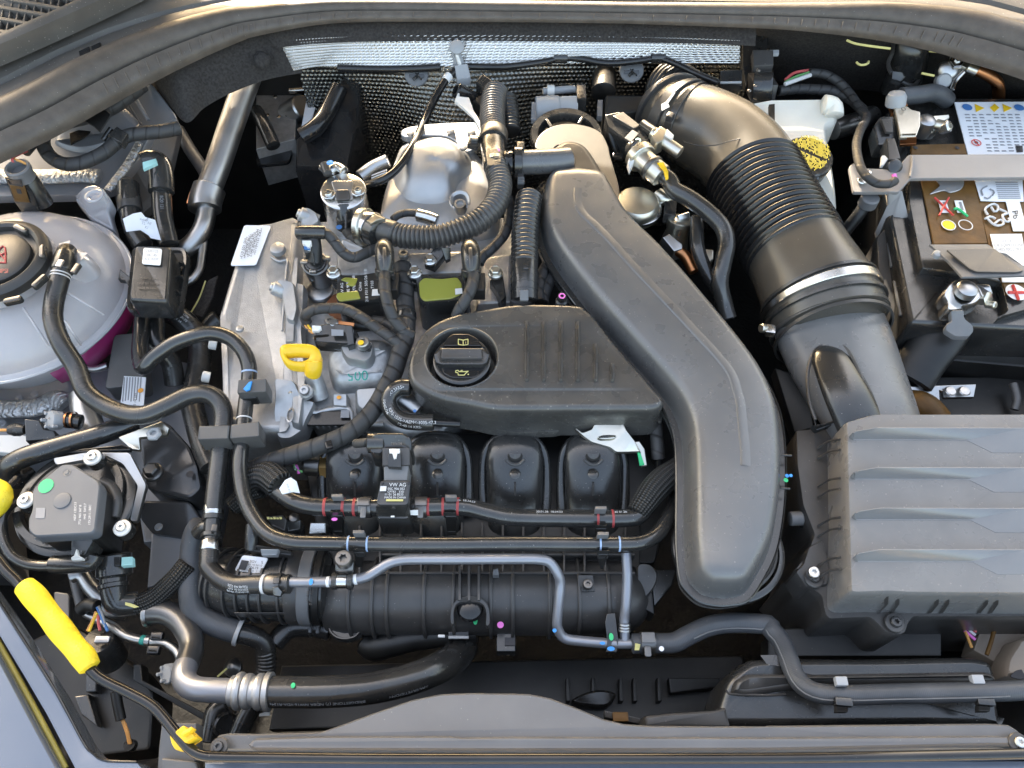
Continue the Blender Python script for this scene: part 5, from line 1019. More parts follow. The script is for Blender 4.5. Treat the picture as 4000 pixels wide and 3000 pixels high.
lathe('vacuum_dome', q(14, [(1850, 275, -98)])[0], [(52, -14), (46, 4), (30, 14), (10, 18)], 'gloss', mf, n=32)
plate('bracket_pad', q(15, [(570, -10, -90), (700, -10, -90), (715, 130, -96), (570, 135, -96)]), 14, 'plas', mf, b=2)
torx(mf, q(15, [(655, 75, -86)])[0], 20, 'dark_steel')
plate('small_lug', q(10, [(2050, 1600, -84), (2090, 1590, -84), (2100, 1650, -88), (2045, 1650, -88)]), 10, 'greyp', mf, b=4)
plate('connector_latch', q(14, [(2080, 480, -138), (2240, 480, -138), (2240, 650, -140), (2080, 650, -140)]), 20, 'plas_s', mf, b=3)
plate('latch_window', q(14, [(2150, 530, -136), (2240, 530, -136), (2240, 600, -137), (2150, 600, -137)]), 1.5, 'ink', mf, b=1)
tube('under_hose', q(14, [(160, 580, -165), (300, 450, -165), (500, 440, -168), (640, 470, -170)]), 40, 'rub', None, 'dark hose hump below the manifold corner', 'hose')
tube('under_pipe', q(14, [(940, 560, -165, 50), (1020, 600, -165, 58), (1150, 580, -160, 56), (1400, 530, -158, 50), (1700, 500, -156, 46), (1900, 490, -156, 44)]), 50, 'plas_d', None, 'dark curved duct under the manifold flange', 'duct', seg=22)
x = thing('hose_keeper', 'black keeper clip gripping the printed lower radiator hose', 'clip', (1790, 2480, -120))
plate('keeper', q(14, [(1660, 475, -130), (1838, 472, -130), (1838, 540, -132), (1660, 542, -132)]), 12, 'gloss', x, b=5)
tube('keeper_bar', q(14, [(1664, 530, -126), (1836, 530, -126)]), 6, 'greyp_l', x); tube('white_dab', q(14, [(1575, 518, -128), (1630, 520, -128)]), 6, 'white', x)
# ================================================================ big intake duct
du = thing('intake_duct', 'big S-shaped black plastic intake duct crossing the engine diagonally', 'intake duct', (2600, 1400, -40))
LEFT = [(2096, 730), (2092, 800), (2096, 863), (2120, 944), (2181, 1044), (2289, 1184), (2407, 1320), (2542, 1473), (2600, 1545), (2638, 1620), (2655, 1700), (2660, 1862), (2660, 2088), (2674, 2225)]
BOT = [(2700, 2275), (2750, 2318), (2810, 2334), (2870, 2334), (2949, 2313)]
RIGHT = [(3010, 2225), (3060, 2115), (3088, 1952), (3094, 1771), (3080, 1613), (3050, 1515), (2990, 1402), (2904, 1288), (2814, 1179), (2678, 1021), (2588, 926), (2497, 840), (2450, 770), (2410, 700), (2385, 660), (2300, 640), (2180, 640), (2115, 670)]
def zd(p): return 2 if p[1] < 700 else 2 - (p[1] - 700) * .012
OUTL = cr([(*p, zd(p)) for p in LEFT + BOT + RIGHT], 5, True)
def resamp(pts, n):
    d = [0]
    for a, b in zip(pts, pts[1:]): d.append(d[-1] + math.dist(a, b))
    out = []; k = 0
    for i in range(n + 1):
        t = d[-1] * i / n
        while k < len(d) - 2 and d[k + 1] < t: k += 1
        f = (t - d[k]) / max(d[k + 1] - d[k], 1e-9); out.append(tuple(x + (y - x) * f for x, y in zip(pts[k], pts[k + 1])))
    return out
LC = resamp(cr([(2250, 636), (2180, 640), (2115, 670)] + LEFT + BOT[:3], 8), 130); RC = resamp(cr([(2250, 636), (2300, 640), (2385, 660)] + RIGHT[::-1][3:] + BOT[:1:-1], 8), 130)
WL = [P(*p, zd(p)) for p in LC]; WR = [P(*p, zd(p)) for p in RC]; s0 = S(P(2600, 1400)); poly = [w.xy for w in WL] + [w.xy for w in WR[::-1]]
HP = [(0, -27), (18, -26.5), (24, -26), (28, -22), (35, -10), (43, 0), (52, 6), (66, 10), (85, 12.4), (100, 12.8)]
def hgt(d):
    for (a, x), (b, y) in zip(HP, HP[1:]):
        if d < b: return x + (y - x) * (d - a) / (b - a)
    return HP[-1][1]
def dpoly(p):
    m_ = 1e9
    for a, b in zip(poly, poly[1:] + poly[:1]):
        ab = b - a; t = max(0, min(1, (p - a).dot(ab) / max(ab.length_squared, 1e-12))); m_ = min(m_, (p - a - ab * t).length_squared)
    return math.sqrt(m_)
DS = [0, 6, 12, 18, 22, 26, 30, 34, 38, 43, 48, 54, 60, 68, 78, 90]; drows = []
for a, b in zip(WL, WR):
    w = (b - a).length / s0; f_ = min(1, w / 200)
    ss = [min(x * f_ / max(w, 1e-6), .46) for x in DS]; ss = [x if w > 1e-3 else k_ * .03 for k_, x in enumerate(ss)]; row = []
    for t in ss + [.5] + [1 - x for x in ss[::-1]]:
        p = a.lerp(b, t); row.append(p + Vector((0, 0, hgt(dpoly(p.xy) / s0) / 1000)))
    drows.append(row)
dmb = MB(); dmb.grid(drows, False); dmb.build('duct_body', 'duct', du, ang=80)
stack('duct_side', OUTL, [(10, -46), (2, -40), (0, -30), (.5, -27.5)], 'duct', du)
stack('flange_lip', OUTL, [(0, -31), (-5, -30), (-5, -24), (-1, -23), (1.5, -25)], 'plas_s', du)
cl = q(7, [(545, -40), (550, 100), (600, 190), (700, 285), (850, 440), (1000, 610), (1300, 930), (1600, 1250), (1800, 1470), (1880, 1590)]) + q(11, [(1920, 60), (1945, 150), (1965, 350), (1985, 560), (1988, 700)])
cl = [(*p, zd(p) + 13) for p in cl]
ribbon('crease', cl, [(-4, -2.5), (-1.6, -.3), (-.6, .5), (0, .6), (3, .3), (9, -.6), (13, -2.5)], 'duct', du, n=6)
pl2 = plate('inlet_plate', cr(q(3, [(205, 1280), (230, 1180), (330, 1100), (480, 1068), (650, 1090), (770, 1150), (830, 1260), (850, 1350), (930, 1659), (860, 1800), (700, 1600), (640, 1320), (420, 1250), (330, 1300)], -8), 5, True), 8, 'shade_plas', du, b=3)
stack('inlet_hood', cr(q(3, [(360, 1290, 4), (420, 1230, 4), (520, 1215, 4), (640, 1260, 4), (730, 1380, 2), (830, 1560, 0), (900, 1700, -2), (700, 1800, -4), (500, 1560, 0), (420, 1420, 2)]), 5, True), [(-2, -16), (2, -4), (14, 2), (30, 4)], 'shade_plas', du)
tube('side_spigot', q(3, [(60, 1405, 6), (200, 1400, 6), (400, 1390, 6), (490, 1380, 4)]), 48, 'duct', du, seg=26)
for pts in ((q(12, [(120, 615), (205, 618)])), q(12, [(110, 900), (190, 905)])): tube('flange_notch', [(*p, -22) for p in pts], 4, 'plas', du, seg=6)
dot('green_dot', (*q(12, [(155, 830)])[0], -21), 9, 'green', du); dot('blue_dot', (*q(12, [(165, 793)])[0], -21), 8, 'blue', du); dot('blue_dot', (*q(12, [(198, 790)])[0], -20), 7, 'blue', du)
sc_ = thing('spigot_clamp', 'black ratchet clamp ring on the duct side spigot', 'hose clamp', (2035, 620, 0))
lathe('ring', q(3, [(20, 1405, 6)])[0], [(50, 0), (62, 2), (62, 30), (50, 32)], 'plas_s', sc_, ax=(1, 0, 0), n=30, c1=False)
lathe('sleeve', q(3, [(0, 1410, 6)])[0], [(46, -30), (50, -24), (46, -16), (50, -8), (48, 2)], 'gloss', sc_, ax=(1, 0, 0), n=28)
box('ratchet', q(3, [(75, 1510, 6)])[0], (24, 70, 40), 'plas', sc_, b=3); box('tab', q(3, [(75, 1250, 26)])[0], (28, 40, 30), 'plas', sc_, b=4)
for k in range(4): box('ratchet_tooth', q(3, [(78, 1530 + 14 * k, 9)])[0], (26, 4, 12), 'greyp', sc_, b=.5, r=.5)
ir = thing('intake_ring', 'round black plastic ring behind the duct inlet plate', 'ring', (2210, 480, -40))
lathe('ring', q(3, [(470, 1180, -22)])[0], [(140, -30), (142, 6), (136, 14), (112, 14), (106, 4), (104, -26)], 'plas_s', ir, n=56, c1=False, ax=(0, -.1, 1))
for a in ((320, 1060), (600, 1030)): box('ring_web', (*q(3, [a])[0], -14), (12, 50, 26), 'plas_s', ir, rz=20 if a[0] < 400 else -25, b=2)
plate('ring_floor', cr(q(3, [(240, 1180), (470, 990), (700, 1180), (470, 1400)], -36), 8, True), 4, 'plas_d', ir)
# ring below the duct's lower end
x = thing('duct_gasket', 'round dark gasket ring under the lower end of the intake duct', 'gasket', (2850, 2200, -60))
lathe('outer_ring', (2845, 2140, -58), [(218, -30), (218, 0), (212, 5), (196, 6), (192, -10)], 'plas_s', x, n=64, c1=False, sy=1.0)
lathe('inner_ring', (2845, 2130, -54), [(190, -30), (190, 2), (182, 6), (172, 0)], 'plas', x, n=64, c1=False)
lathe('throat', (2845, 2130, -70), [(190, -60), (180, 0)], 'plas_d', x, n=48)
x = thing('duct_support', 'dark moulded support arm right of the manifold end', 'support', (2560, 2330, -130))
plate('arm', q(15, [(1130, -80, -110), (1200, -80, -110), (1230, 330, -120), (1120, 270, -120)]), 30, 'plas_d', x, b=6); plate('arm', q(15, [(1200, -60, -120), (1420, -60, -120), (1380, 80, -124), (1230, 260, -130)]), 20, 'plas_s', x, b=6)
stack('end_bracket', cr(q(11, [(1090, 1560, -100), (1200, 1560, -100), (1260, 1659, -104), (1200, 1800, -110), (1060, 1900, -116), (1080, 1700, -106)]), 4, True), [(0, -20), (0, -2), (5, 0)], 'plas', x)
# ================================================================ clean-air pipe: elbow, bellows, cuff
el = thing('intake_elbow', 'thick black intake elbow with corrugated bellows and steel clamp', 'intake pipe', (2950, 700, -60))
ep = [(2600, 420, -55, 132), (2660, 470, -48, 150), (2740, 505, -44, 162), (2830, 555, -42, 170), (2910, 630, -42, 176), (2960, 715, -42, 180)]
e1 = tube('elbow', ep, 150, 'elbow', el, seg=48, step=5)
e2 = tube('bellows', [(2945, 690, -42, 190), (2985, 770, -42, 194), (3040, 870, -42, 198), (3095, 965, -42, 202), (3110, 990, -42, 200)], 190, 'gloss', el, seg=56, corr=(25, .075, .0, 1), ang=75)
e3 = tube('sleeve', [(3098, 968, -42, 192), (3140, 1045, -43, 200), (3185, 1130, -46, 214), (3215, 1200, -50, 222), (3236, 1262, -54, 224)], 200, 'elbow', el, seg=52, step=5)
for a, w_, g_, m_ in (((2655, 468), 26, 12, 'plas'), ((2690, 486), 16, 6, 'plas_s'), ((2620, 438), 18, 16, 'plas')): band('collar', e1, a, w_, g_, m_, el, seg=44)
for a, g_ in (((3195, 1155), 12), ((3218, 1215), 12), ((3207, 1180), 6)): band('cuff_ridge', e3, a, 14, g_, 'plas_s', el, seg=52)
cb_ = band('steel_clamp', e3, (3205, 1178), 32, 13, 'steel', el, seg=56)
box('clamp_screw_housing', (3010, 1282, -30), (40, 40, 30), 'steel', cb_, rz=-10); lathe('clamp_screw', (2985, 1283, -34), [(18, -6), (18, 14), (14, 18)], 'zinc', cb_, ax=(-.9, -.2, .4), n=18)
box('collar_tab', q(3, [(1520, 830, 6)])[0], (34, 60, 26), 'plas', el, rz=-8); box('collar_tab', q(3, [(1370, 985, 4)])[0], (26, 30, 26), 'plas', el, rz=-30)
plate('paper_scrap', q(3, [(1290, 900, 4), (1330, 880, 6), (1400, 795, 10), (1412, 800, 10), (1350, 890, 6), (1362, 920, 4), (1295, 955, 2)]), 1, 'white_p', el, b=1)
tube('mould_line', q(3, [(1478, 1222, 11), (1600, 1255, 14), (1750, 1255, 15), (1900, 1215, 16), (2080, 1180, 15)]), 2, 'plas_s', el, seg=6)
tube('rear_bellows', q(3, [(1500, 860, -60), (1420, 800, -66), (1340, 760, -74)]), 110, 'plas_d', el, seg=36, corr=(20, .06, 0, 1), ang=70)
ad = thing('airbox_inlet', 'matt grey-black inlet duct feeding the air filter box', 'air duct', (3350, 1500, -90))
dsh = tube('duct_shell', [(3222, 1225, -54, 212), (3250, 1300, -58, 220), (3290, 1400, -58, 218), (3340, 1510, -56, 206), (3390, 1610, -54, 192), (3430, 1700, -56, 180)], 210, 'box', ad, seg=48, flat=.62, step=5)
for a, g_ in (((3240, 1270), 12), ((3252, 1305), 8)): band('neck_ring', dsh, a, 16, g_, 'plas', ad, seg=52)
sct = tube('scoop', [(3232, 1352, -34, 30), (3245, 1390, -28, 76), (3280, 1470, -24, 92), (3320, 1560, -24, 100), (3370, 1670, -34, 104), (3400, 1740, -50, 104)], 90, 'plas_s', ad, seg=30, flat=.5)
tube('scoop_rim', [(3185, 1640, -34), (3160, 1560, -32), (3156, 1450, -30), (3186, 1370, -26), (3245, 1340, -22), (3305, 1362, -18), (3350, 1440, -16), (3400, 1560, -18), (3440, 1640, -24)], 7, 'plas', ad, seg=10)
plate('neck_step', q(8, [(350, 1230, -40), (740, 1130, -32), (760, 1160, -34), (380, 1250, -42)]), 8, 'brown', ad, b=2) if False else None
tube('side_fin', q(12, [(330, -40, -86), (370, 150, -90), (420, 380, -96)]), 10, 'plas_s', ad); plate('side_wall', q(12, [(60, -140, -100), (330, -60, -90), (400, 380, -100), (230, 420, -120)]), 20, 'plas_d', ad, b=4)
# ================================================================ air filter box
ab = thing('air_filter_box', 'large grey-black air filter box with four pressed ridges', 'air filter box', (3700, 2000, -120))
LID = rnd(q(12, [(665, 320, -6), (930, 250, -6), (2212, 250, -6)]) + [(4300, 1612, -6), (4300, 2325, -6)] + q(16, [(2212, 160, -6), (1200, 155, -6), (1050, 145, -6), (760, 155, -6), (705, 140, -6)]), 14)
stack('lid', LID, [(-14, -66), (-4, -40), (0, -8), (3, -2.5), (9, 0)], 'box', ab)
FL = rnd(q(12, [(240, 400, -58), (350, 390, -58), (620, 330, -58), (760, 330, -58)]) + [(4300, 1680, -58), (4300, 2410, -62)] + q(16, [(1260, 355, -62), (1220, 400, -62), (1190, 490, -62), (1150, 510, -62), (1060, 505, -62), (1010, 480, -62), (920, 390, -62), (880, 360, -62), (530, 375, -62), (490, 330, -62), (460, 170, -62), (330, 80, -62), (300, 0, -62)]) + q(12, [(230, 1600, -60), (330, 1480, -58), (400, 1300, -56), (300, 1050, -56), (250, 700, -56)]), 10)
stack('lower_case', FL, [(4, -150), (0, -14), (0, -3), (4, 0), (8, 0)], 'plas', ab)
RID = [(375, 490, 385, 600), (718, 830, 728, 940), (1068, 1180, 1075, 1290), (1425, 1540, 1430, 1650)]
for k, (t0, b0, t1, b1) in enumerate(RID):
    sh = 12 * k; bot2 = (t1 + b1) / 2
    out = q(12, [(720 + sh, t0 + 48), (760 + sh, t0 + 28), (930 + sh, t0), (2212, t0 + 3)], -6) + [(4300, 1500 + (t0 + 3) * .452, -6), (4300, 1500 + b1 * .452, -6)] + q(12, [(2212, b1, -6), (1935 + 14 * k, b1, -6), (1720 + 14 * k, b0 + 4, -6), (735 + sh, b0 + 2, -6)])
    out = [(p[0], p[1], 4.5 if i_ < 5 else -6.5) for i_, p in enumerate(out)]
    stack('ridge', rnd(out, 5), [(0, -8), (.5, 0), (2, .9), (4, 1)], 'boxg', ab)
for k, v in enumerate((485, 575, 818, 910, 1160, 1252, 1505, 1605)): tube('side_rib', q(12, [(620, v - 6, -20), (570, v, -30), (520, v + 14, -42), (430, v + 70, -54)]), 5, 'plas', ab, seg=8)
for a in (1035, 1130, 1470, 1560, 1895, 1985): plate('front_gusset', q(16, [(a - 8, 150, -12), (a + 8, 150, -12), (a + 6, 240, -30), (a - 70 if a in (1035, 1470, 1895) else a - 60, 320, -58), (a - 80 if a in (1035, 1470, 1895) else a - 70, 316, -58), (a - 10, 240, -30)]), 6, 'plas', ab, b=1)
for a in ((1100, 400), (400, 15)): torx(ab, (*q(16, [a])[0], -56), 22, 'plas_s', washer='plas')
plate('duct_joint', q(12, [(380, 360, -44), (480, 340, -40), (660, 290, -36), (670, 325, -40), (560, 350, -44), (420, 400, -50)]), 8, 'plas_s', ab, b=3)
stack('clamp_tower', rnd(q(12, [(230, 1620, -54), (300, 1560, -54), (350, 1400, -54), (480, 1340, -54), (540, 1600, -56), (520, 1740, -58), (330, 1760, -60)]), 14), [(0, -40), (0, -3), (5, 0)], 'plas', ab); torx(ab, q(12, [(390, 1635, -50)])[0], 24, 'steel')
tube('side_spigot', q(12, [(190, 1165, -70), (290, 1160, -70)]) , 28, 'greyp', ab, seg=18); tube('side_spigot', q(12, [(300, 1170, -74), (430, 1180, -78)]), 36, 'plas_s', ab, seg=18)
# ================================================================ hoses between duct and elbow
rh = tube('charge_hose', q(3, [(1240, 1470, 10), (1360, 1560, 10)]) + q(7, [(1400, -20, 8), (1540, 60, 6), (1700, 180, 2), (1820, 310, -4), (1855, 450, -10), (1825, 610, -18), (1795, 780, -30), (1830, 960, -50), (1870, 1100, -60)]), 34, 'rub_s', None, 'smooth black hose curving down between intake duct and bellows', 'hose', seg=22)
x = thing('quick_connector', 'pale gold quick connector with yellow tag on the curving hose', 'connector', (2500, 620, 0))
qc = tube('barrel', q(3, [(1080, 1320, 14), (1150, 1400, 14), (1220, 1460, 14), (1290, 1520, 12)]), 46, 'zinc', x, seg=24)
band('collar', qc, q(3, [(1110, 1350)])[0], 34, 14, 'zinc', x); band('collar', qc, q(3, [(1200, 1450)])[0], 14, 6, 'dark_steel', x)
plate('yellow_tag', q(3, [(1255, 1405, 36), (1310, 1400, 36), (1350, 1480, 34), (1352, 1540, 30), (1330, 1550, 30), (1310, 1470, 34)]), 2, 'yel_p', x, b=1)
plate('cap_wing', q(3, [(1000, 1400, 20), (1020, 1330, 22), (1080, 1275, 22), (1120, 1290, 22), (1060, 1380, 20), (1020, 1460, 16)]), 10, 'white_p', x, b=4)
x = thing('pressure_sensor_plug', 'black pressure sensor plug with blue dot beside intake ring', 'connector', (2450, 520, 0))
plate('body', q(3, [(800, 990, 4), (930, 960, 6), (1140, 1120, 8), (1200, 1200, 8), (1130, 1290, 4), (990, 1210, 2), (830, 1090, 2)]), 34, 'plas_s', x, b=6, r=8)
plate('ridge', q(3, [(870, 1000, 10), (960, 965, 10), (1110, 1080, 10), (1050, 1110, 10)]), 8, 'plas', x, b=3)
plate('print_patch', q(3, [(975, 1190, 9), (1040, 1120, 9), (1095, 1150, 9), (1030, 1225, 9)]), 1, 'greyp', x, b=1)
dot('blue_dot', (*q(3, [(1090, 1210)])[0], 9.5), 11, 'mint', x, sq=1)
lathe('neck', q(3, [(1080, 1290, 2)])[0], [(36, -30), (36, 6), (30, 10)], 'plas_s', x, ax=(.5, -.5, .7), n=22)
tube('sensor_loom', q(3, [(850, 1150, -10), (880, 1260, -20), (905, 1330, -30)]), 12, 'plas_d', x); box('loom_clip', q(3, [(915, 1340, -18)])[0], (40, 26, 14), 'gloss', x, rz=-10)
x = thing('gold_fitting', 'gold-tinted valve fitting against the intake elbow collar', 'fitting', (2600, 560, 10))
gf = tube('barrel', q(3, [(1220, 1150, 18), (1320, 1230, 16), (1450, 1320, 12)]), 26, 'zinc', x, seg=20)
plate('head', q(3, [(1200, 1170, 26), (1285, 1085, 28), (1340, 1120, 28), (1310, 1210, 26), (1250, 1240, 24)]), 20, 'zinc', x, b=5, r=8); plate('latch', q(3, [(1340, 1110, 28), (1400, 1165, 26), (1380, 1200, 26), (1320, 1160, 28)]), 10, 'white_p', x, b=3)
tube('stub', q(3, [(1130, 1080, 10), (1230, 1150, 14)]), 22, 'plas_s', x)
rh2 = tube('drain_hose', q(7, [(1600, 230, -20), (1598, 340, -22), (1605, 480, -26), (1650, 620, -34), (1740, 790, -46), (1830, 960, -60)]), 28, 'rub_s', None, 'thinner black hose running inside the curving hose bend', 'hose', seg=18)
x = thing('oil_filter_cap', 'bright chromed round cap partly under the intake duct edge', 'cap', (2500, 780, -20))
lathe('cap', q(7, [(1090, 80, -8)])[0], [(84, -70), (86, -20), (84, -6), (74, 4), (30, 8)], 'zinc', x, n=44); lathe('ring', q(7, [(1090, 140, -24)])[0], [(92, -8), (92, 4), (84, 8)], 'steel', x, n=44)
x = thing('turbo_actuator', 'metal wastegate actuator cluster right of the chromed cap', 'actuator', (2620, 870, -40))
lathe('cone', q(7, [(1430, 330, -40)])[0], [(56, -70), (44, 0), (48, 20), (48, 44), (40, 50)], 'zinc', x, n=32, ax=(.1, .3, .9)); box('plug', q(7, [(1370, 130, -16)])[0], (46, 80, 50), 'plas_s', x, rz=-10)
plate('cover', q(7, [(1300, 390, -26), (1360, 360, -26), (1475, 450, -30), (1470, 490, -32), (1400, 510, -34)]), 20, 'alu_p', x, b=5); tube('pipe', q(7, [(1260, 20, -20), (1310, 60, -20), (1380, 40, -20)]), 28, 'zinc', x)
tube('rod', q(7, [(1420, 500, -40), (1500, 560, -44), (1570, 690, -50)]), 22, 'copper', x); plate('bracket', q(7, [(1430, 200, -14), (1530, 170, -14), (1540, 220, -18), (1450, 240, -18)]), 8, 'steel', x, b=2)
plate('fitting', q(7, [(1660, 490, -40), (1740, 500, -40), (1740, 580, -44), (1690, 620, -46)]), 14, 'zinc', x, b=4)
for k, p in enumerate(([(330, 600), (270, 700), (230, 850), (240, 950)], [(420, 660), (330, 760), (270, 900), (265, 960)])): tube('duct_lead', q(7, p, -36 - 4 * k), 24, 'tape', None, ['taped lead diving under the duct, nearer the corrugated hose', 'taped lead diving under the duct, nearer the pink bolt'][k], 'wiring lead', 'leads under the duct', step=3)
# ================================================================ brake fluid reservoir
br = thing('brake_reservoir', 'cream translucent brake fluid reservoir behind the bellows', 'brake reservoir', (3120, 600, -60))
stack('bottle', rnd(q(4, [(-160, 880, -22), (20, 845, -20), (580, 838, -20), (630, 870, -20), (640, 930, -22), (590, 1060, -30), (510, 1080, -30), (520, 1180, -32), (580, 1500, -44), (600, 1659, -50)]) + q(8, [(610, 150, -60), (560, 240, -64), (420, 200, -64), (300, 0, -60)]) + q(4, [(100, 1400, -40), (-100, 1100, -30)]), 16), [(-2, -80), (0, -10), (6, -3), (16, 0)], 'resv', br)
tube('filler_bulge', q(4, [(480, 900, -16), (560, 920, -18), (570, 1000, -24)]), 36, 'resv', br, seg=20)
plate('level_strap', q(4, [(10, 900, -8), (60, 895, -8), (60, 1050, -12), (15, 1060, -12)]), 6, 'plas_d', br, b=2)
bcp = thing('brake_fluid_lid', 'round black brake cap covered with yellow hatch print', 'brake fluid cap', (3160, 620, -30))
lathe('cap', q(4, [(345, 1345, -12)])[0], [(94, -70), (96, -30), (100, -26), (100, -6), (94, 0), (40, 2)], 'plas_s', bcp, n=48, ax=(0, -.12, 1))
plate('cap_tab', q(4, [(310, 1490, -16), (450, 1490, -16), (440, 1570, -24), (340, 1560, -24)]), 8, 'plas_s', bcp, b=4, r=8)
random.seed(3)
hat = MB(); cx, cy = q(4, [(352, 1325)])[0]
for j in range(-15, 16):
    for i in range(-18, 19):
        u, v = i * 4.6, j * 5.4 + i * 2.0
        if (u / 84) ** 2 + (v / 70) ** 2 < 1 and abs(v - u * .42 + 4) > 5 and random.random() > .22:
            a = (cx + u, cy + v, -9.0 - v * .03); plate('', [(a[0] - 1.5, a[1] - 3, a[2]), (a[0] + 1.2, a[1] - 2.4, a[2]), (a[0] + 1.7, a[1] + 3.0, a[2]), (a[0] - 1.0, a[1] + 2.3, a[2])], .4, 'hatch', b=.4, mb=hat)
hat.build('hatch_print', 'hatch', bcp, kind='stuff')
tube('clutch_line', q(8, [(860, 60, -40), (800, 170, -50), (700, 300, -70), (600, 420, -90)]), 24, 'plas_d', None, 'black pipe running down from the reservoir to below the bellows', 'pipe'); x = lathe('round_grey_plug', q(8, [(880, 60, -30)])[0], [(36, -30), (36, 6), (30, 12), (12, 13)], 'greyp', None, 'round grey cap on the pipe beside the battery tray', 'cap', n=28)
tube('master_cylinder', q(4, [(560, 1120, -60), (760, 1060, -64), (900, 1000, -70)]), 40, 'dark_steel', None, 'dark master cylinder tube beyond the brake reservoir', 'cylinder')
# ================================================================ battery
bt = thing('battery', 'black car battery with brown printed film and white labels', 'battery', (3800, 850, -200))
BT = rnd(q(4, [(1130, 860, -42)]) + [(4300, 395, -42), (4300, 1300, -42)] + q(8, [(1230, 1130, -42), (1000, 0, -42)]) + q(4, [(990, 1000, -42)]), 14)
stack('case', BT, [(0, -170), (0, -8), (6, -2), (14, 0)], 'plas_s', bt)
stack('lid_step', rnd(q(4, [(1600, 850, -30)]) + [(4300, 385, -30), (4300, 1130, -30)] + q(8, [(1980, 1090, -30), (2070, 1020, -30), (2010, 770, -30), (1700, 700, -30), (1330, 660, -30), (1220, 100, -30)]) + q(4, [(1240, 1250, -30), (1700, 1240, -30)]), 10), [(0, -14), (0, -2), (4, 0)], 'plas_s', bt)
plate('edge_strip', q(4, [(1240, 1250, -26), (1700, 1240, -26), (1720, 1330, -27), (1240, 1330, -27)]), 4, 'brown', bt, b=2) ; [lathe('vent_hole', q(4, [(a, 1275, -25.4)])[0], [(9, 0), (5, .6)], 'ink', bt, n=14) for a in (1275, 1635)]
plate('brown_film', q(19, [(690, -180), (1460, -180), (1690, 920), (910, 930)], -27), 2, 'brown', bt, b=2); plate('brown_film', q(19, [(1480, 0)], -27.5) + [(4300, 700, -27.5), (4300, 1110, -27.5)] + q(19, [(1960, 1659), (1900, 1480), (1700, 930)], -27.5), 2, 'brown', bt, b=2)
plate('clear_cap', cr(q(19, [(860, 210), (1000, 90), (960, 0), (1180, -60), (1340, 0), (1320, 130), (1160, 190), (1060, 160)], -24.5), 5, True), 1.5, 'clear', bt, b=2)
wl = plate('warning_label', q(4, [(1612, 882)], -26) + [(4300, 395, -26), (4300, 605, -26)] + q(4, [(1730, 1335)], -26), 1.5, 'label', bt, b=1)
for k, (a, m_) in enumerate((((1722, 925), 'sblue'), ((2170, 928), 'sblue'))): lathe('symbol', (*q(4, [a])[0], -25), [(19, 0), (10, .5)], m_, bt, n=24); 
for a in ((1825, 928), (2065, 928)): plate('symbol', q(4, [(a[0] - 38, a[1] - 30), (a[0] + 45, a[1] + 4), (a[0] - 26, a[1] + 38)], -25), .6, 'yel_p', bt, b=.5)
plate('symbol', q(4, [(1958, 895), (2000, 930), (1958, 965), (1918, 928)], -25), .6, 'yel_p', bt, b=.5)
lathe('prohibition_ring', (*q(4, [(1800, 1232)])[0], -25), [(19, 0), (19, .8), (15.5, .8), (15.5, 0)], 'red', bt, n=28, c1=False); tube('prohibition_bar', q(4, [(1778, 1210), (1822, 1254)], -24.6), 2, 'red', bt, seg=6); dot('prohibition_figure', (*q(4, [(1800, 1230)])[0], -24.8), 7, 'ink', bt)
random.seed(5)
for c_ in range(8):
    for r_ in range(13):
        u, v = 1700 + c_ * 62 + r_ * 6, 985 + r_ * 26
        if u < 2200 and not (1740 < u < 1860 and v > 1180) and random.random() > .1: plate('fine_print', q(4, [(u, v), (u + 20 + 25 * random.random(), v), (u + 44, v + 9), (u + 3, v + 9)], -25.2), .4, 'inkgrey', bt, b=.3)
plate('data_matrix', q(4, [(2140, 1258), (2200, 1258), (2205, 1312), (2150, 1315)], -25.2), .4, 'ink', bt, b=.3)
# film symbols
for a in (0, 235):
    plate('engine_symbol', q(19, [(975 + a, 305), (1090 + a, 305), (1145 + a, 480), (1020 + a, 480)], -24.8), .6, 'white', bt, b=.5); plate('engine_teeth', q(19, [(1040 + a, 325), (1075 + a, 325), (1110 + a, 440), (1075 + a, 440)], -24.0), .4, 'inkgrey', bt, b=.3)
for pts in ([(925, 265), (1195, 520)], [(1130, 265), (990, 520)]): tube('cross_mark', q(19, pts, -23.4), 4, 'red', bt, seg=6)
tube('tick_mark', q(19, [(1205, 430), (1260, 425), (1400, 535)], -23.4), 5, 'green', bt, seg=6)
lathe('yellow_spot', (*q(19, [(1126, 660)])[0], -24.6), [(23, 0), (12, .5)], 'yel', bt, n=28); lathe('white_ring', (*q(19, [(1126, 660)])[0], -24.9), [(28, 0), (28, .5), (24, .5)], 'inkw', bt, n=28, c1=False); lathe('white_ring', (*q(19, [(1370, 658)])[0], -24.9), [(28, 0), (28, .6), (24, .6), (24, 0)], 'inkw', bt, n=28, c1=False)
rec = [[(1690, 510), (1650, 430), (1750, 360), (1820, 370), (1840, 430), (1790, 470), (1740, 400)], [(1690, 570), (1760, 640), (1830, 670), (1920, 640), (1870, 580), (1790, 640)], [(1860, 430), (1980, 490), (1900, 520), (1950, 610), (2010, 600), (1990, 560)], [(1650, 570), (1730, 535), (1800, 570)]]
for k, pts in enumerate(rec): tube('recycle_arrow', q(19, pts, -24.6), 4.5, 'inkw', bt, seg=6)
plate('pb_patch', q(19, [(1950, 320), (2150, 320), (2260, 745), (2060, 745)], -25), .8, 'white', bt, b=.5); text('Pb', (*q(19, [(2085, 510)])[0], -23.8), 24, 'ink', bt, ang=80)
plate('info_patch', q(19, [(1500, 0), (2190, 0), (2210, 320), (1830, 320), (1590, 310)], -25.2), .8, 'label', bt, b=.5)
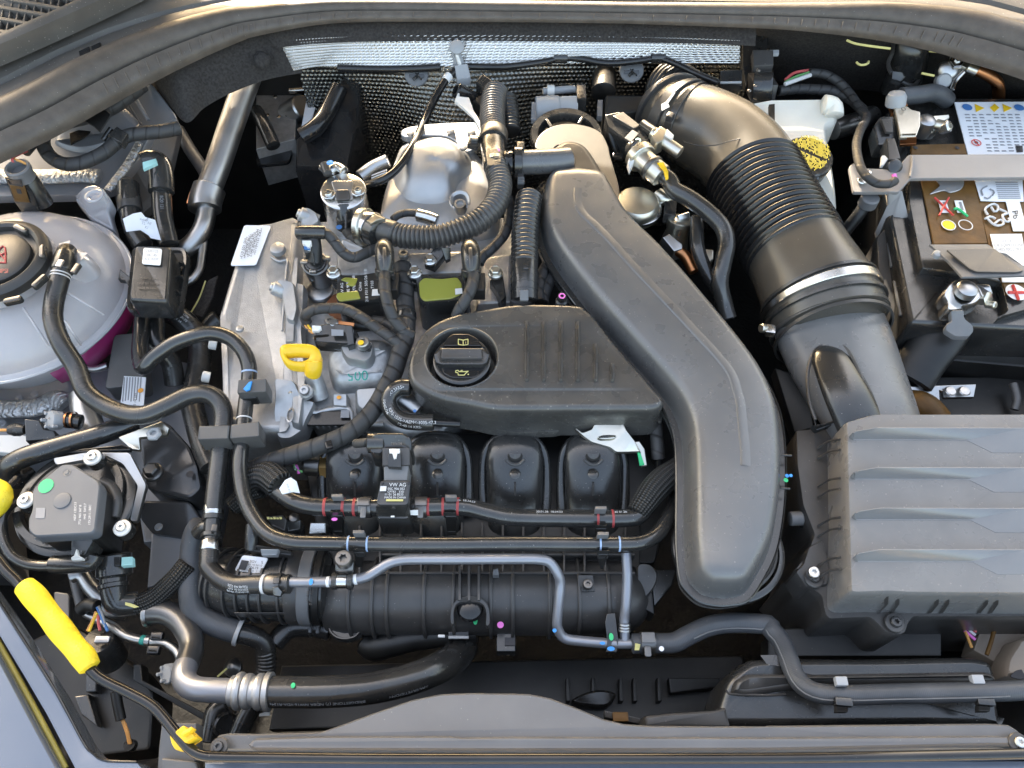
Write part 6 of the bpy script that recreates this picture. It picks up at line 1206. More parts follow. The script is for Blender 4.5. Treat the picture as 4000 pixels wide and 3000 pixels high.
for r_ in range(9): plate('fine_print', q(19, [(1800 + 6 * r_, 40 + 28 * r_), (2120 + 6 * r_, 40 + 28 * r_), (2122 + 6 * r_, 50 + 28 * r_), (1802 + 6 * r_, 50 + 28 * r_)], -24.2), .3, 'inkgrey', bt, b=.3)
for pts in ([(1620, 230), (1600, 150), (1680, 100)], [(1640, 260), (1700, 280), (1740, 240)], [(1720, 140), (1790, 180), (1760, 230)]): tube('recycle_arrow', q(19, pts, -24), 3, 'inkgrey', bt, seg=6)
plate('date_patch', q(19, [(1725, 790), (2180, 785), (2260, 1240), (1840, 1250)], -25.2), .8, 'white', bt, b=.5)
for k, t in enumerate(('03/19', 'VC8 5Q0915105B', 'E-40570CL/9H')): text(t, (*q(19, [(1960 + 12 * k, 890 + 60 * k)])[0], -24), 12, 'inkgrey', bt, ang=0)
plate('lower_patch', q(19, [(1890, 1400), (2260, 1390), (2260, 1480), (1900, 1480)], -25.2), .8, 'white', bt, b=.5)
lathe('plus_disc', (*q(8, [(2145, 865)])[0], -25), [(40, 0), (20, .6)], 'white', bt, n=36)
for pts in ([(2115, 805), (2165, 930)], [(2075, 868), (2215, 868)]): tube('plus_sign', q(8, pts, -23.8), 6, 'red', bt, seg=6)
lf = thing('terminal_flap', 'grey translucent plastic flap folded over the plus terminal', 'flap', (3800, 1040, 0))
plate('flap', q(8, [(1395, 452, -14), (1900, 450, -14), (2000, 520, 0), (2060, 530, 4), (2212, 640, 8)]) + [(4060, 1045, 12), (4060, 1075, 12)] + q(8, [(1680, 735, 4), (1560, 600, -6), (1440, 490, -12)]), 3, 'greyp', lf, b=2, r=4)
plate('flap_panel', q(8, [(1540, 495, -2), (1960, 490, -2), (2212, 680, 12), (2150, 695, 12), (1800, 690, 8), (1740, 665, 6)]), 2, 'plas', lf, b=2, r=8); lathe('hinge_pin', q(8, [(1460, 540, -14)])[0], [(16, -10), (16, 8), (10, 12)], 'greyp_l', lf, n=18)
# terminals
tn = thing('minus_terminal', 'bright minus pole clamp with copper strap and hex nut', 'battery terminal', (3560, 480, -30))
plate('strap', q(18, [(345, 450, -2), (370, 425, -2), (530, 420, -2), (590, 470, -2), (720, 500, -2), (720, 700, -6), (660, 860, -8), (430, 870, -8)]), 5, 'zinc', tn, b=3, r=6)
plate('copper_strap', q(18, [(240, 330, -8), (510, 320, -8), (540, 410, -6), (350, 430, -6), (350, 550, -10), (310, 550, -10)]), 4, 'copper', tn, b=2); plate('copper_tail', q(18, [(440, 870, -9), (660, 865, -9), (665, 960, -20), (430, 975, -20)]), 4, 'copper', tn, b=2); plate('strap_fold', q(18, [(440, 815, -5), (660, 810, -5), (660, 865, -9), (440, 870, -9)]), 4, 'steel', tn, b=3)
lathe('pole', q(18, [(810, 640, -8)])[0], [(36, -60), (34, 6), (26, 14), (10, 16)], 'alu_p', tn, n=32); lathe('pole_clamp', q(18, [(800, 740, -26)])[0], [(42, -20), (44, 2), (40, 14), (30, 18)], 'steel', tn, n=32)
plate('clamp_jaw', q(18, [(900, 560, -10), (1130, 540, -10), (1140, 580, -12), (1080, 620, -14), (920, 640, -12)]), 10, 'zinc', tn, b=3); lathe('nut', q(18, [(1120, 710, -8)])[0], [(24, -30), (24, 4), (18, 8), (12, 8), (10, -4)], 'steel', tn, n=6, ax=(.5, -.4, .75))
tube('clamp_bolt', q(18, [(940, 690, -14), (1040, 710, -12), (1100, 712, -10)]), 22, 'zinc', tn, seg=12); lathe('strap_ring', q(18, [(475, 465, .5)])[0], [(9, 0), (9, 1), (6, 1)], 'dark_steel', tn, n=18, c1=False)
lathe('cable_cap', q(18, [(370, 330, 0)])[0], [(38, -20), (38, 10), (30, 26), (14, 32)], 'greyp_l', tn, n=28, ax=(-.2, .3, 1)); tube('earth_cable', q(18, [(440, 280, -6), (600, 270, -6), (760, 250, -6), (880, 230, -8), (1000, 260, -14), (1090, 330, -30)]), 34, 'rub_b', tn, seg=20)
bs = thing('battery_sensor', 'black battery sensor housing with plug beside minus pole', 'sensor', (3480, 540, -30))
plate('housing', q(18, [(140, 570, -8), (340, 565, -8), (400, 700, -12), (420, 960, -22), (110, 980, -22), (50, 700, -14)]), 24, 'plas_s', bs, b=5, r=8); plate('housing_rib', q(18, [(150, 600, -5), (310, 600, -5), (330, 790, -10), (230, 790, -10)]), 4, 'plas', bs, b=3)
plate('plug', q(18, [(230, 880, -2), (350, 880, -2), (440, 1170, -8), (260, 1200, -8)]), 24, 'plas_s', bs, b=4); lathe('plug_end', q(18, [(350, 1300, -10)])[0], [(30, -40), (30, 6), (24, 10)], 'plas_s', bs, n=22, ax=(.1, -.5, .7)); plate('white_clip', q(18, [(170, 1130, -6), (210, 1130, -6), (255, 1180, -6), (190, 1270, -10), (150, 1275, -10)]), 5, 'white_p', bs, b=2)
tube('pink_wire', q(18, [(340, 1410, 2), (360, 1490, 0)]), 9, 'pink', bs, seg=8); tube('red_wire', q(18, [(325, 1410, 1), (340, 1480, 0)]), 6, 'wire_r', bs, seg=8)
tpz = thing('plus_terminal', 'silver plus pole clamp with grey tongue beside plus sign', 'battery terminal', (3780, 1120, -30))
stack('clamp', cr(q(8, [(1515, 880, -16), (1560, 800, -12), (1650, 740, -10), (1780, 740, -10), (1840, 800, -12), (1850, 900, -14), (1800, 960, -18), (1690, 990, -20), (1680, 1015, -20), (1555, 1020, -20), (1545, 950, -18)]), 4, True), [(-3, -20), (0, -4), (6, 0)], 'steel', tpz)
lathe('pole', q(8, [(1720, 840, -8)])[0], [(42, -20), (40, 8), (30, 16), (10, 18)], 'alu_p', tpz, n=32); plate('jaw', q(8, [(1800, 790, -10), (1920, 800, -10), (1945, 880, -14), (1850, 900, -12)]), 16, 'steel', tpz, b=4, r=6)
lathe('nut', q(8, [(1890, 920, -18)])[0], [(30, -30), (30, 6), (24, 10)], 'zinc', tpz, n=6, ax=(.5, -.6, .6)); lathe('bolt_end', q(8, [(1930, 975, -20)])[0], [(15, -20), (15, 14), (10, 18)], 'zinc', tpz, n=16, ax=(.5, -.6, .6))
plate('tongue', q(8, [(1580, 1020, -18), (1695, 1015, -18), (1695, 1090, -24), (1770, 1150, -28), (1780, 1200, -32), (1740, 1245, -36), (1620, 1245, -36), (1535, 1190, -32), (1540, 1140, -28), (1590, 1110, -26)]), 8, 'greyp', tpz, b=4, r=10)
bb_ = thing('battery_bracket', 'silver battery hold-down bar bent across the battery', 'battery bracket', (3700, 650, -10))
plate('bar', q(4, [(1160, 1400, -8), (1215, 1335, -6), (1300, 1335, -6)], 0) + [(4300, 600, -6), (4300, 690, -8)] + q(4, [(1280, 1540, -9), (1235, 1540, -9), (1130, 1659, -14)]) + q(4, [(740, 1659, -16), (700, 1440, -12), (740, 1405, -12), (790, 1450, -12), (1000, 1460, -12), (1130, 1480, -12)]), 5, 'bracket', bb_, b=3, r=8)
tube('bend_edge', q(4, [(1245, 1345, -4), (1245, 1430, -5), (1225, 1530, -7)]), 5, 'bracket', bb_, seg=8); lathe('rivet', q(4, [(865, 1490, -10)])[0], [(14, 0), (12, 4), (6, 6)], 'steel', bb_, n=18); lathe('rivet', q(4, [(815, 1560, -12)])[0], [(20, 0), (17, 4), (8, 6)], 'steel', bb_, n=18)
plate('bracket_leg', q(8, [(1040, 0, -16), (1160, -10, -16), (1215, 215, -40), (1080, 235, -44), (940, 385, -80), (930, 340, -78), (1040, 100, -30)]), 4, 'bracket', bb_, b=2)
ct = thing('battery_tray', 'black plastic battery tray wall and cable trunking under the battery', 'battery tray', (3500, 1300, -150))
plate('side_wall', q(8, [(940, 390, -62), (1030, 300, -58), (1180, 1100, -70), (1210, 1160, -72), (1120, 1190, -80), (960, 760, -72)]), 60, 'plas', ct, b=6)
for p in ([(1020, 340), (1050, 400), (1090, 640), (1060, 640)], [(1085, 760), (1115, 780), (1180, 1060), (1140, 1060)]): plate('pale_strip', q(8, [(*a, -58) for a in p]), 3, 'greyp', ct, b=2)
plate('front_ledge', q(8, [(1120, 1190, -80), (1540, 1160, -76), (2212, 1190, -76)]) + [(4300, 1300, -78), (4300, 1460, -110)] + q(8, [(1380, 1440, -110), (1240, 1600, -120), (1130, 1659, -120)]), 50, 'plas_d', ct, b=10, r=14)
tube('cable_trunk', q(8, [(1560, 1150, -66), (1460, 1290, -74), (1340, 1440, -86), (1220, 1620, -100)]), 90, 'plas_d', ct, seg=28, flat=.5)
plate('lower_panel', q(12, [(1150, -60, -140), (2212, -60, -140)]) + [(4300, 1470, -140), (4300, 1640, -140)] + q(12, [(1180, 250, -140)]), 10, 'plas_d', ct, b=4)
plate('steel_bracket', q(12, [(1205, 10, -100), (1250, 20, -98), (1800, 0, -98), (1780, 110, -104), (1520, 115, -104), (1510, 60, -102), (1480, 50, -102), (1490, 200, -112), (1440, 210, -112), (1400, 110, -106), (1215, 80, -102)]), 5, 'alu_p', ct, b=3)
for a in (1580, 1700): lathe('pressed_dimple', q(12, [(a, 60, -97)])[0], [(22, -1), (18, 3), (8, 4)], 'alu_p', ct, n=20)
tube('horn_dome', q(12, [(1180, 120, -110, 40), (1260, 170, -112, 60), (1340, 230, -116, 70), (1420, 330, -125, 74)]), 60, 'brown', ct, seg=24)
tube('bulkhead_rod', q(12, [(2120, 0, -120), (2150, 130, -124), (2130, 220, -130)]), 16, 'body_d', ct)
# ================================================================ hose 3 with pressure sensor
ph = tube('purge_hose', q(10, [(60, 830, -58), (180, 920, -54), (330, 1015, -50), (500, 1058, -48), (750, 1062, -48), (1000, 1066, -48), (1300, 1066, -48), (1500, 1062, -48), (1800, 1062, -48), (2000, 1108, -48), (2212, 1150, -48)]) + q(11, [(400, 1160, -48), (860, 1162, -48), (1060, 1150, -50), (1130, 1100, -54), (1230, 960, -62), (1360, 800, -72)]), 35, 'rub_s', None, 'black hose carrying the square pressure sensor above the manifold', 'hose', seg=22)
for k, a in enumerate((610, 765, 845)): band('red_mark', ph, q(10, [(a, 1060)])[0], 11, .8, 'redd', ph.o)
for k, a in enumerate((1500, 1605, 1757)): band('red_mark', ph, q(10, [(a, 1062)])[0], 10, .8, 'redd', ph.o)
for k, a in enumerate((735, 882)): band('red_mark', ph, q(11, [(a, 1160)])[0], 9, .8, 'redd', ph.o)
ttext('30.01.26  18:34:53', ph, q(10, [(1780, 1050)])[0], 10, 'inkw', ph.o, off=.75); ttext('30.01.26  18:34:53', ph, q(11, [(320, 1160)])[0], 10, 'inkw', ph.o, off=.75); ttext('30 01.26', ph, q(11, [(930, 1160)])[0], 10, 'inkw', ph.o, off=.75)
bl = tube('braided_sleeve', q(10, [(-60, 860, -70, 46), (20, 800, -62, 52), (120, 800, -56, 58), (220, 880, -50, 56)]), 54, 'braid', None, 'braided black sleeve with white tag at the left hose end', 'braided sleeve', seg=24, step=3)
plate('paper_tag', q(10, [(200, 905, -26), (250, 830, -24), (300, 805, -26), (350, 840, -30), (378, 940, -36), (320, 930, -30), (225, 950, -28)]), 1.5, 'label', bl.o, b=1); text('VW AG', q(10, [(280, 900, -25)])[0], 8, 'inkgrey', bl.o, ang=70)
tube('braided_sleeve_lower', q(9, [(2010, 1060, -90, 36), (2080, 1000, -86, 40), (2150, 920, -82, 46), (2260, 880, -76, 48)]), 40, 'braid', None, 'lower braided sleeve crossing behind the arch hose', 'braided sleeve', seg=20, step=3)
tube('braided_sleeve_end', q(11, [(1075, 1120, -50, 42), (1130, 1040, -50, 48), (1210, 930, -54, 54), (1310, 830, -62, 54), (1420, 750, -70, 50), (1500, 690, -80, 46)]), 50, 'braid', None, 'braided sleeve running under the intake duct edge', 'braided sleeve', seg=24, step=3)
for u in (q(10, [(935, 1062)])[0], q(10, [(1430, 1062)])[0]):
    x = band('hose_spring_clamp', ph, u, 46, 6, 'dark_steel', None, 'dark spring clamp on the hose, %s of the square sensor' % ('left' if u[0] < 1500 else 'right'), 'hose clamp', 'clamps beside the square sensor')
    box('clamp_plate', (u[0] - 4, u[1] - 22, -34), (50, 34, 5), 'dark_steel', x, b=2); box('clamp_tongue', (u[0] - 4, u[1] + 18, -36), (22, 50, 4), 'greyp', x, b=2)
    tube('yellow_stripe', [(u[0] - 60, u[1] + 30, -58), (u[0], u[1] + 33, -58), (u[0] + 42, u[1] + 32, -58)], 4, 'yel_line', x, seg=6)
plate('white_patch', q(10, [(1332, 1090, -28), (1400, 1086, -28), (1400, 1130, -34), (1332, 1128, -34)]), 1.5, 'white', ph.o, b=1)
ps = thing('pressure_sensor', 'square black pressure sensor with white printed text on the hose', 'sensor', (1533, 1990, -50))
plate('face', q(10, [(1075, 842, -10), (1095, 830, -10), (1320, 830, -10), (1336, 850, -10), (1316, 1030, -16), (1290, 1046, -16), (1060, 1046, -16), (1040, 1020, -16)]), 12, 'plas_s', ps, b=4, r=8)
plate('hose_saddle', q(10, [(1032, 1040, -18), (1326, 1035, -18), (1330, 1150, -32), (1300, 1166, -34), (1040, 1162, -34)]), 44, 'plas_s', ps, b=8, r=12)
plate('neck', q(10, [(1102, 690, -6), (1322, 690, -6), (1305, 838, -12), (1104, 838, -12)]), 26, 'greyp', ps, b=5)
for a in ((1088, 853), (1318, 852)): lathe('corner_hole', (*q(10, [a])[0], -9), [(6, 0), (3, .5)], 'ink', ps, n=12)
for t, a, h in (('VW AG', (1225, 872), 14), ('05C 906 052', (1212, 906), 9), ('CPTB3    E3D', (1208, 931), 8), ('11 01 26 8533', (1192, 955), 9), ('MADE IN CHINA', (1202, 981), 8)): text(t, (*q(10, [a])[0], -9.0), h, 'inkw', ps, st=1.02, kz=(0, -.066))
plate('data_matrix', q(10, [(1075, 882), (1128, 882), (1124, 925), (1070, 925)], -9.6), .4, 'inkw', ps, b=.3); plate('print_bar', q(10, [(1125, 995), (1272, 995), (1270, 1012), (1122, 1012)], -13.6), .5, 'yel_line', ps, b=.3)
box('saddle_pip', q(10, [(1180, 1143, -26)])[0], (14, 6, 4), 'white', ps, b=1, r=1)
pp_ = thing('pressure_sensor_elbow', 'black angled plug with white lock on the square sensor', 'connector', (1530, 1760, -10))
plate('head', q(10, [(975, 480, 4), (1000, 430, 8), (1060, 418, 10), (1280, 420, 10), (1335, 460, 8), (1350, 520, 4), (1340, 590, 0), (1270, 545, 2), (1110, 545, 2), (1080, 600, 0), (985, 590, 0)]), 34, 'plas_s', pp_, b=9, r=12)
tube('head_barrel', q(10, [(975, 510, -4), (1110, 510, -4)]), 40, 'plas_s', pp_, seg=22)
plate('skirt', q(10, [(1090, 545, 4), (1330, 545, 4), (1330, 700, -4), (1090, 705, -4)]), 24, 'plas', pp_, b=5)
plate('latch', q(10, [(1140, 600, 7), (1250, 595, 7), (1255, 720, 0), (1140, 712, 0)]), 6, 'plas_s', pp_, b=2)
plate('white_lock', q(10, [(1150, 558, 9), (1242, 558, 9), (1242, 595, 8), (1220, 600, 8), (1212, 640, 6), (1190, 645, 6), (1178, 600, 8), (1152, 595, 8)]), 5, 'white_p', pp_, b=2)
text('7506006', q(10, [(1215, 515, 11.2)])[0], 9, 'greyp', pp_); tube('plug_lead', q(10, [(985, 500, -8), (920, 510, -12), (860, 515, -18)]), 18, 'tape', pp_, step=3)
# clips on the manifold holding the hoses
for k, (a, s_) in enumerate((((700, 965), 44), ((1683, 970), 44))):
    x = thing('hose_saddle_clip', ['black hose clip with purple dot left of the square sensor', 'black hose clip right of the square sensor'][k], 'hose clip', (*q(10, [a])[0], -60), 'clips along the sensor hose')
    u, v = q(10, [a])[0]
    plate('upper_jaw', [(u - 22, v - 7, -30), (u + 22, v - 7, -30), (u + 22, v + 6, -28), (u - 22, v + 6, -28)], 10, 'greyp', x, b=2); plate('lower_jaw', [(u - 30, v + 62, -38), (u + 20, v + 62, -38), (u + 22, v + 80, -44), (u - 20, v + 80, -44)], 12, 'plas_s', x, b=2)
    plate('leg', [(u - 22, v + 80, -46), (u + 22, v + 80, -46), (u + 20, v + 140, -70), (u - 14, v + 140, -70)], 10, 'plas_d', x, b=2)
    if k == 0: dot('purple_dot', (u - 10, v + 92, -45), 12, 'pink', x, sq=.5)
for k, (a, nm) in enumerate(((q(11, [(768, 1068)])[0], 'black hose clip on the sensor hose nearest the braided end'), (q(10, [(885, 1275)])[0], 'black hose clip on the arch hose left of the plenum'), (q(11, [(788, 1290)])[0], 'black hose clip on the arch hose near the duct'))):
    u, v = a; x = thing('hose_saddle_clip', nm, 'hose clip', (u, v, -60), 'clips along the sensor hose' if k == 0 else 'clips along the arch hose')
    plate('upper_jaw', [(u - 22, v - 6, -28), (u + 22, v - 6, -28), (u + 22, v + 7, -26), (u - 22, v + 7, -26)], 12, 'greyp', x, b=2)
    plate('lower_jaw', [(u - 22, v + 66, -36), (u + 24, v + 66, -36), (u + 22, v + 84, -44), (u - 18, v + 84, -44)], 12, 'plas_s', x, b=2); plate('leg', [(u - 18, v + 84, -46), (u + 18, v + 84, -46), (u + 4, v + 130, -78), (u - 8, v + 130, -78)], 8, 'plas_d', x, b=2)
# oil pressure switch left of the runners
x = thing('oil_switch', 'brass hex oil pressure switch left of the runners', 'switch', (1250, 1820, -90))
tube('body', q(10, [(440, 700, -84), (520, 705, -84), (560, 708, -84)]), 42, 'dark_steel', x, seg=20); lathe('brass_nut', q(10, [(565, 715, -84)])[0], [(46, 0), (46, 40), (40, 44)], 'brass', x, ax=(1, 0, 0), n=6)
for m_, p in (('wire_g', [(330, 700), (345, 740), (400, 760)]), ('pink', [(345, 705), (365, 745), (370, 775)]), ('wire_w', [(335, 710), (350, 730), (340, 745)])): tube('wire', q(10, p, -74), 6, m_, x, seg=8)
x = thing('ground_module', 'black module with printed tiles between the two left hoses', 'module', (1110, 2010, -90))
plate('body', q(22, [(880, 60, -78), (1120, 40, -78), (1180, 110, -80), (1150, 270, -88), (960, 190, -88)]), 30, 'plas', x, b=4); plate('side', q(22, [(1180, 130, -84), (1380, 110, -84), (1370, 250, -90), (1190, 280, -92)]), 24, 'plas_s', x, b=4)
for k in range(5): plate('tile', q(22, [(890 + 45 * k, 70 + 8 * (k % 2), -77), (925 + 45 * k, 70 + 8 * (k % 2), -77), (935 + 45 * k, 100, -78), (900 + 45 * k, 104, -78)]), .6, 'yel_line', x, b=.4)
lathe('screw', q(22, [(1285, 80, -76)])[0], [(20, -4), (18, 5), (8, 9)], 'dark_steel', x, n=20); plate('metal_sleeve', q(22, [(1520, 150, -92), (1740, 150, -92), (1740, 300, -98), (1500, 310, -98)]), 20, 'steel', x, b=4)
# ================================================================ charge pipe and throttle joint at the left of the plenum
cp_ = thing('charge_pipe', 'ribbed black charge air pipe with white sticker joining the plenum', 'charge pipe', (1080, 2300, -130))
ct_ = tube('pipe', q(22, [(120, 960, -134, 112), (300, 1000, -130, 122), (600, 1040, -126, 130), (1000, 1060, -124, 134), (1400, 1070, -124, 136), (1750, 1080, -126, 132)]), 130, 'plas_s', cp_, seg=44, step=6)
for a in (230, 330, 480, 640, 800, 980, 1170): band('pipe_rib', ct_, q(22, [(a, 1040)])[0], 9, 10, 'plas', cp_, seg=44)
for k, (dz, dv) in enumerate(((0, 620), (-36, 1330), (-20, 1450))): plate('pipe_web', q(22, [(420, dv - 6, -92 + dz * .6), (1160, dv - 6, -90 + dz * .6), (1160, dv + 6, -90 + dz * .6), (420, dv + 6, -92 + dz * .6)]), 16, 'plas', cp_, b=1)
band('dark_collar', ct_, q(22, [(1360, 1060)])[0], 46, 10, 'plas', cp_, seg=48); band('grey_band', ct_, q(22, [(1545, 1060)])[0], 42, 14, 'greyp', cp_, seg=48); band('rubber_ring', ct_, q(22, [(1690, 1060)])[0], 26, 12, 'plas_d', cp_, seg=48)
for k, t in enumerate(('145 838', '8 808 AC')): text(t, q(22, [(1480 + 50 * k, 1230, -80)])[0], 11, 'plas', cp_, ang=-84)
plate('sticker', q(22, [(545, 620, -78), (915, 660, -78), (800, 890, -86), (425, 840, -86)]), 1.5, 'label', cp_, b=1, r=10)
plate('data_matrix', q(22, [(530, 690, -77), (635, 705, -77), (580, 835, -82), (480, 825, -82)]), .5, 'ink', cp_, b=.3)
for t, a, h in (('BGV', (695, 715), 10), ('5', (825, 730), 12), ('05E 145 841 D', (720, 765), 7), ('00619', (700, 805), 11), ('29.01.26   91 57 4', (715, 850), 6)): text(t, (*q(22, [a])[0], -77.8), h, 'ink', cp_, ang=6, kz=(0, -.13))
plate('upper_box', q(22, [(610, 520, -70), (760, 470, -68), (1050, 520, -72), (1240, 560, -76), (1240, 620, -80), (640, 560, -76)]), 20, 'plas', cp_, b=4); plate('pale_block', q(22, [(800, 530, -66), (1060, 530, -66), (1030, 618, -72), (815, 618, -72)]), 8, 'greyp_l', cp_, b=3)
tube('post', q(22, [(690, 180, -62), (680, 350, -66), (670, 520, -74)]), 26, 'plas_s', cp_, seg=18)
for a in ((40, 1290), (150, 1300)): box('band_tail', (*q(21, [a])[0], -150), (12, 40, 10), 'greyp', cp_, b=2)
# thin silver vent pipe
vp = thing('vent_pipe', 'thin silver-grey vent pipe bent around the plenum', 'metal pipe', (1900, 2180, -50))
v1 = tube('pipe', q(22, [(1240, 1010, -58), (1500, 1010, -56), (1800, 1005, -54)]) + q(21, [(500, 625, -54), (700, 600, -54), (860, 560, -52), (1010, 470, -50), (1180, 370, -46), (1380, 320, -44), (1700, 312, -44), (2212, 312, -44)]) + q(11, [(0, 1512, -44), (230, 1515, -46), (330, 1545, -50), (395, 1640, -58)]) + q(15, [(418, 60, -66), (408, 200, -76), (390, 380, -90), (395, 450, -96), (450, 535, -104), (600, 562, -106), (850, 582, -106), (1040, 585, -106)]), 20, 'pipe', vp, seg=16)
tube('branch', q(11, [(985, 1460, -60), (995, 1600, -66)]) + q(15, [(995, 60, -74), (985, 250, -86), (970, 370, -96), (972, 470, -102), (975, 560, -106)]), 20, 'pipe', vp, seg=16)
for k in range(3): lathe('branch_ring', q(15, [(972, 420 + 26 * k, -97)])[0], [(24, -4), (25, 0), (24, 4)], 'alu_p', vp, ax=(0, .9, .45), n=20, c1=False)
band('white_mark', v1, q(22, [(1770, 1005)])[0], 12, .8, 'white', vp); band('white_mark', v1, q(21, [(705, 585)])[0], 12, .8, 'white', vp)
dot('blue_dab', q(22, [(1530, 1005, -49)])[0], 8, 'blue', vp, sq=1.4); dot('blue_dab', q(15, [(368, 470, -88)])[0], 8, 'blue', vp); dot('blue_dab', q(15, [(782, 580, -99)])[0], 11, 'blue', vp, sq=.5)
cpb = thing('pipe_bracket', 'steel P-clip with rubber cushions bolted over the thin silver pipe', 'pipe clip', (1345, 2230, -60))
for a in (400, 625): lathe('cushion', q(21, [(a - 40, 625, -55)])[0], [(22, 0), (34, 2), (34, 20), (22, 22)], 'rub', cpb, ax=(1, 0, 0), n=24, c1=False)
lathe('clip_band', q(21, [(435, 628, -55)])[0], [(28, 0), (28, 38)], 'steel', cpb, ax=(1, 0, 0), n=24, c1=False)
plate('strap', rnd(q(21, [(400, 420, -40), (440, 250, -36), (530, 195, -34), (620, 220, -34), (670, 320, -36), (660, 480, -42), (400, 480, -44)]), 10), 6, 'dark_steel', cpb, b=3); torx(cpb, q(21, [(530, 320, -32)])[0], 34, 'dark_steel')
x = thing('pipe_strap', 'black strap clip with green and blue paint on the silver pipe', 'clip', (2386, 2480, -90))
plate('strap', q(15, [(820, 325, -92), (890, 318, -92), (920, 560, -98), (905, 655, -106), (812, 655, -106), (825, 560, -98), (805, 400, -94)]), 6, 'plas_s', x, b=2); dot('green_dab', q(15, [(857, 525, -94)])[0], 9, 'green', x, sq=1.4); dot('blue_dab', q(15, [(855, 628, -101)])[0], 15, 'blue', x, sq=.5)
# ================================================================ lower right hose
gh = tube('breather_return_hose', q(15, [(1040, 585, -106), (1180, 578, -106), (1290, 580, -106), (1410, 572, -106), (1530, 510, -104), (1700, 435, -100), (1900, 405, -96), (2212, 420, -94)]) + q(16, [(20, 455, -92), (100, 545, -88), (175, 710, -80), (235, 860, -72), (320, 960, -66), (450, 1015, -62), (700, 1028, -60), (1100, 1018, -58), (1500, 1010, -56), (1900, 1000, -54), (2212, 985, -52), (2500, 960, -52)]), 38, 'rub_b', None, 'grey dusty hose with moulded line wandering along the front right', 'hose', seg=22)
for off in (.55,):
    b_ = MB(); W = []
    for i in range(0, len(gh.W), 2):
        T = gh.T[i]; f = CAM - gh.W[i]; f = (f - T * f.dot(T)).normalized(); sd_ = f.cross(T); W.append(gh.W[i] + (f * math.cos(off) - sd_ * math.sin(off)) * gh.R[i] * 1.01)
    tt_ = [(*proj(w), w.z * 1000) for w in W[8:-6]]; tube('moulded_line', tt_, 3, 'greyp', gh.o, seg=6, step=8)
x = band('return_hose_clamp', gh, q(15, [(1185, 575)])[0], 56, 5, 'dark_steel', None, 'spring clamp with pale paint where grey hose meets silver pipe', 'hose clamp')
box('clamp_plate', q(15, [(1180, 530, -90)])[0], (52, 40, 5), 'greyp', x, b=2); box('clamp_tongue', q(15, [(1175, 650, -94)])[0], (26, 40, 5), 'greyp', x, b=3, r=8)
dot('pale_paint', q(15, [(1292, 628, -90)])[0], 10, 'label', gh.o); plate('pale_paint', q(15, [(1065, 580, -90), (1110, 590, -90), (1100, 640, -94), (1060, 640, -94)]), 1.5, 'yel_line', gh.o, b=1)
# ================================================================ front snorkel below airbox
sn = thing('air_snorkel', 'low black air intake snorkel behind the front panel, lower right', 'air snorkel', (3300, 2680, -80))
stack('shell', rnd(q(15, [(1780, 1090, -92), (1840, 900, -86), (1940, 780, -82), (2060, 700, -80), (2212, 690, -80)]) + q(16, [(0, 690, -80), (1000, 690, -80), (1750, 672, -80), (1930, 706, -80), (1985, 800, -82), (2010, 960, -86), (2030, 1180, -92), (2060, 1300, -94), (0, 1310, -96)]) + q(15, [(1720, 1310, -96)]), 26), [(-4, -70), (0, -16), (8, -7), (22, -1), (36, 0)], 'plas_s', sn, ang=60)
stack('upper_step', rnd(q(15, [(1890, 1010, -84), (1930, 900, -80), (2030, 850, -79)]) + q(16, [(0, 845, -78), (400, 850, -78), (1880, 826, -78), (1960, 880, -80), (1960, 930, -82), (400, 950, -84), (0, 1010, -86)]) + q(15, [(2000, 1040, -86)]), 18), [(-3, -16), (0, -1), (8, 4), (18, 6)], 'plas', sn)
tube('mould_edge', q(15, [(1850, 990, -83), (1900, 1020, -84), (2212, 1030, -86)]) + q(16, [(150, 1020, -88)]), 5, 'plas', sn, seg=8)
stack('lower_duct', rnd(q(15, [(1140, 1200, -90), (1400, 1170, -90), (1750, 1150, -88), (1850, 1120, -88), (1900, 1310, -92), (1140, 1310, -92)]), 10), [(0, -60), (0, -8), (6, -1), (14, 0)], 'plas', sn)
for a, b_ in (((640, 905), (660, 1085)), ((1820, 890), (1890, 1080))):
    u0, v0 = q(16, [a])[0]; u1, v1_ = q(16, [b_])[0]
    x = thing('snorkel_hose_clip', 'grey clip pinning the front hose to the snorkel, %s' % ('nearer the hose bend' if a[0] < 1000 else 'nearer the frame edge'), 'hose clip', (u0, v0, -60), 'clips of the front hose')
    box('upper_tooth', (u0, v0, -46), (46, 34, 26), 'greyp_l', x); box('lower_tooth', (u1, v1_, -48), (66, 30, 30), 'plas_s', x, rz=-5); plate('link', [(u1 - 30, v1_ + 14, -54), (u1 + 16, v1_ + 14, -54), (u1 + 14, v1_ + 40, -60), (u1 - 30, v1_ + 40, -60)], 8, 'plas', x, b=2)
x = thing('headlamp', 'tan plastic headlamp back with wires, right edge below the air filter box', 'headlamp', (3880, 2480, -140))
plate('shell', q(16, [(1830, 480, -130), (1960, 440, -128), (2212, 420, -128)]) + [(4250, 2440, -128), (4250, 2600, -128)] + q(16, [(2100, 640, -135), (1990, 760, -140), (1780, 640, -138)]), 30, 'lamp_tan', x, b=5)
stack('lamp_cup', cr(q(16, [(2060, 720, -110), (2130, 600, -106), (2212, 520, -104)]) + [(4160, 2480, -104), (4180, 2700, -106)] + q(16, [(2212, 880, -108), (2060, 860, -110)]), 4, True), [(0, -30), (4, -4), (16, 0)], 'lamp_tan', x); plate('cup_hole', cr(q(16, [(2100, 870, -108), (2140, 820, -108), (2212, 810, -108), (2212, 890, -108)]), 4, True), 1.2, 'ink', x)
tube('divider', q(16, [(1960, 450, -120), (1930, 560, -122), (1890, 680, -124)]), 8, 'brown', x)
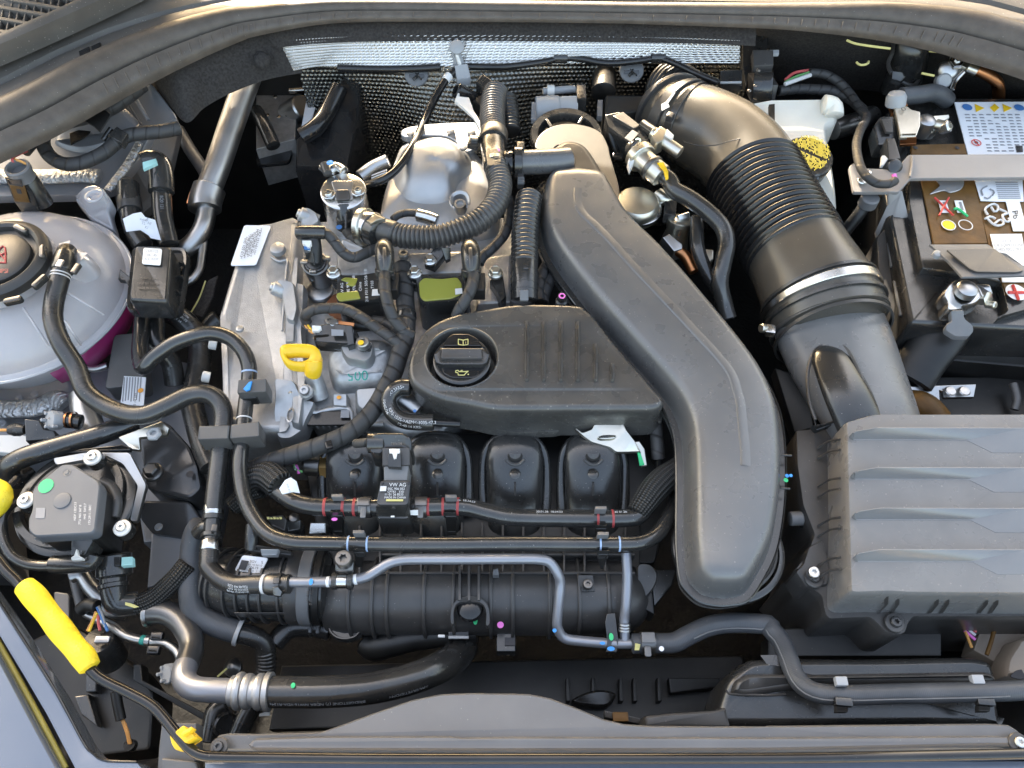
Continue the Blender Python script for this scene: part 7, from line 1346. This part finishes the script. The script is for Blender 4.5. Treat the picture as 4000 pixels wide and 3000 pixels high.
for m_, p in (('wire_r', [(1650, 410), (1720, 440), (1800, 480)]), ('pink', [(1660, 430), (1720, 490), (1790, 550)]), ('wire_w', [(1690, 430), (1740, 470), (1790, 510)]), ('wire_o', [(1700, 460), (1730, 540), (1760, 620)])): tube('wire', q(16, p, -118), 6, m_, x, seg=8)
plate('lower_crossbar', q(16, [(150, 450, -130), (900, 440, -130), (1500, 420, -130), (1500, 690, -134), (0, 690, -134), (0, 520, -134)]), 30, 'plas_d', sn, b=6)
# deep radiator shroud
fs = thing('fan_shroud', 'dark radiator fan shroud deep behind the front panel', 'fan shroud', (2300, 2700, -250))
plate('shroud', [(1100, 2600, -270), (2900, 2560, -270), (2950, 2800, -270), (1050, 2850, -270)], 20, 'plas_d', fs, b=6)
for a in ((480, 1000), (700, 900), (940, 900), (1060, 900), (1270, 880)): plate('shroud_rib', q(15, [(a[0] - 14, 880, -250), (a[0] + 14, 880, -250), (a[0] + 24, 1080, -252), (a[0] - 10, 1080, -252)]), 18, 'plas_d', fs, b=3)
plate('motor_cover', q(15, [(1355, 880, -245), (1800, 880, -245), (1790, 960, -248), (1370, 1010, -248)]), 14, 'plas_d', fs, b=4); stack('motor_hub', cr(q(15, [(520, 1090, -240), (600, 1020, -238), (760, 980, -238), (900, 1020, -240), (800, 1130, -244)]), 5, True), [(0, -30), (0, -4), (10, 0)], 'plas_s', fs)
plate('connector_row', q(15, [(800, 1160, -120), (1110, 1230, -120), (1110, 1280, -122), (800, 1220, -122)]), 14, 'plas', fs, b=3); box('connector', q(15, [(940, 1215, -112)])[0], (60, 34, 20), 'brown', fs)
# ================================================================ lower left: refrigerant lines, radiator hose
rp = thing('discharge_pipe', 'bright bent aluminium refrigerant pipe with crimped ferrule', 'refrigerant pipe', (750, 2550, -90))
tube('upper_bend', q(13, [(1275, 325, -126), (1330, 310, -124), (1440, 320, -122), (1550, 385, -120), (1640, 520, -116), (1655, 620, -112), (1630, 720, -104), (1595, 810, -97)]), 46, 'alu_dark_refl', rp, seg=26)  # same metal as the lower bend; its dark reflection is painted
tube('lower_bend', q(13, [(1605, 780, -99), (1588, 840, -94), (1602, 915, -90), (1680, 970, -86), (1800, 985, -84), (2000, 992, -84)]), 46.6, 'pipe', rp, seg=26)
lathe('pipe_end_ring', q(13, [(1275, 325, -126)])[0], [(50, -6), (52, 0), (50, 10)], 'alu_p', rp, ax=(1, .05, 0), n=28)
fe_ = tube('ferrule', q(13, [(2000, 992, -84), (2100, 996, -84), (2212, 1000, -84)]) + q(14, [(60, 1000, -84), (110, 1000, -84)]), 58, 'alu_s', rp, seg=30)
for a in ((2060, 995, 14), (2140, 996, 10)): band('ferrule_bead', fe_, q(13, [a[:2]])[0], 34, a[2], 'alu_s', rp, prof=[(-.5, -.2), (-.4, .6), (-.15, 1), (.15, 1), (.4, .6), (.5, -.2)], seg=30)
band('ferrule_bead', fe_, q(14, [(30, 1000)])[0], 36, 12, 'alu_s', rp, prof=[(-.5, -.2), (-.4, .6), (-.15, 1), (.15, 1), (.4, .6), (.5, -.2)], seg=30); band('ferrule_lip', fe_, q(14, [(95, 1000)])[0], 22, 16, 'alu_s', rp, seg=30)
plate('ferrule_tag', q(14, [(30, 1190, -110), (120, 1160, -110), (118, 1205, -112), (25, 1210, -112)]), 2, 'white_p', rp, b=1)
sh = tube('suction_hose', q(14, [(90, 1000, -84), (300, 1002, -84), (600, 1000, -86), (950, 975, -92), (1250, 915, -100), (1500, 830, -112), (1680, 735, -136), (1775, 620, -166), (1800, 520, -190)]), 60, 'rub_s', None, 'thick black printed hose sweeping from silver ferrule to manifold', 'hose', seg=28)
ttext('BRIDGESTONE (7) ND8A NW16-VDA-R134a', sh, q(14, [(540, 1000)])[0], 13, 'inkgrey', sh.o, off=.82, flip=True); ttext('>PA/IIR/PET/EPDM<', sh, q(14, [(1270, 915)])[0], 12, 'inkgrey', sh.o, off=.82, flip=True)
lathe('green_dab', q(14, [(320, 945, -66)])[0], [(9, 0), (5, 1)], 'green', sh.o, n=10, sy=1.2)
rp2 = thing('liquid_line', 'thin polished refrigerant line with blue band', 'refrigerant line', (560, 2480, -140))
tube('line', q(13, [(740, 320, -150), (880, 390, -146), (980, 440, -142), (1100, 520, -138), (1260, 560, -136), (1420, 580, -134), (1520, 640, -132), (1560, 720, -130)]), 17, 'alu_p', rp2, seg=16); tube('blue_band', q(13, [(1222, 550, -135), (1258, 558, -135)]), 19, 'teal', rp2, seg=14); tube('crimp', q(13, [(1262, 558, -135), (1300, 562, -135)]), 21, 'alu_p', rp2, seg=14)
for a, b_ in ((1350, 515), (1320, 635)): box('line_clip', (*q(13, [(a, b_)])[0], -126), (46, 30, 26), 'gloss', rp2)
cn = thing('coolant_quick_connector', 'black elbow quick connector with mint tab, lower left', 'connector', (450, 2280, -110))
tube('upper_body', q(9, [(980, 1480, -90), (985, 1560, -94), (990, 1659, -98)]), 66, 'plas_s', cn, seg=26); tube('elbow', q(13, [(980, 0, -98), (980, 80, -100), (985, 160, -104), (1010, 230, -110), (1090, 240, -114), (1180, 235, -118)]), 48, 'plas_s', cn, seg=24)
tube('collar', q(13, [(978, 70, -100), (980, 100, -101)]), 56, 'plas_s', cn, seg=26); plate('mint_tab', q(9, [(1050, 1495, -66), (1140, 1490, -66), (1145, 1560, -74), (1045, 1570, -74)]), 8, 'mint', cn, b=3); plate('window', q(9, [(985, 1495, -70), (1040, 1495, -70), (1040, 1570, -76), (985, 1570, -76)]), 4, 'gloss', cn, b=2)
bh2 = tube('braided_hose', q(13, [(1080, 240, -114), (1200, 240, -116), (1330, 190, -114), (1450, 90, -108), (1550, -10, -100), (1620, -100, -96)]), 40, 'braid', None, 'braided black hose curving from the elbow quick connector', 'hose', seg=22, step=3)
plate('yellow_flash', q(13, [(1080, 225, -96), (1130, 235, -96), (1200, 265, -98), (1160, 275, -98), (1080, 250, -97)]), 1.5, 'yel_line', bh2.o, b=1)
tube('copper_line', q(9, [(620, 1659, -130), (680, 1640, -130)]) + q(13, [(720, 0, -132), (780, 90, -134), (880, 200, -138), (960, 290, -144), (1090, 310, -150)]), 30, 'alu_p', None, 'pale metal line passing behind the elbow quick connector', 'metal pipe', seg=18)
tube('upright_rod', q(13, [(640, 0, -150), (670, 130, -155), (700, 250, -160)]), 20, 'body_d', None, 'dull grey rod standing left of the elbow quick connector', 'rod')
for k, (a, z_, L) in enumerate((((9, 430, 310), -70, 'pale grey valve cap above the green-dot pump'), ((13, 1430, 850), -120, 'pale grey valve cap behind the bent aluminium pipe'))):
    t_, u, v = a; x = thing('service_valve_cap', L, 'valve cap', (*q(t_, [(u, v)])[0], z_ - 10), 'refrigerant valve caps')
    ax_ = (-.55, -.35, .75); lathe('cap', (*q(t_, [(u, v)])[0], z_), [(36, -40), (38, -4), (34, 2), (20, 3)], 'greyp_l', x, ax=ax_, n=28)
    for j in range(6): lathe('cap_rib', (*q(t_, [(u + 66 * math.cos(j * 1.047), v + 66 * math.sin(j * 1.047))])[0], z_ + 1), [(7, -14), (7, 4), (4, 6)], 'greyp_l', x, ax=ax_, n=10)
    if k == 0: tube('stem', q(9, [(470, 315, -76), (560, 310, -80), (700, 330, -84)]), 30, 'plas_s', x, seg=20); [lathe('stem_ring', q(9, [(b_, 312, -80)])[0], [(32, -4), (33, 4)], 'copper', x, ax=(1, 0, 0), n=22, c1=False) for b_ in (590, 640)]; text('A', (*q(9, [(424, 297)])[0], -66.5), 10, 'plas', x, ang=10)
tube('fender_pipe', q(9, [(720, 100, -110), (740, 250, -112), (790, 390, -116), (850, 480, -120)]), 52, 'alu_p', None, 'stubby silver pipe crossing behind the vent hose', 'metal pipe', seg=20)
fh = tube('front_left_hose', q(9, [(1180, 330, -74), (1050, 370, -70), (850, 440, -66), (600, 510, -64), (350, 585, -62), (170, 650, -64), (70, 720, -72), (90, 800, -86), (170, 820, -96), (230, 780, -104)]), 40, 'rub_s', None, 'black hose sloping from rail to the left above the green-dot pump', 'hose', seg=22)
x = thing('wing_sensor_plug', 'small black two-pin plug with boot at the left edge', 'connector', (120, 1690, -90)); plate('body', q(9, [(210, 300, -76), (340, 310, -76), (380, 390, -80), (470, 400, -84), (480, 470, -88), (220, 490, -88)]), 26, 'plas_s', x, b=4); lathe('boot', q(9, [(150, 395, -86)])[0], [(20, -30), (26, -10), (26, 10), (18, 30)], 'rub', x, ax=(1, 0, 0), n=20); tube('wire', q(9, [(-60, 400, -88), (120, 398, -86)]), 6, 'wire_o', x, seg=8)
plate('wing_strip', q(9, [(-120, 440, -120), (180, 440, -120), (460, 490, -124), (160, 600, -126), (-120, 580, -124)]), 10, 'white_p', rl, b=3)
# ================================================================ green-dot pump
gp = thing('coolant_pump', 'grey coolant pump with green dot on its five-sided lid', 'coolant pump', (250, 2000, -90))
GPF = rnd(q(9, [(530, 690), (620, 685), (850, 830), (870, 880), (825, 1265), (780, 1295), (300, 1322), (240, 1270), (238, 1170), (275, 1080), (270, 940), (295, 890)], -24), 12)
stack('lid', GPF, [(0, -16), (0, -3), (3, -1), (7, 0)], 'pumpgrey', gp); stack('motor', GPF, [(8, -70), (6, -15)], 'plas_d', gp)
dot('green_dot', q(9, [(397, 880, -23.4)])[0], 29, 'green', gp, sq=.9); lathe('lid_boss', q(9, [(540, 1010, -24)])[0], [(34, 0), (32, 5), (26, 6)], 'pumpgrey', gp, n=32); lathe('lid_rivet', q(9, [(578, 765, -24)])[0], [(15, 0), (15, 2), (10, 1), (8, 4)], 'greyp', gp, n=22)
for k, t in enumerate(('NDF 12DC13', '7TU 965 567 B', 'H42  SW2.7', '17X.2911.1BEC')): text(t, (*q(9, [(650 + 42 * k, 1100 + 30 * (k % 2))])[0], -23.2), 9, 'inkw' if k < 9 else 'ink', gp, ang=-88)
plate('data_matrix', q(9, [(312, 1070), (392, 1070), (385, 1160), (305, 1160)], -23.4), .3, 'inkgrey', gp, b=.2)
gm = thing('pump_mount', 'black slotted mounting ring and silver bracket around the green-dot pump', 'pump mount', (420, 1960, -80))
for a0, a1_ in ((-62, 42), (200, 300)):
    lathe('ring', q(9, [(610, 990, -70)])[0], [(196, 0), (206, 4), (206, 22), (180, 24), (172, 4)], 'plas_s', gm, n=26, c1=False, a0=a0, a1=a1_)
lathe('ring_plate', q(9, [(650, 1010, -72)])[0], [(228, -40), (228, 0), (216, 5), (196, 5), (190, -4), (60, -4)], 'plas_s', gm, n=56)
for a, z_ in (((795, 630), -44), ((218, 1000), -44), ((1050, 1240), -50)):
    u, v = q(9, [a])[0]; lathe('grommet', (u, v, z_), [(36, -50), (36, -4), (28, 0)], 'plas_s', gm, n=28); torx(gm, (u, v, z_ + 3), 19, 'steel', washer='white_p')
plate('slot_plate', q(9, [(285, 1320, -60), (810, 1300, -60), (900, 1370, -64), (760, 1430, -70), (480, 1440, -70), (380, 1410, -68), (310, 1360, -64)]), 10, 'greyp', gm, b=4, r=8)
for a in (370, 470, 570): plate('slot', q(9, [(a - 34, 1325, -57), (a + 30, 1325, -57), (a + 20, 1370, -59), (a - 4, 1378, -60)]), 1, 'ink', gm, b=.6)
stack('bracket', rnd(q(9, [(455, 640, -60), (740, 590, -56), (1120, 590, -56), (1265, 870, -66), (1180, 1190, -80), (1120, 1180, -80), (1190, 880, -68), (1060, 690, -62), (920, 620, -58), (480, 700, -62)]), 12), [(0, -6), (0, -1), (2, 0)], 'alu_p', gm)
plate('bracket_arm', q(9, [(1020, 460, -62), (1200, 390, -58), (1400, 320, -54), (1460, 380, -56), (1440, 440, -60), (1200, 460, -62), (1210, 570, -68), (1130, 560, -66)]), 5, 'zinc', gm, b=3, r=6); lathe('arm_nut', q(9, [(1330, 430, -52)])[0], [(30, -6), (30, 4), (24, 10), (14, 10), (12, -4)], 'greyp_l', gm, n=6)
plate('upper_strip', q(9, [(480, 470, -64), (600, 430, -62), (760, 380, -60), (640, 450, -62), (520, 560, -66)]), 5, 'alu_p', gm, b=2); tube('web', q(9, [(870, 850, -60), (960, 890, -62), (1010, 1000, -64), (990, 1150, -68)]), 22, 'plas', gm)
plate('cross_bar', q(9, [(590, 590, -58), (700, 560, -56), (1050, 525, -52), (1130, 545, -54), (1120, 570, -56), (700, 590, -58)]), 6, 'gloss', gm, b=3)
px_ = thing('pump_plug', 'black elbow plug with white lock below the green-dot pump', 'connector', (330, 2180, -60))
plate('tower', q(9, [(640, 1300, -40), (790, 1295, -40), (800, 1360, -44), (730, 1480, -50), (612, 1480, -50), (615, 1360, -44)]), 26, 'plas_s', px_, b=4); plate('white_lock', q(9, [(612, 1500, -44), (640, 1480, -43), (660, 1425, -40), (675, 1480, -43), (715, 1500, -44), (712, 1515, -46), (615, 1518, -46)]), 5, 'white_p', px_, b=2)
tube('elbow', q(9, [(460, 1560, -70), (560, 1560, -68), (680, 1550, -66), (780, 1540, -66), (815, 1480, -64)]), 36, 'plas_s', px_, seg=22)
tube('pump_lead', q(9, [(455, 1570, -70), (350, 1570, -70), (220, 1550, -68), (100, 1480, -64), (30, 1350, -60), (15, 1220, -58), (40, 1100, -56), (120, 1020, -60)]), 21, 'rub_s', None, 'black corrugated lead hooking round left of the green-dot pump', 'wiring lead', seg=14)
x = thing('yellow_plug', 'bright yellow rounded plug cover at the left edge', 'plug cover', (0, 1970, -40)); tube('cover', q(9, [(-80, 880, -40, 36), (0, 925, -38, 40), (30, 985, -38, 34), (0, 1060, -44, 30), (-80, 1130, -50, 30)]), 50, 'yel', x, seg=24); tube('stalk', q(9, [(60, 900, -50), (140, 820, -60)]), 14, 'plas_s', x)
# loose wires, lower left
wl_ = thing('sensor_loom', 'open loom with orange and blue wires, lower left', 'wiring loom', (370, 2440, -140))
for m_, p in (('wire_o', [(830, 310), (800, 390), (755, 475)]), ('yel_p', [(840, 320), (800, 400), (770, 480)]), ('wire_r', [(850, 340), (850, 400), (865, 470)]), ('sblue', [(840, 270), (880, 360), (930, 475)]), ('greyp_l', [(850, 265), (880, 320), (910, 440)])): tube('wire', q(13, p, -128), 6, m_, wl_, seg=8)
tube('sheath', q(13, [(700, 290, -140), (760, 250, -134), (840, 265, -130)]), 26, 'plas_d', wl_); lathe('plug', q(13, [(880, 600, -150)])[0], [(66, -100), (64, -10), (62, 30), (56, 40)], 'plas_s', wl_, n=28, ax=(0, .3, 1)); box('metal_tab', q(13, [(880, 545, -126)])[0], (56, 26, 20), 'alu_p', wl_)
wl2 = thing('lower_wire_pair', 'pair of orange wires near the prop rod foot', 'wiring loom', (500, 2850, -180))
for dx in (0, 14): tube('wire', q(13, [(1050 + dx, 1240, -170), (1090 + dx, 1340, -172), (1115 + dx, 1450, -176)]), 5, 'wire_o', wl2, seg=8)
tube('sheath', q(13, [(1000, 1000, -160), (1020, 1120, -165), (1045, 1240, -170)]), 20, 'plas_d', wl2); lathe('socket', q(13, [(1120, 1460, -178)])[0], [(24, -20), (22, 6)], 'plas_s', wl2, n=18)
lh = thing('headlamp_housing', 'dark headlamp housing back deep at lower left', 'headlamp', (250, 2700, -200))
plate('housing', q(13, [(250, 560, -210), (600, 400, -200), (1150, 760, -200), (1330, 1000, -200), (1300, 1500, -210), (800, 1560, -220)]), 60, 'plas_d', lh, b=10, r=20); plate('inner_panel', q(13, [(460, 130, -180), (600, 150, -180), (600, 420, -182), (480, 420, -182)]), 10, 'body_d', lh, b=6, r=14)
plate('strut', q(13, [(740, 780, -190), (850, 800, -190), (830, 1000, -194), (740, 1000, -194)]), 20, 'plas_s', lh, b=6); plate('panel', q(13, [(640, 1040, -195), (760, 1020, -195), (840, 1300, -198), (700, 1200, -198)]), 14, 'plas_s', lh, b=6); lathe('stud', q(13, [(2010, 790, -170)])[0], [(34, -20), (34, 4), (26, 10), (14, 24), (8, 26)], 'dark_steel', lh, n=24)
tube('stay_wire', q(13, [(1960, 800, -160), (1880, 870, -162)]), 4, 'yel_line', lh, seg=6); plate('cross_member', q(13, [(1150, 760, -170), (1220, 760, -170), (1230, 900, -172), (1800, 1200, -176), (1780, 1260, -178), (1150, 900, -174)]), 20, 'plas_d', lh, b=5)
bh3 = tube('bottom_hose', q(13, [(2180, 1110, -130), (2110, 1250, -134), (2050, 1380, -138)]), 40, 'rub_s', None, 'black hose tail beneath the silver ferrule', 'hose', seg=20); tube('bottom_elbow', q(13, [(1950, 1110, -150), (1870, 1170, -150), (1840, 1280, -152), (1810, 1420, -156)]), 42, 'plas_s', None, 'dark plastic elbow beside the front panel corner', 'elbow', seg=20)
lathe('elbow_ring', q(13, [(1950, 1290, -130)])[0], [(46, -20), (48, 0), (42, 6), (36, 0)], 'plas_s', bh3.o, n=28, ax=(.6, -.3, .6))
# ================================================================ wing / front end bodywork
fw_ = thing('front_wing', 'glossy blue-grey painted front wing edge, lower left corner', 'wing panel', (100, 2800, -20))
stack('inner_flange', q(13, [(-300, -160, -6), (0, 250, -12), (230, 610, -20), (480, 1010, -28), (600, 1230, -32), (720, 1450, -36), (790, 1530, -36), (870, 1585, -36), (930, 1605, -36), (1190, 1612, -36), (1230, 1660, -36), (1230, 1900, -36), (760, 1900, -36), (640, 1659, -34), (400, 1200, -28), (200, 860, -22), (0, 530, -14), (-300, 60, -6)]), [(0, -30), (0, -3), (3, 0), (8, 0)], 'paint', fw_)
stack('outer_skin', q(13, [(-300, 160, -2), (0, 700, -10), (200, 1080, -16), (380, 1420, -22), (510, 1659, -26), (640, 1900, -30), (-300, 1900, -10)]), [(0, -26), (0, -4), (5, 0), (10, 1)], 'paint', fw_)
plate('gap_rubber', q(13, [(-300, 70, -20), (0, 560, -26), (350, 1230, -34), (600, 1690, -42), (700, 1900, -44), (620, 1900, -44), (0, 720, -26), (-300, 200, -20)]), 8, 'plas_d', fw_, b=3); tube('gap_bead', q(13, [(-100, 450, -14), (0, 600, -18), (200, 960, -24), (400, 1330, -30), (570, 1659, -36)]), 11, 'olive', fw_, seg=10)
tube('edge_bead', q(13, [(-100, 90, -8), (0, 235, -10), (240, 610, -18), (490, 1010, -26), (720, 1440, -34), (800, 1530, -35), (900, 1592, -35), (1180, 1605, -35)]), 5, 'gloss', fw_, seg=8)
fr = thing('lock_carrier_cover', 'grey-black plastic lock carrier cover along the bottom edge', 'front panel', (2200, 2900, -30))
TOPL = q(13, [(1835, 1440, -24), (1880, 1365, -22), (1960, 1350, -20)]) + q(14, [(0, 1355, -20), (550, 1340, -20), (700, 1290, -20), (1000, 1180, -20), (1350, 1060, -20), (1600, 1010, -20), (1850, 1000, -20), (2212, 1005, -20)]) + q(15, [(150, 1010, -20), (330, 1045, -20), (560, 1130, -20), (800, 1230, -20), (980, 1270, -20), (1200, 1285, -20), (2212, 1290, -20)]) + q(16, [(0, 1285, -20), (1900, 1265, -20), (2080, 1275, -20), (2170, 1330, -20), (2250, 1440, -22)])
BOTL = [(4120, 2930, -24), (3000, 2938, -24), (2000, 2938, -24), (1000, 2936, -24), (830, 2934, -24)]
stack('cover', rnd(TOPL + BOTL, 8, 3), [(0, -40), (0, -6), (4, -1.5), (10, 0)], 'panel', fr)
stack('raised_band', rnd(q(14, [(-60, 1470, -20), (0, 1405, -20), (560, 1385, -20), (1690, 1385, -20), (1800, 1396, -20), (2212, 1390, -20)]) + q(15, [(0, 1390, -20), (2212, 1395, -20)]) + q(16, [(0, 1395, -20), (1900, 1382, -20), (2080, 1390, -20), (2120, 1470, -20), (0, 1515, -21)]) + q(15, [(0, 1520, -21)]) + q(14, [(0, 1515, -21)]), 8), [(0, -2), (2, 4), (10, 6.5), (16, 6.5)], 'panel', fr)
torx(fr, q(13, [(1890, 1475, -14)])[0], 20, 'plas_s', washer='plas'); torx(fr, q(16, [(2170, 1440, -12)])[0], 22, 'steel', washer='plas')
plate('lower_panel', [(800, 2978, -40), (4200, 2972, -40), (4200, 3120, -40), (800, 3120, -40)], 20, 'paint', fr, b=4); plate('dark_gap', [(800, 2935, -46), (4200, 2930, -46), (4200, 2990, -46), (800, 2990, -46)], 20, 'gloss', fr, b=2)
plate('support_bracket', q(13, [(1395, 1265, -40), (1695, 1270, -40), (1690, 1420, -44), (1700, 1760, -50), (1350, 1760, -50), (1370, 1480, -46)]), 20, 'body_d', fr, b=6); plate('bracket_step', q(13, [(1390, 1570, -38), (1690, 1600, -38), (1740, 1760, -40), (1400, 1760, -40)]), 8, 'body_d', fr, b=6, r=10)
pr = thing('prop_rod', 'black bonnet prop rod along the front edge', 'prop rod', (700, 2880, -10))
prt = tube('rod', [(-120, 2060, 10)] + q(13, [(-60, -190, 6), (60, -40, 4), (170, 70, 2), (400, 370, 0), (760, 780, -4), (880, 890, -6), (1100, 1000, -8), (1300, 1110, -10), (1420, 1230, -12), (1550, 1390, -12), (1650, 1500, -12), (1750, 1550, -12), (1900, 1562, -12), (2212, 1566, -12)]) + [(1500, 2963, -12), (2200, 2963, -12), (3000, 2962, -12), (3600, 2953, -12), (4200, 2940, -12)], 21, 'gloss', pr, seg=18)
ym = tube('foam_grip', q(13, [(215, 90, 4, 40), (300, 180, 4, 46), (420, 330, 2, 43), (520, 460, 2, 47), (640, 610, 0, 43), (720, 700, 0, 46), (775, 790, -2, 40)]), 60, 'yel', pr, seg=28, step=3)
yc = thing('rod_clip', 'yellow plastic clip holding the prop rod', 'clip', (705, 2880, 0))
plate('saddle', q(13, [(1505, 1350, 2), (1580, 1285, 4), (1690, 1385, 4), (1600, 1445, 0)]), 20, 'yel_p', yc, b=6, r=8); plate('fin', q(13, [(1560, 1360, 10), (1650, 1300, 10), (1665, 1315, 10), (1640, 1345, 10), (1575, 1380, 10)]), 10, 'yel_p', yc, b=3); plate('lower_lip', q(13, [(1462, 1375, -14), (1500, 1360, -12), (1600, 1480, -16), (1590, 1515, -20), (1510, 1500, -18), (1480, 1450, -16)]), 10, 'yel_p', yc, b=4, r=8)
